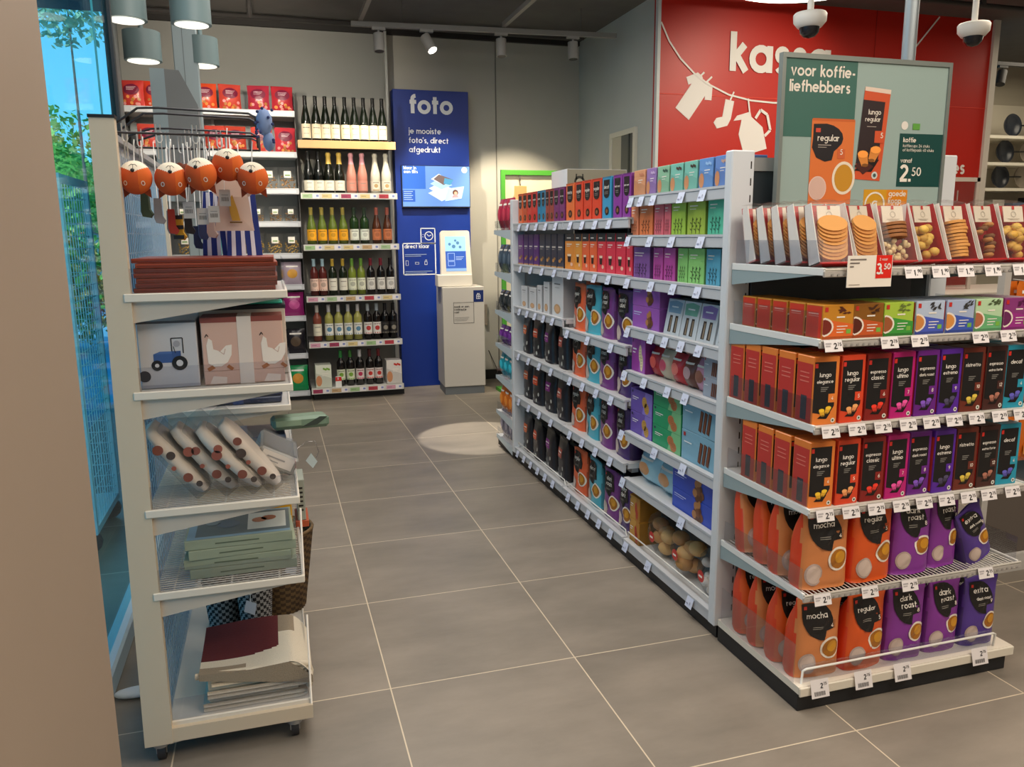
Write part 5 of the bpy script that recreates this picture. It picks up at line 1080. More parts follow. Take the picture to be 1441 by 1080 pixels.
b = B(); b.box(-.055, .055, -.1, .1, 0, .05, M(150, 150, 146, .4), .006); b.box(-.05, .05, -.09, .09, .05, .056, FILM); mp = plane((0, -.1, 0), (1, 0, 0), (0, 0, 1)); b.rect(-.045, .045, .012, .046, plane((0, -.1, 0)), MM('d8d4d0'), .001); b.rect(-.03, .02, .03, .034, plane((0, -.1, 0)), MM('9a9a9c'), .002); b.rect(-.03, .005, .02, .023, plane((0, -.1, 0)), MM('9a9a9c'), .002)
tag(b.done('textile_pack', None, (-.30, .06, .735), 0, 0, radians(28)), 'grey textile pack with a white label leaning beside the fabric rolls', 'packet')
# books / game boxes
for k in range(4):
    b = B(); h = .0265; b.box(-.135, .135, -.1, .1, 0, h-.0008, M(150, 160, 138, .45), .001); mp = plane((0, -.1, 0)); b.rect(-.06, .05, .011, .0145, mp, M(92, 104, 84, .5)); 
    if k == 3:
        tp_ = plane((0, 0, h-.0008), (1, 0, 0), (0, 1, 0), (0, 0, 1)); b.rect(-.13, .13, -.095, .095, tp_, M(128, 160, 180, .4)); b.rect(-.11, .13, -.08, .085, tp_, M(94, 108, 112, .4), .001); b.rect(.02, .12, -.06, .07, tp_, M(206, 210, 202, .4), .0014)
        for u, v, r, c in ((.05, .01, .02, 'a86a4a'), (.075, .02, .02, '9a5a3a'), (-.03, .0, .03, '5a6a78'), (-.07, .02, .02, '7a8a90')): b.disc(u, v, r, tp_, MM(c), .002, 12)
    tag(b.done('game_box', None, (-.395+(.006, -.004, .005, 0)[k], -.02, .4795+h*k), radians((1, -1, 2, 0)[k])), 'sage green flat box, %s of the pile of four on the trolley' % ('bottom one', 'second from the bottom', 'third from the bottom', 'picture covered top one')[k], 'box', 'sage green flat boxes')
b = B(); b.box(-.13, .13, -.03, .03, 0, .145, M(214, 160, 36, .4), .002); b.rect(-.08, .06, .115, .12, plane((0, -.03, 0)), MM('3a2a14'), .001)
tag(b.done('yellow_box', None, (-.385, .16, .479)), 'bright yellow box standing behind the sage green boxes', 'box')
# folded blanket on the base
bl = thing('folded_blanket', 'folded cream knitted blanket with maroon and taupe pattern on the trolley base', 'blanket', (-.39, 0, .111))
b = B(); cm_ = M(214, 204, 184, .9, 0, 0, .05, .4, 300)
def fold(y0, y1, x0, x1, z0, z1, th):
    pts = [(x0, z0), (x1-.02, z0)]+[(x1-.02+.02*sin(pi*t/6), (z0+z1)/2-(z1-z0)/2*cos(pi*t/6)) for t in range(1, 6)]+[(x1-.02, z1), (x0, z1)]
    up = []; n = len(pts)
    for i, p in enumerate(pts):
        a = pts[max(0, i-1)]; c = pts[min(n-1, i+1)]; dx, dz = c[0]-a[0], c[1]-a[1]; l = math.hypot(dx, dz) or 1; up.append((p[0]-dz/l*th, p[1]+dx/l*th))
    ring = pts+up[::-1]; m_ = len(ring); b.add([(x, y0, z) for x, z in ring]+[(x, y1, z) for x, z in ring], [(i, (i+1) % m_, m_+(i+1) % m_, m_+i) for i in range(m_)]+[(i, i+1, m_-2-i, m_-1-i) for i in range(n-1)]+[(m_+i, m_+i+1, 2*m_-2-i, 2*m_-1-i) for i in range(n-1)], cm_, True)
for k, (x1, z0, z1) in enumerate(((.145, .001, .024), (.15, .035, .058), (.148, .069, .092))): fold(-.145, .12, -.125+.012*k, x1, z0, z1, .011)
b.box(-.11, .12, -.138, .118, .0, .104, M(196, 184, 162, .9))
b.tube([(-.14, -.13, .098), (.0, -.14, .1), (.12, -.14, .1), (.15, -.13, .088), (.155, -.12, .06), (.15, -.13, .02)], .009, cm_, 8); b.done('blanket_folds', bl)
tpb = B(); N1, N2 = 64, 52; vs = []
def bz(x, y): return .112+.006*sin(x*14+y*9)-.10*max(0, (x-.10)/.06)**2*.55
for j in range(N2+1):
    for i in range(N1+1): x = -.13+.29*i/N1; y = -.15+.28*j/N2; vs.append((x, y, bz(x, y)))
cells = {}
for j in range(N2):
    for i in range(N1):
        x = -.13+.29*(i+.5)/N1; y = -.15+.28*(j+.5)/N2
        c = 'm' if (x < .075-.1*max(0, -.04-y)*3 and y > -.075+.25*max(0, x)) else ('t' if (x < -.01 and y < -.11) or (x > .06 and y > .02 and x < .12) else 'c')
        cells.setdefault(c, []).append((j*(N1+1)+i, j*(N1+1)+i+1, (j+1)*(N1+1)+i+1, (j+1)*(N1+1)+i))
for c, ff in cells.items(): tpb.add(vs, ff, {'m': M(92, 28, 30, .9, 0, 0, .1, .4, 300), 't': M(146, 132, 112, .9, 0, 0, .1, .4, 300), 'c': cm_}[c], True)
pts = [(-.13, -.15), (-.13, .13)]
tpb.add([(x, y, bz(x, y)) for x, y in ((-.13, -.15),)]+[(-.13, -.15, .095), (.16, -.15, .04), (.16, -.15, bz(.16, -.15)), (0, -.15, bz(0, -.15)), (.1, -.15, bz(.1, -.15))], [(0, 1, 2, 3, 5, 4)], M(146, 132, 112, .9, 0, 0, .1, .4, 300)); tpb.done('patterned_top', bl)
# woven baskets
def basket(r, h, c1, c2, flare=1.15):
    b = B(); n = 60; R = int(h/.0055); vs = []; sets = {0: [], 1: []}
    for j in range(R+1):
        t = j/R; rad = r*(.85+(flare-.85)*t)
        for k in range(n): a = 2*pi*k/n; rr_ = rad+(.0035 if (j+k) % 2 else -.001); vs.append((rr_*cos(a), rr_*sin(a), t*h))
    for j in range(R):
        for k in range(n): sets[1 if (j//2+k//2) % 2 else 0].append((j*n+k, j*n+(k+1) % n, (j+1)*n+(k+1) % n, (j+1)*n+k))
    b.add(vs, sets[0], c1, True); b.add(vs, sets[1], c2, True); b.lathe([(0, .002), (r*.85, 0)], c1, 24)
    b.tube([(r*flare*cos(2*pi*k/24), r*flare*sin(2*pi*k/24), h) for k in range(25)], .006, c1, 6); return b
wk1, wk2, wkk, wkw = M(104, 82, 52, .9), M(66, 50, 32, .9), M(30, 30, 34, .9), M(150, 150, 150, .9)
tag(basket(.085, .28, wk1, wk2, 1.3).done('woven_basket', None, (-.30, .44, .111)), 'tall brown woven seagrass basket at the rear of the trolley base', 'basket')
tag(basket(.055, .15, wkk, wkw, 1.1).done('woven_basket', None, (-.485, .38, .111)), 'small black and white zigzag basket, left one on the trolley base', 'basket')
tag(basket(.05, .17, wkk, wkw, 1.1).done('woven_basket', None, (-.385, .31, .111)), 'small black and white zigzag basket with paper tag, right one', 'basket')
for x, y, z, n in ((-.40, .235, .22, 'zigzag'), (-.27, .315, .30, 'brown')):
    b = B(); b.quad((x-.018, y, z-.015), (x+.014, y-.004, z-.03), (x+.022, y-.004, z+.008), (x-.008, y, z+.022), MM('c4c6ce')); b.tube([(x+.004, y, z+.014), (x+.004, y+.01, z+.05)], .0008, WHITE, 4)
    tag(b.done('paper_tag'), 'white paper tag tied to the %s woven basket' % n, 'tag')
# rear shelf packs
for k, (z, y, c, nm) in enumerate(((.832, .5, (36, 48, 78), 'navy blue'), (.662, .48, (60, 78, 104), 'slate blue'))):
    for j in range(3):
        b = B(); b.box(-.13, .13, -.09, .09, 0, .02, M(*c, .3), .004); b.box(-.02, .012, -.092, .092, -.0004, .0206, M(*[min(255, int(v*1.7)) for v in c], .3)); 
        tag(b.done('clothing_pack', None, (-.39, y, z+.0212*j), radians(j*2-2)), '%s flat clothing pack, %s on a rear trolley shelf' % (nm, ('lowest', 'middle', 'topmost')[j]), 'packet', nm+' clothing packs')
b = B(); b.box(-.09, .09, -.06, .06, 0, .04, M(104, 128, 108, .5), .01); b.flat([(-.0, .006), (.05, .01), (.085, .034), (.06, .036)], plane((0, -.06, 0)), MM('2e3a34'), .001); b.box(-.08, .0, -.062, .062, .012, .03, M(126, 148, 124, .5))
tag(b.done('textile_pack', None, (-.21, .45, .735), radians(4), radians(-6)), 'sage green textile pack sticking out past the trolley side', 'packet')
b = B(); b.box(-.012, .012, -.06, .06, 0, .13, M(150, 156, 146, .5), .002); 
for k in range(6): b.rect(-.008, .006, .03+.014*k, .036+.014*k, plane((.0, -.06, 0)), INK, .001)
tag(b.done('book', None, (-.226, .25, .50)), 'thin grey green book with dark lettering hanging at the trolley side', 'book')
b = B(); b.box(-.02, .02, -.06, .06, 0, .022, M(170, 78, 44, .5), .002); tag(b.done('rust_box', None, (-.226, .25, .477)), 'small rust orange box under the grey green book', 'box')
b = B(); b.tube([(-.235, .2, .72), (-.2, .2, .745), (-.175, .2, .745), (-.165, .2, .71), (-.175, .2, .69)], .0014, clear(230, 230, 235, .2, .1), 5); b.quad((-.205, .2, .685), (-.185, .198, .66), (-.17, .198, .68), (-.188, .2, .708), MM('b8c8cc')); tag(b.done('price_ticket'), 'pale ticket on a clear curved holder sticking out over the aisle', 'tag')
# hanging rack on the trolley top
rk = thing('hanging_rack', 'chrome wire hanging rack with arms on top of the display trolley', 'rack', (-.6, .1, 1.53))
for k, y in enumerate((-.13, -.04, .08, .2)):
    z = 1.655-.02*(k > 1)
    b = B(); b.tube([(-.61, y, 1.59), (-.60, y, 1.615), (-.545, y, z), (-.50, y, z+.002), (-.30, y, z-.004), (-.285, y, z-.012), (-.285, y, z-.03)], .0028, DARKST, 6); o = b.done('wire_arm', rk); o.location = (.6, -.1, -1.53)
b = B(); b.tube([(-.61, -.13, 1.60), (-.28, -.13, 1.598)], .003, DARKST); b.tube([(-.61, .2, 1.60), (-.28, .2, 1.598)], .003, DARKST); b.tube([(-.28, -.13, 1.598), (-.28, .2, 1.598)], .003, DARKST); b.tube([(-.42, -.13, 1.598), (-.42, .2, 1.598)], .003, DARKST); b.tube([(-.61, -.13, 1.60), (-.61, .2, 1.6)], .003, DARKST); o = b.done('wire_frame', rk); o.location = (.6, -.1, -1.53)
hkm = M(214, 214, 212, .3)
HK = [(-.578, -.125), (-.56, -.02), (-.505, -.12), (-.50, .02), (-.45, -.02), (-.425, -.12), (-.41, .06), (-.375, -.03), (-.36, .1), (-.48, .12)]
for i, (x, y) in enumerate(HK):
    b = B(); P = [(-.006, 0, .03), (-.006, 0, -.006), (-.003, 0, -.012), (.003, 0, -.012), (.006, 0, -.006), (.006, 0, .012)]
    b.tube(P, .0018, hkm, 6); b.tube([(.004, 0, .03), (.004, 0, -.05-.01*(i % 3))], .0014, hkm, 5); b.tube([(-.004, .002, -.01), (-.004, .002, -.05)], .0014, hkm, 5)
    tag(b.done('white_hook', None, (x, y, 1.592), radians(20*(i % 3)-20)), 'small white plastic hook clipped on the trolley hanging rack', 'hook', 'white hooks on the rack')
# fox plush heads hanging upside down
def fox():
    r = .0365; b = B(); b.sphere((0, 0, 0), r, MM('c8501e', .9), 120, 1, .92, 1.06, lambda x, y, z: MM('e8dcc8', .9) if z > .30+.42*min(1, abs(x))+(0 if y < 0 else -.1) else (MM('c4501e', .9) if x < .25 else MM('d2601f', .9)))
    n = B(); n.sphere((-.001, -r*.83, .0145), .0048, INK, 10); e = []
    def mp(u, v, ee):
        t = max(.02, 1-(u/r)**2-(v/(r*1.06))**2); return (u, -r*.92*math.sqrt(t)-ee, v)
    mo = B(); mo.line([(0, .018), (0, .028)], .0012, mp, INK, .0008); mo.line([(-.009, .024), (-.004, .029), (0, .028), (.004, .029), (.009, .024)], .0012, mp, INK, .0008)
    out = [('head', b, None), ('nose', n, None), ('mouth', mo, None)]
    for s in (-1, 1):
        q = B(); q.disc(s*.019, -.014, .0042, mp, MM('e8dccc'), .0006, 12, .0055); q.disc(s*.019, -.014, .0026, mp, MM('b04a1e'), .0012, 10, .0038); out.append(('eye', q, None))
        k = B(); k.add([(s*.012, .004, -.033), (s*.03, .004, -.024), (s*.03, .012, -.046), (s*.02, .016, -.028)], [(0, 1, 2), (0, 3, 2), (1, 3, 2)], MM('8a3616', .9)); out.append(('ear', k, None))
    st = B(); st.tube([(0, 0, r*1.0), (.002, 0, r+.03), (.004, 0, r+.05)], .0014, hkm, 5); out.append(('hanging_loop', st, None))
    return out
FX = [(-.5625, -.13, 1.498, 'leftmost'), (-.486, -.125, 1.496, 'second from left, below the rack'), (-.418, -.135, 1.507, 'middle one with turned face'), (-.356, -.11, 1.532, 'hanging highest, beneath the fourth arm'), (-.300, -.125, 1.500, 'rightmost, nearest the wine shelves')]
for i, (x, y, z, n) in enumerate(FX):
    if 'fox' not in _proto: _proto['fox'] = [(a, q.mesh(a), p) for a, q, p in fox()]
    r = thing('fox_plush', 'orange and white fox head plush hanging upside down, '+n, 'plush toy', (x, y, z), radians((0, 6, -14, 4, -4)[i]), 'fox head plushes on the trolley rack')
    for a, me, p in _proto['fox']: link(a, me, r)
# hanging tags, clothes and other small goods behind the foxes
for i, (x, z) in enumerate(((-.455, 1.425), (-.425, 1.41), (-.398, 1.415), (-.37, 1.455))):
    b = B(); b.box(-.013, .013, -.0006, .0006, -.02, .02, MM('b8b4b0')); mp = plane((0, -.0006, 0)); 
    for k in range(6): b.rect(-.008+.003*k, -.0068+.003*k, -.008, .002, mp, INK, .0006)
    b.rect(-.008, .008, .006, .008, mp, MM('8a8888'), .0006); b.tube([(0, 0, .02), (.004, .01, .07)], .0006, hkm, 4)
    tag(b.done('barcode_tag', None, (x, -.085+.01*(i % 2), z), radians(4*i-6)), 'grey barcode tag hanging under the fox plushes, %s from left' % ORD[i], 'tag', 'barcode tags under the foxes')
def cloth(pts, c, th=.012, wav=.006, n=8):
    """flat hanging garment outline (x,z) with thickness and soft waves"""
    b = B(); N = len(pts); f = [(x, -th/2+wav*sin(x*60+z*20), z) for x, z in pts]; bk = [(x, th/2+wav*sin(x*60+z*20), z) for x, z in pts]
    b.add(f+bk, [tuple(range(N)), tuple(range(N, 2*N))]+[(k, (k+1) % N, N+(k+1) % N, N+k) for k in range(N)], c); return b
sh = cloth([(-.03, .1), (-.012, .105), (0, .098), (.012, .105), (.03, .1), (.05, .05), (.036, .04), (.046, -.045), (-.05, -.045), (-.036, .04), (-.05, .05)], MM('cbb2a4', .9))
mp = plane((0, -.014, 0)); o = thing('baby_shirt', 'pale pink baby shirt with a mustard figure hanging behind the foxes', 'shirt', (-.352, -.02, 1.42)); sh.done('fabric', o)
q = B(); q.flat([(-.012, .03), (-.002, .045), (.008, .01), (.014, -.02), (-.006, -.02), (-.01, 0)], mp, MM('b8882a'), .001); q.rect(-.012, .018, -.026, -.022, mp, MM('6a4a1a'), .001); q.done('printed_figure', o)
h_ = B(); h_.tube([(-.02, 0, .1), (0, 0, .12), (.02, 0, .1)], .002, hkm); h_.tube([(0, 0, .12), (0, 0, .19)], .0016, hkm); h_.done('hanger', o)
for i, (x, y) in enumerate(((-.40, .12), (-.335, .06))):
    o = thing('striped_trousers', 'royal blue and white striped trousers hanging under the rack, %s pair' % ('left' if i == 0 else 'right'), 'trousers', (x, y, 1.42), 0, 'striped trousers')
    b = cloth([(-.035, .06), (.035, .06), (.05, -.19), (.012, -.19), (0, -.02), (-.012, -.19), (-.05, -.19)], MM('24357e', .9), .02, 0); b.done('fabric', o)
    s = B(); mp = plane((0, -.0101, 0))
    for k, u in enumerate((-.026, -.006, .014)): s.flat([(u, .058), (u+.008, .058), (u*1.4+.012, -.18), (u*1.4+.0, -.18)], mp, MM('dcdce6'), .0006)
    s.done('white_stripes', o); h_ = B(); h_.tube([(0, 0, .06), (0, 0, .18)], .0016, hkm); h_.done('hanger', o)
SM = [(-.555, -.06, 1.44, '3c4a34', 'dark green'), (-.53, -.04, 1.425, '8a8a90', 'grey'), (-.505, 0, 1.40, 'a03428', 'red'), (-.49, .02, 1.385, 'c89a28', 'yellow and black'), (-.47, .05, 1.40, '26282e', 'black'), (-.44, .08, 1.385, '3a4670', 'navy'), (-.415, .05, 1.39, 'c8b0a4', 'dusty pink'), (-.52, .12, 1.40, '6a6a72', 'slate grey'), (-.46, .16, 1.36, '222b48', 'midnight blue')]
for i, (x, y, z, c, n) in enumerate(SM):
    b = cloth([(-.008, .03), (.008, .03), (.009, -.012), (.016, -.024), (.01, -.033), (-.006, -.03), (-.01, -.018)], MM(c, .8), .014, .003)
    if i == 3: 
        for k in range(3): b.rect(-.013, .013, -.03+.025*k, -.02+.025*k, plane((0, -.011, 0)), INK, .001)
    b.tube([(0, 0, .03), (.002, 0, 1.59-z)], .0012, hkm, 5)
    tag(b.done('baby_sock', None, (x, y, z), radians(10*(i % 3)-10)), 'small %s baby accessory hanging from the rack behind the foxes' % n, 'accessory')
b = B(); rr = random.Random(2); b.sphere((0, 0, 0), .028, MM('7f95c0', .9), 10, .7, .7, 1.2); b.sphere((.008, 0, -.045), .02, MM('7a90ba', .9), 10, .7, .7, 1.2)
for k in range(14): a = rr.uniform(0, 6.28); b.sphere((.02*cos(a), -.019, rr.uniform(-.05, .03)), .004, MM('2e3a68', .9), 6)
tag(b.done('blue_patterned_toy', None, (-.265, -.13, 1.632)), 'blue patterned soft toy clipped at the tip of the rack', 'toy')
for i, (x, y, z, r_) in enumerate(((-.45, -.05, 1.51, .03), (-.415, 0, 1.525, .028))):
    b = B(); b.sphere((0, 0, 0), r_, MM('6a3420', .95), 14); b.sphere((r_*.7, 0, r_*.7), r_*.35, MM('6a3420', .95), 8); b.sphere((-r_*.7, 0, r_*.7), r_*.35, MM('6a3420', .95), 8); b.tube([(0, 0, r_), (0, 0, .08)], .0012, hkm, 5)
    tag(b.done('brown_plush', None, (x, y, z)), 'brown plush toy half hidden behind the foxes, %s one' % ('left', 'right')[i], 'plush toy')
b = B(); b.sphere((0, 0, 0), .07, MM('e6eaee', .5), 12, .95, .35, .22); tag(b.done('floor_wedge', None, (-.735, .19, .016)), 'white rounded door wedge on the floor by the window', 'door wedge')
b = B(); b.box(-.012, .012, -.09, .09, 0, .16, MM('18a0a0', .5), .003); b.rect(-.006, .006, .08, .09, plane((0, -.09, 0)), MM('40e0c0'), .001); tag(b.done('teal_bag', None, (-.42, .26, 1.22)), 'black and teal bag hanging below the striped trousers', 'bag')
# ---------------------------------------------------------------- photo corner
BLU = M(10, 48, 138, .4, 0, 0, .03, 0, 3); WL = M(226, 230, 236, .5)
fp = thing('photo_service_wall', 'tall royal blue photo service panel with white lettering on the back wall', 'panel', (1.16, 4.93, 0))
def fo(b, n, par=None): o = b.done(n, par or fp); o.location = (-1.16, -4.93, 0) if par is None else (0, 0, 0); return o
fo(B().box(.825, 1.49, 4.89, 5.03, 0, 2.60, BLU, .002), 'board')
T = plane((0, 4.89, 0))
b = B(); b.text('foto', 1.155, 2.405, .108, T, WL, .002, .30, .5); fo(b, 'headline')
b = B()
for i, t in enumerate(('je mooiste', "foto's, direct", 'afgedrukt')): b.text(t, .955, 2.235-.078*i, .034, T, WL, .002, .2)
fo(b, 'slogan')
b = B(); b.line([(1.025, 1.475), (1.155, 1.475), (1.155, 1.19), (.87, 1.19), (.87, 1.475+.0)], .0001, T, WL); 
def frame(b, x0, x1, z0, z1, w, T, m): b.rect(x0, x1, z0, z0+w, T, m, .0015); b.rect(x0, x1, z1-w, z1, T, m, .0015); b.rect(x0, x0+w, z0, z1, T, m, .0015); b.rect(x1-w, x1, z0, z1, T, m, .0015)
b = B(); frame(b, .865, 1.165, 1.015, 1.30, .009, T, WL); frame(b, 1.03, 1.165, 1.29, 1.43, .008, T, WL); fo(b, 'line_frames')
b = B(); b.text('direct klaar', .885, 1.253, .024, T, WL, .002, .24)
for k in range(2): b.rect(.885, 1.08-.05*k, 1.195-.014*k, 1.200-.014*k, T, M(150, 170, 210, .5), .002)
for k in range(2): b.rect(.885, 1.13-.05*k, 1.045-.014*k, 1.050-.014*k, T, M(150, 170, 210, .5), .002)
frame(b, .89, .915, 1.10, 1.145, .003, T, WL); frame(b, .975, 1.01, 1.11, 1.13, .003, T, WL); frame(b, 1.06, 1.085, 1.105, 1.135, .003, T, WL); b.line([(1.065, 1.135), (1.068, 1.148), (1.08, 1.148), (1.08, 1.135)], .003, T, WL, .002)
b.line([(1.105+.036*cos(a*pi/10), 1.36+.036*sin(a*pi/10)) for a in range(21)], .007, T, WL, .002); b.line([(1.088, 1.375), (1.105, 1.357), (1.128, 1.368)], .005, T, WL, .002); b.line([(1.058, 1.372), (1.048, 1.372)], .004, T, WL, .002); b.line([(1.056, 1.352), (1.046, 1.352)], .004, T, WL, .002)
fo(b, 'info_print')
tv = thing('wall_screen', 'landscape wall screen showing a stack of photos on the blue panel', 'screen', (1.172, 4.86, 1.79))
def tvp(b, n): o = b.done(n, tv); o.location = (-1.172, -4.86, -1.79); return o
tvp(B().box(.87, 1.482, 4.84, 4.889, 1.605, 1.965, M(40, 42, 50, .4), .003), 'housing')
T2 = plane((0, 4.84, 0)); b = B()
def EM(c, e=.55): return M(*hx(c), .4, 0, e)
b.rect(.876, 1.476, 1.615, 1.96, T2, EM('5c84c8')); b.rect(.876, 1.08, 1.765, 1.96, T2, EM('2a5cb4'), .001); b.rect(.876, .985, 1.655, 1.755, T2, EM('2450a8'), .001)
b.text('klaar in', .892, 1.93, .019, T2, EM('dfe8f6'), .0016, .22); b.text('een flits', .892, 1.898, .019, T2, EM('dfe8f6'), .0016, .22)
for k in range(5): b.rect(.885, .965-.012*(k % 2), 1.74-.017*k, 1.745-.017*k, T2, EM('9ab4e0'), .0016)
b.disc(1.43, 1.93, .026, T2, EM('d4dcf0'), .0016, 18)
for k in range(4):
    z = 1.70+.04*k; b.flat([(1.10+.01*k, z+.03), (1.22, z-.04+.01*k), (1.36-.02*k, z+.02), (1.20, z+.075)], T2, EM(('b8d0e8', 'e8eef4', '9cc0dc', 'dfe8f0')[k]), .0016+.0003*k)
b.flat([(1.15, 1.85), (1.24, 1.80), (1.33, 1.845), (1.2, 1.89)], T2, EM('6a5a58'), .003); b.flat([(1.24, 1.812), (1.30, 1.80), (1.33, 1.845), (1.25, 1.86)], T2, EM('4a90b8'), .0033)
b.flat([(1.25, 1.66), (1.40, 1.685), (1.425, 1.79), (1.275, 1.77)], T2, EM('a8d0e4'), .0034); b.disc(1.345, 1.735, .026, T2, EM('5a3428'), .0038, 14); b.disc(1.347, 1.73, .015, T2, EM('d8a088'), .0042, 12); b.flat([(1.31, 1.69), (1.375, 1.695), (1.36, 1.72), (1.33, 1.72)], T2, EM('d08a90'), .0044)
tvp(b, 'display_picture')
kk = thing('photo_kiosk', 'white photo kiosk cabinet with grey plinth beside the blue panel', 'kiosk', (1.295, 4.42, 0), radians(-3))
KB = M(196, 192, 184, .45); b = B().box(-.172, .172, -.02, .30, 0, .07, M(112, 118, 122, .5)); b.done('plinth', kk)
B().box(-.18, .18, -.035, .33, .07, .93, KB, .004).done('cabinet', kk)
T = plane((0, -.035, 0)); b = B(); b.rect(.085, .172, .80, .90, T, M(16, 40, 100, .4), .001); frame(b, .11, .145, .825, .862, .004, T, WL); b.rect(.1255, .1295, .825, .862, T, WL, .002); b.rect(.11, .145, .842, .846, T, WL, .002); b.line([(.118, .864), (.12, .874), (.1275, .866), (.135, .874), (.137, .864)], .004, T, WL, .002); b.done('gift_sign', kk)
b = B(); gk = M(40, 38, 40, .5); frame(b, -.09, .088, .62, .80, .003, T, gk); 
for i, t in enumerate(('maak er een', 'cadeautje', 'van!')): b.text(t, -.082, .755-.024*i, .0125, T, gk, .0016, .22)
for k in range(3): b.rect(-.08, .045-.01*k, .668-.013*k, .671-.013*k, T, M(120, 118, 116, .5), .0014)
b.done('printed_notice', kk)
ks = thing('touch_terminal', 'white touchscreen photo terminal with blue display standing on the kiosk cabinet', 'terminal', (1.255, 4.50, .932), radians(-3))
w1 = M(226, 220, 208, .4); t1 = radians(8); U = (1, 0, 0); Wv = (0, sin(t1), cos(t1)); Nn = (0, -cos(t1), sin(t1)); T3 = plane((0, -.06, .0), U, Wv, Nn)
b = B(); P = []
for cx, cz, a0 in ((.105, .455, 0), (-.105, .455, 90), (-.115, .025, 180), (.115, .025, 270)):
    for k in range(5): a = radians(a0+22.5*k); P.append((cx+.02*cos(a), cz+.02*sin(a)))
b.prism(P, T3, -.05, w1); b.done('screen_body', ks); B().box(-.165, .13, -.06, .10, 0, .10, w1, .004).done('base', ks)
b = B(); b.rect(-.088, .088, .13, .425, T3, EM('2450a8', .6), .001); b.rect(-.088, .088, .30, .425, T3, EM('8ab8dc', .8), .0014); b.rect(-.088, .088, .13, .155, T3, EM('7aa0d0', .6), .0014)
for u, v, r in ((-.05, .36, .012), (-.015, .34, .016), (.02, .37, .014), (.04, .335, .012), (0, .39, .01)): b.disc(u, v, r, T3, EM('4a7aa0'), .002, 10)
frame(b, -.07, -.01, .22, .285, .004, T3, EM('9ab8e8')); frame(b, -.07, -.01, .175, .215, .004, T3, EM('9ab8e8'))
for k in range(3): b.rect(0, .07-.01*k, .25-.012*k, .254-.012*k, T3, EM('a8c0e8'), .002)
b.done('display_picture', ks); b = B()
for k in range(7): b.rect(.035+.011*k, .043+.011*k, .055, .066, T3, M(96, 50, 54, .5), .001)
b.done('dark_lettering', ks)
b = B(); b.box(-.014, .014, -.01, .01, -.1, .1, M(150, 140, 128, .5), .003); tag(b.done('wall_socket_strip', None, (1.66, 5.04, .62)), 'slim grey box mounted on the wall right of the kiosk', 'box')
b = B(); b.tube([(1.68, 5.03, .28), (1.75, 4.98, .1), (1.9, 4.9, .01), (2.1, 4.7, .006)], .004, M(40, 38, 38, .5), 6); tag(b.done('power_cable'), 'thin dark cable running down the wall to the floor right of the kiosk', 'cable')

# ---------------------------------------------------------------- lettering and washing line on the red wall
T = plane((0, 3.4405, 0)); WP = M(236, 232, 226, .6)
b = B(); b.text('kassa', 3.225, 2.585, .197, T, WP, .004, .28)
k_ = tag(b.done('wall_lettering'), 'large white kassa lettering on the red wall', 'lettering')
b = B(); b.text('es', 5.42, 1.845, .078, T, WP, .004, .26); tag(b.done('wall_lettering'), 'small white letters es low on the red wall beside the right shelf post', 'lettering')
b = B(); b.text('l', 5.50, 1.62, .06, T, WP, .004, .22); tag(b.done('wall_lettering'), 'single small white letter lowest on the red wall beside the right shelf post', 'lettering')
b = B(); P = [(2.61, 2.90), (2.68, 2.77), (2.78, 2.65), (2.90, 2.55), (3.02, 2.48), (3.2, 2.41), (3.4, 2.375), (3.6, 2.365), (3.9, 2.37), (4.3, 2.45), (4.6, 2.58), (4.9, 2.82), (5.15, 3.1)]
b.line(P, .013, T, WP, .003); tag(b.done('washing_line'), 'white washing line graphic curving across the red wall', 'wall graphic')
def art(name, lab, P, ox, oz, s, a, extra=None):
    b = B(); ca, sa = cos(a), sin(a); f = lambda u, v: (ox+s*(u*ca-v*sa), oz+s*(u*sa+v*ca)); b.prism([f(u, v) for u, v in P], T, -.0046, WP)
    if extra: 
        for L, w in extra: b.line([f(u, v) for u, v in L], w, T, WP, .005)
    tag(b.done(name), lab, 'wall graphic')
art('shirt_graphic', 'white t-shirt graphic hanging on the painted washing line', [(-.1, .2), (-.04, .2), (0, .17), (.04, .2), (.1, .2), (.17, .09), (.11, .05), (.09, .08), (.09, -.2), (-.09, -.2), (-.09, .08), (-.11, .05), (-.17, .09)], 2.90, 2.385, .80, radians(-36), [([(.02, .17), (.04, .26)], .014), ([(-.06, .19), (-.05, .24)], .014)])
art('sock_graphic', 'white sock graphic hanging between the shirt and the jug graphics', [(-.03, .12), (.05, .12), (.05, -.02), (.03, -.08), (-.06, -.12), (-.1, -.08), (-.08, -.04), (-.03, -.02)], 3.185, 2.26, .95, radians(-10), [([(.01, .12), (.03, .19)], .013)])
art('jug_graphic', 'white jug graphic hanging at the right end of the row of three', [(-.09, .16), (.03, .16), (.03, .12), (.11, .02), (.11, -.15), (-.1, -.15), (-.11, .02), (-.06, .12), (-.13, .13)], 3.415, 2.13, 1.0, radians(16), [([(.06, .1), (.12, .15), (.17, .1), (.17, -.02), (.11, -.05)], .022), ([(.02, .16), (.03, .26)], .013)])

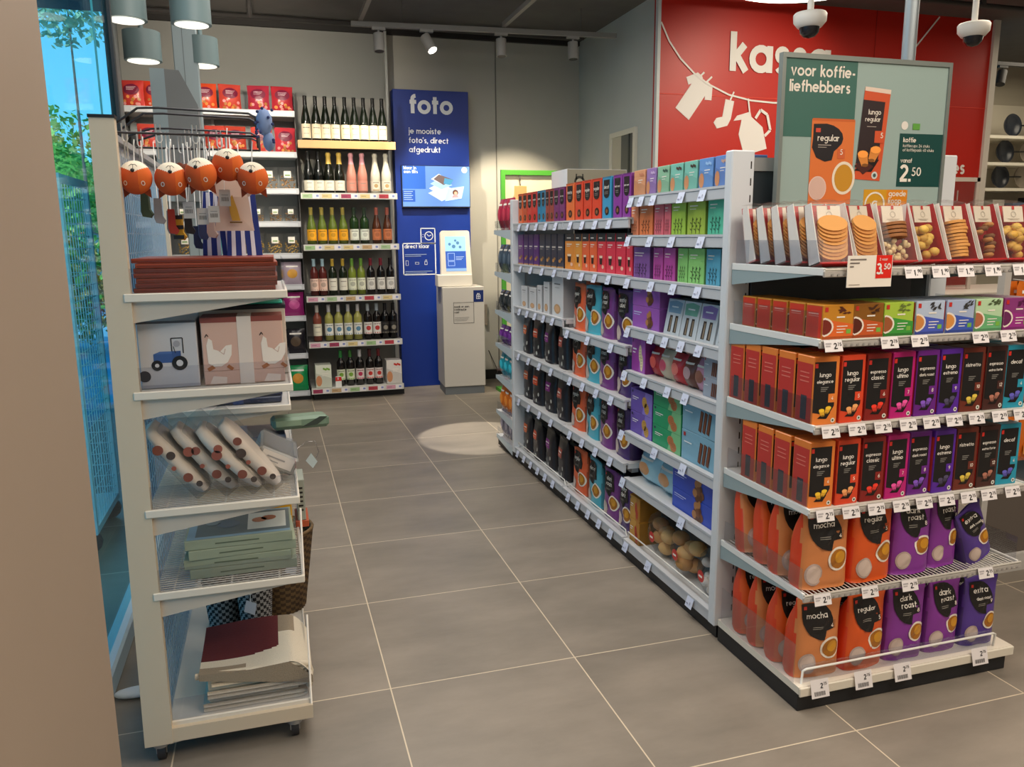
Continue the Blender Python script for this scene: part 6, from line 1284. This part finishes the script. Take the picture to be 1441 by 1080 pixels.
# ---------------------------------------------------------------- coffee sign above the endcap
sg = thing('coffee_sign', 'framed green coffee promotion sign standing above the endcap', 'sign', (1.52, -.085, 1.27))
def sgp(b, n): o = b.done(n, sg); o.location = (-1.52, .085, -1.27); return o
b = B(); AL = M(132, 140, 136, .4, .4); x0, x1, z0, z1 = 1.209, 1.833, 1.27, 1.880
b.box(x0, x0+.012, -.095, -.075, z0, z1, AL).box(x1-.012, x1, -.095, -.075, z0, z1, AL).box(x0+.012, x1-.012, -.095, -.075, z1-.014, z1, AL).box(x0+.012, x1-.012, -.095, -.075, z0, z0+.012, AL); sgp(b, 'metal_frame')
b = B().box(x0+.012, x1-.012, -.09, -.08, z0+.012, z1-.014, M(150, 172, 168, .45)); sgp(b, 'board')
T = plane((x0, -.09, 1.40)); W0, H0 = x1-x0, z1-1.40
def g(px, py):   # photo-sheet units (percent of sheet) to metres on the sheet
    return (W0*px, H0*(1-py))
sgp(B().rect(.012, W0*.43, H0*.505, H0-.014, T, M(58, 104, 94, .45)), 'green_field'); sgp(B().rect(W0*.71, W0*.98, H0*.205, H0*.545, T, M(8, 66, 62, .45)), 'price_field')
sgp(B().rect(W0*.515, W0*.655, .0, H0*.185, T, M(206, 152, 30, .45)).rect(W0*.655, W0*.785, .0, H0*.185, T, M(214, 132, 20, .45)), 'yellow_field')
b = B(); cr_ = M(232, 226, 214, .5)
b.text('voor koffie-', .034, H0*.868, .0235, T, cr_, .0012, .24); b.text('liefhebbers', .032, H0*.775, .0235, T, cr_, .0012, .24)
b.text('koffie', W0*.735, H0*.49, .0105, T, cr_, .0012, .24); b.text('koffiecups 24 stuks', W0*.735, H0*.459, .0066, T, cr_, .0012, .16); b.text('of koffiepads 40 stuks', W0*.735, H0*.432, .0066, T, cr_, .0012, .16)
b.text('vanaf', W0*.727, H0*.36, .0095, T, cr_, .0012, .22); b.text('2', W0*.73, H0*.238, .037, T, cr_, .0012, .27); b.text('.', W0*.79, H0*.238, .037, T, cr_, .0012, .27); b.text('50', W0*.802, H0*.275, .0195, T, cr_, .0012, .2)
b.text('goede', W0*.67, H0*.142, .0125, T, cr_, .0012, .22); b.text('koop', W0*.67, H0*.095, .0125, T, cr_, .0012, .22); b.text('altijd', W0*.67, H0*.05, .0135, T, cr_, .0012, .22)
b.line([(W0*.585+.036*cos(a*pi/12), H0*.09+.036*sin(a*pi/12)) for a in range(25)], .0055, T, cr_, .0014); b.text('c', W0*.585, H0*.058, .028, T, cr_, .0014, .2, .5); sgp(b, 'lettering')
# pad bag picture
b = B(); ox = W0*.185
b.rect(W0*.185, W0*.435, H0*.09, H0*.615, T, M(218, 116, 54, .45), .0014); b.rect(W0*.188, W0*.432, H0*.605, H0*.62, T, M(200, 98, 44, .45), .0016)
P = [(W0*.195, H0*.585)]+[(W0*(.25+.12*cos(radians(a))), H0*(.50+.09*sin(radians(a)))) for a in (80, 60, 40, 20, 0, -20)]+[(W0*.34, H0*.44), (W0*.32, H0*.42), (W0*.31, H0*.365)]+[(W0*(.27+.08*cos(radians(a))), H0*(.46+.105*sin(radians(a)))) for a in (-90, -130, -170, -200)]
b.flat(P, T, M(30, 26, 30, .45), .002); b.rect(W0*.208, W0*.235, H0*.535, H0*.56, T, M(200, 70, 50, .5), .0024); b.text('regular', W0*.222, H0*.482, .0135, T, cr_, .0026, .2); b.rect(W0*.225, W0*.30, H0*.455, H0*.46, T, M(170, 160, 150, .5), .0026); b.rect(W0*.225, W0*.275, H0*.442, H0*.446, T, M(170, 160, 150, .5), .0026)
b.rect(W0*.34, W0*.385, H0*.375, H0*.435, T, M(206, 98, 50, .5), .0024); b.text('5', W0*.356, H0*.40, .012, T, cr_, .0028, .2)
b.disc(W0*.385, H0*.255, W0*.068, T, M(232, 220, 200, .5), .0022, 28, W0*.08); b.disc(W0*.385, H0*.255, W0*.054, T, M(196, 140, 34, .5), .0026, 26, W0*.066); b.disc(W0*.235, H0*.19, W0*.052, T, M(226, 196, 184, .5), .0022, 24, W0*.058); b.disc(W0*.235, H0*.19, W0*.047, T, M(212, 178, 164, .5), .0026, 24, W0*.053)
sgp(b, 'pad_bag_picture')
b = B(); q = lambda u, v: (W0*u, H0*v)
b.flat([q(.45, .25), q(.605, .24), q(.635, .80), q(.48, .815)], T, M(206, 84, 44, .45), .0014); b.flat([q(.48, .80), q(.635, .785), q(.636, .812), q(.481, .825)], T, M(226, 206, 190, .45), .0018)
b.flat([q(.455, .35), q(.52, .30), q(.585, .36), q(.605, .735), q(.475, .745)], T, M(44, 30, 32, .45), .002); b.text('lungo', W0*.51, H0*.655, .0108, T, cr_, .0026, .2); b.text('regular', W0*.493, H0*.612, .0098, T, cr_, .0026, .2); b.rect(W0*.505, W0*.56, H0*.578, H0*.582, T, M(170, 160, 150, .5), .0026)
b.rect(W0*.555, W0*.612, H0*.48, H0*.555, T, M(206, 84, 44, .45), .0024); b.text('5', W0*.59, H0*.51, .012, T, cr_, .0028, .2); b.flat([q(.445, .335), q(.50, .37), q(.56, .33), q(.50, .28)], T, M(70, 26, 20, .5), .0026)
cap_pic(b, T, W0*.525, H0*.375, .038, 'd88a3e', .003); b.disc(W0*.57, H0*.275, .0115, T, M(206, 214, 210, .5), .0022, 18); b.disc(W0*.57, H0*.275, .006, T, M(60, 90, 90, .5), .0026, 14)
b.disc(W0*.735, H0*.595, .013, T, M(226, 222, 214, .5), .0014, 18); b.rect(W0*.785, W0*.83, H0*.57, H0*.61, T, M(92, 158, 62, .5), .0014); sgp(b, 'capsule_box_picture')

# ---------------------------------------------------------------- ceiling fixtures
def spotfix(x, y, z, lab, aim, lit=False, c=M(118, 116, 112, .5)):
    t = thing('track_spotlight', lab, 'spotlight', (x, y, z)); B().box(-.05, .05, -.016, .016, -.02, 0, c).done('adapter', t); B().cyl((0, 0, -.02), (0, 0, -.06), .008, c, 8).done('stem', t)
    d = nrm(aim); p = (0-d[0]*.03, 0-d[1]*.03, -.075-d[2]*.03); q = tuple(p[i]+d[i]*.13 for i in range(3))
    B().cyl(p, q, .040, c, 20).done('lamp_head', t); q2 = tuple(q[i]+d[i]*.002 for i in range(3)); B().cyl(q, q2, .034, M(255, 250, 238, .4, 0, 9) if lit else M(48, 46, 44, .4), 18).done('lens', t)
tk = thing('light_track', 'long grey lighting track hanging below the ceiling before the back wall', 'track', (1.45, 4.07, 2.93))
b = B(); b.add([(.42, 4.14, 2.905), (2.50, 3.985, 2.905), (2.50, 4.02, 2.905), (.42, 4.175, 2.905), (.42, 4.14, 2.94), (2.50, 3.985, 2.94), (2.50, 4.02, 2.94), (.42, 4.175, 2.94)], [(0,1,2,3),(4,5,6,7),(0,1,5,4),(1,2,6,5),(2,3,7,6),(3,0,4,7)], M(134, 132, 128, .5)); o = b.done('rail', tk); o.location = (-1.45, -4.07, -2.93)
for x in (.8, 2.2): b = B(); b.cyl((x, 4.14-.0745*(x-.42), 2.94), (x, 4.14-.0745*(x-.42), 3.11), .002, M(90, 90, 90, .5), 5); o = b.done('suspension_wire', tk); o.location = (-1.45, -4.07, -2.93)
for x0_, y0_, x1_, y1_, n in ((.49, 4.15, .49, .6, 'left'), (1.58, 4.06, 1.58, .6, 'right')):
    b = B().box(x0_-.016, x0_+.016, y1_, y0_, 2.945, 2.98, M(134, 132, 128, .5)); b.cyl((x0_, 2.0, 2.98), (x0_, 2.0, 3.11), .002, M(90, 90, 90, .5), 5)
    tag(b.done('light_track'), '%s grey lighting track running towards the camera under the ceiling' % n, 'track')
for x, a, l, n in ((.62, (.0, -.15, -1), False, 'first from left'), (.98, (.35, -.45, -.82), True, 'second from left, switched on'), (1.56, (.0, -.1, -1), False, 'third from left'), (2.14, (0, -.1, -1), False, 'fourth from left')):
    spotfix(x, 4.157-.0745*(x-.42), 2.905, 'grey track spotlight on the rear track, '+n, a, l, M(150, 148, 144, .5))
# pendant downlights by the window
for i, (x, y, z, w_) in enumerate(((-.80, 1.75, 2.285, .085), (-.54, 1.8, 2.295, .085), (-.825, 2.42, 2.25, .09), (-.555, 2.6, 2.275, .088))):
    c = M(112, 132, 134, .4); t = thing('pendant_downlight', 'grey cylindrical pendant downlight near the window, %s' % ('front left', 'front right', 'rear left', 'rear right')[i], 'lamp', (x, y, z), 0, 'pendant downlights')
    B().cyl((0, 0, 0), (0, 0, .14), w_, c, 32).done('housing', t); B().lathe([(0, -.001), (w_*.85, -.003)], M(246, 240, 226, .3, 0, 1.3), 28).done('reflector', t); B().cyl((0, 0, .14), (0, 0, 3.11-z), .012, c, 8).done('stem', t)
# white column with grey angled cabinet seen between snack shelves and trolley
b = B(); b.box(-.06, .06, -.04, .04, 0, 3.11, M(150, 164, 168, .5), .004); b.box(-.012, -.008, -.0405, -.04, 0, 3.11, M(110, 120, 122, .5)); tag(b.done('square_column', None, (-.63, 2.56, 0)), 'slim pale grey square column rising to the ceiling by the window', 'column')
b = B(); b.add([(-.11, -.1, 1.55), (.11, -.1, 1.55), (.11, -.1, 2.04), (.03, -.1, 2.21), (-.11, -.1, 2.215), (-.11, .02, 1.55), (.11, .02, 1.55), (.11, .02, 2.04), (.03, .02, 2.21), (-.11, .02, 2.215)], [(0,1,2,3,4),(5,6,7,8,9),(0,1,6,5),(1,2,7,6),(2,3,8,7),(3,4,9,8),(4,0,5,9)], M(118, 122, 124, .5)); b.rect(-.11, -.04, 1.55, 2.215, plane((0, -.1, 0)), M(142, 160, 168, .5))
tag(b.done('hanging_cabinet', None, (-.69, 2.5, 0)), 'grey angled metal casing fixed to the slim square column', 'casing')
# dome cameras
for i, (x, y, z, n) in enumerate(((2.10, 1.0, 2.27, 'left'), (3.02, 1.0, 2.285, 'right'))):
    t = thing('dome_camera', 'white dome security camera hanging on a stem before the red wall, %s one' % n, 'camera', (x, y, z), 0, 'dome cameras'); wc = M(236, 234, 228, .35)
    B().lathe([(0, .05), (.066, .048), (.072, .04), (.07, .01), (.052, -.012), (.04, -.014)], wc, 28).done('housing', t); B().lathe([(.044, -.012), (.040, -.035), (.025, -.052), (0, -.058)], M(34, 34, 38, .08), 24).done('dark_dome', t); B().cyl((0, 0, .05), (0, 0, 3.11-z), .014, wc, 12).done('stem', t)
# round ring light and pole
rl = thing('ring_light', 'large glowing white ring light hanging under the ceiling', 'lamp', (2.62, 1.7, 2.72)); b = B(); P = [(.46*cos(2*pi*k/48), .46*sin(2*pi*k/48), 0) for k in range(49)]; b.tube(P, .019, M(255, 246, 230, .4, 0, 7), 8); b.done('glowing_ring', rl)
for a in (0, 2.1, 4.2): B().cyl((.46*cos(a), .46*sin(a), .02), (.46*cos(a), .46*sin(a), .39), .002, M(90, 90, 90, .5), 5).done('suspension_wire', rl)
b = B(); b.cyl((0, 0, 1.61), (0, 0, 3.11), .021, M(150, 160, 166, .35, .5), 16); tag(b.done('steel_pole', None, (1.725, -.02, 0)), 'round steel pole rising to the ceiling behind the coffee sign', 'pole')
spotfix(6.2, 3.75, 2.83, 'black spotlight beyond the red wall at the right edge', (-.35, -.2, -.9), False, M(52, 50, 50, .5))
tag(B().box(5.8, 8.3, 3.73, 3.77, 2.83, 2.86, M(54, 52, 52, .5)).cyl((6, 3.75, 2.86), (6, 3.75, 3.11), .004, M(54, 52, 52, .5), 5).done('light_track'), 'black lighting track beyond the red wall at the right edge', 'track')
b = B(); b.tube([(-1.3, 4.7, 3.06), (2.5, 4.7, 3.06)], .018, M(62, 60, 60, .6), 8); b.tube([(-.3, 4.7, 3.06), (-.3, .5, 3.06)], .014, M(62, 60, 60, .6), 8); b.box(-.32, -.28, 4.68, 4.72, 3.06, 3.11, M(62, 60, 60, .6)); tag(b.done('ceiling_pipe'), 'dark grey pipe run under the ceiling along the back wall', 'pipe')
b = B(); b.tube([(2.5, 2.9, 3.04), (8, 2.9, 3.04)], .02, M(62, 60, 60, .6), 8); b.box(5, 5.04, 2.88, 2.92, 3.04, 3.11, M(62, 60, 60, .6)); tag(b.done('ceiling_pipe'), 'dark grey pipe run under the ceiling before the red wall', 'pipe')
# beyond the red wall: shelves with pans
pk = thing('pan_shelving', 'white wall shelving with pans beyond the red wall', 'shelving', (7.1, 4.7, 0))
for z in (1.3, 1.55, 1.80, 2.06, 2.33): o = B().box(6.7, 8.4, 4.47, 4.88, z-.03, z, M(222, 216, 200, .5)).done('shelf', pk); o.location = (-7.1, -4.7, 0)
o = B().box(6.7, 8.4, 4.87, 4.895, .2, 2.7, M(206, 198, 180, .6)).box(6.7, 6.74, 4.5, 4.88, 0, 2.5, M(222, 216, 200, .5)).done('back_panel', pk); o.location = (-7.1, -4.7, 0)
for i, (x, z) in enumerate(((7.35, 2.33), (7.66, 2.33), (7.97, 2.33), (7.28, 2.06), (7.6, 2.06), (7.92, 2.06), (7.25, 1.80), (7.56, 1.80))):
    b = B(); c = M(44, 48, 56, .25) if i % 3 != 1 else M(160, 150, 136, .4, .3); b.lathe([(0, 0), (.10, .002), (.12, .03), (.117, .034), (.1, .008), (0, .006)], c, 26)
    t = thing('frying_pan', '%s pan standing on edge, %s from left on the %s pan shelf' % ('dark' if i % 3 != 1 else 'metal', ORD[(i % 3)], ('upper', 'middle', 'lower')[i//3]), 'pan', (x, 4.64, z+.123), 0, 'pans beyond the red wall', radians(84)); b.done('pan_body', t); B().tube([(.115, 0, .028), (.17, 0, .035), (.27, 0, .038)], .009, M(30, 30, 32, .4)).done('handle', t)
for i in range(9):
    x = 7.0+.14*i; z = 1.55 if i % 2 else 1.3; c = ((60, 78, 110), (170, 165, 155), (54, 54, 58))[i % 3]
    b = B(); b.box(-.08, .08, -.1, .1, 0, .10+.03*(i % 3), M(*c, .5), .004); b.rect(-.05, .05, .03, .07, plane((0, -.1, 0)), M(214, 210, 204, .5), .001)
    tag(b.done('kitchen_box', None, (x, 4.6, z)), '%s boxed kitchen item, %s from left on the two lower pan shelves' % (('blue', 'beige', 'dark')[i % 3], ORD[i]), 'box', 'boxed kitchen items')
# glass display frame in front of the red wall
b = B(); gm = M(176, 166, 156, .45); b.box(0, .95, 0, .02, .80, .83, gm).box(0, .03, 0, .02, .0, .83, gm).box(.92, .95, 0, .02, 0, .83, gm); b.rect(.25, .7, .812, .82, plane((0, 0, 0)), M(150, 60, 50, .5), .001); o = thing('counter_frame', 'grey metal frame on the pay counter beyond the endcap', 'frame', (3.9, 2.6, .92)); b.done('frame_bars', o); B().box(.03, .92, .008, .012, .02, .80, clear(236, 232, 230, .1, .05)).done('clear_pane', o)
b = B(); b.box(3.2, 5.6, 2.3, 3.0, 0, .9, M(186, 180, 170, .5), .004); b.box(3.18, 5.62, 2.28, 3.02, .9, .92, M(206, 200, 190, .4)); tag(b.done('pay_counter'), 'pale pay counter in front of the red wall', 'counter')
# hanging orange bags on the far side rack at the right
rk2 = thing('side_rack', 'white rack post with wire hooks right of the endcap', 'rack', (2.37, .12, 0)); pw = M(190, 188, 184, .4)
for n, bb in (('post', B().box(2.355, 2.385, .1, .13, 0, 1.35, pw)), ('foot', B().box(2.3, 2.75, .08, .4, 0, .04, pw))): o = bb.done(n, rk2); o.location = (-2.37, -.12, 0)
for r, z in enumerate((1.16, .90, .66)):
    for k in range(3):
        x = 2.43+.085*k; o = B().tube([(x, .13, z+.015), (x, .04, z+.01), (x, .03, z+.02)], .003, pw).done('hook', rk2); o.location = (-2.37, -.12, 0)
        def ob():
            p = pillow(.085, .2, .03, 'cf6a1e', 'plain', 'c83c1e', 5)(); q = B(); mp = plane((0, -.016, 0)); q.rect(-.028, .028, .03, .07, mp, MM('e09a4a'), .001); q.rect(.0, .018, .03, .05, mp, MM('3a2a20'), .002); return [p[0], p[1], ('barcode_patch', q, None)]
        place('orb', ob, 'sweets_bag', 'orange sweets bag hanging on the right side rack, %s row, %s from left' % (('top', 'middle', 'bottom')[r], ORD[k]), 'bag', (x, .075, z-.19), radians(0), 'orange hanging bags')
        place('orb', ob, 'sweets_bag', 'orange sweets bag hanging behind another on the side rack, %s row, %s from left' % (('top', 'middle', 'bottom')[r], ORD[k]), 'bag', (x, .11, z-.19), radians(0), 'orange hanging bags behind')
b = B(); b.box(2.39, 2.9, .14, .15, .05, 1.3, M(96, 88, 82, .6)); tag(b.done('rack_board'), 'dark board behind the orange hanging bags', 'board')
# far end: small endcap and green frame
fe = thing('far_endcap', 'small white shelf unit at the far end of the long gondola', 'shelving', (1.48, 2.5, 0))
def fep(b, n, par=None): 
    o = b.done(n, par or fe); 
    if par is None: o.location = (-1.48, -2.5, 0)
    return o
fep(B().box(1.105, 1.85, 2.30, 2.68, 0, .055, PL), 'plinth'); FZ = [1.385, 1.13, .89, .68, .47, .24, .075]
for z in FZ: 
    s = fep(B().box(1.09, 1.86, 2.30, 2.66, z-.015, z, SHELFM), 'shelf'); b = B(); b.add([(1.088, 2.66, z-.02), (1.088, 2.30, z-.055), (1.088, 2.30, z+.004), (1.088, 2.66, z+.004)], [(0, 1, 2, 3)], M(196, 212, 222, .4)); b.done('side_bracket', s); B().box(1.0895, 1.0905, 2.34, 2.64, z, z+.06, ACRYL).done('side_guard', s)
FI = [('b0304a', .19, 'red'), ('4a5a6a', .17, 'blue grey'), ('33383a', .13, 'dark'), ('6a2f8a', .12, 'purple'), ('2aa0b4', .15, 'turquoise'), ('e07828', .17, 'orange'), ('8a8494', .2, 'silver')]
for i, (z, (c, h, n)) in enumerate(zip(FZ, FI)):
    for k in range(3):
        place('fe'+c, pillow(.11, h, .06, c, 'plain', dk(c, 1.3), i+30), 'snack_bag', '%s packet on the far end shelf unit, %s one' % (n, ('nearest', 'middle', 'farthest')[k]), 'packet', (1.13, 2.39+.1*k, z+.002), A90, n+' packets on the far end unit')
gf = thing('green_frame_stand', 'tall bright green display frame behind the far end of the gondola', 'frame', (2.05, 4.4, 0)); gr = M(70, 150, 46, .5)
for x in (1.655, 2.37): o = B().box(x-.018, x+.018, 4.38, 4.41, 0, 1.90, gr).done('side_bar', gf); o.location = (-2.05, -4.4, 0)
o = B().box(1.673, 2.352, 4.38, 4.41, 1.86, 1.90, gr).done('top_bar', gf); o.location = (-2.05, -4.4, 0)
o = B().box(1.673, 2.352, 4.40, 4.41, .1, 1.86, M(214, 206, 178, .6)).done('panel', gf); o.location = (-2.05, -4.4, 0); o = B().box(1.6, 2.42, 4.3, 4.5, 0, .03, gr).done('foot', gf); o.location = (-2.05, -4.4, 0)
for i, x in enumerate((1.80, 2.26)):
    t = thing('hanging_board', 'tan wooden board hanging in the green frame, %s one' % ('left', 'right')[i], 'board', (x, 4.36, 1.55)); B().box(-.055, .055, -.006, .006, 0, .22, M(196, 150, 96, .6), .004).done('board', t); B().tube([(0, 0, .22), (0, .01, .27), (0, .02, .31)], .004, INK, 5).done('strap', t)
b = B(); b.box(-.17, .17, -.1, .1, 0, .2, M(206, 186, 150, .6)); b.box(-.175, .175, -.105, .105, 0, .04, M(30, 30, 32, .5)); tag(b.done('floor_crate', None, (2.1, 4.75, 0)), 'beige crate with dark base standing behind the green frame', 'crate')
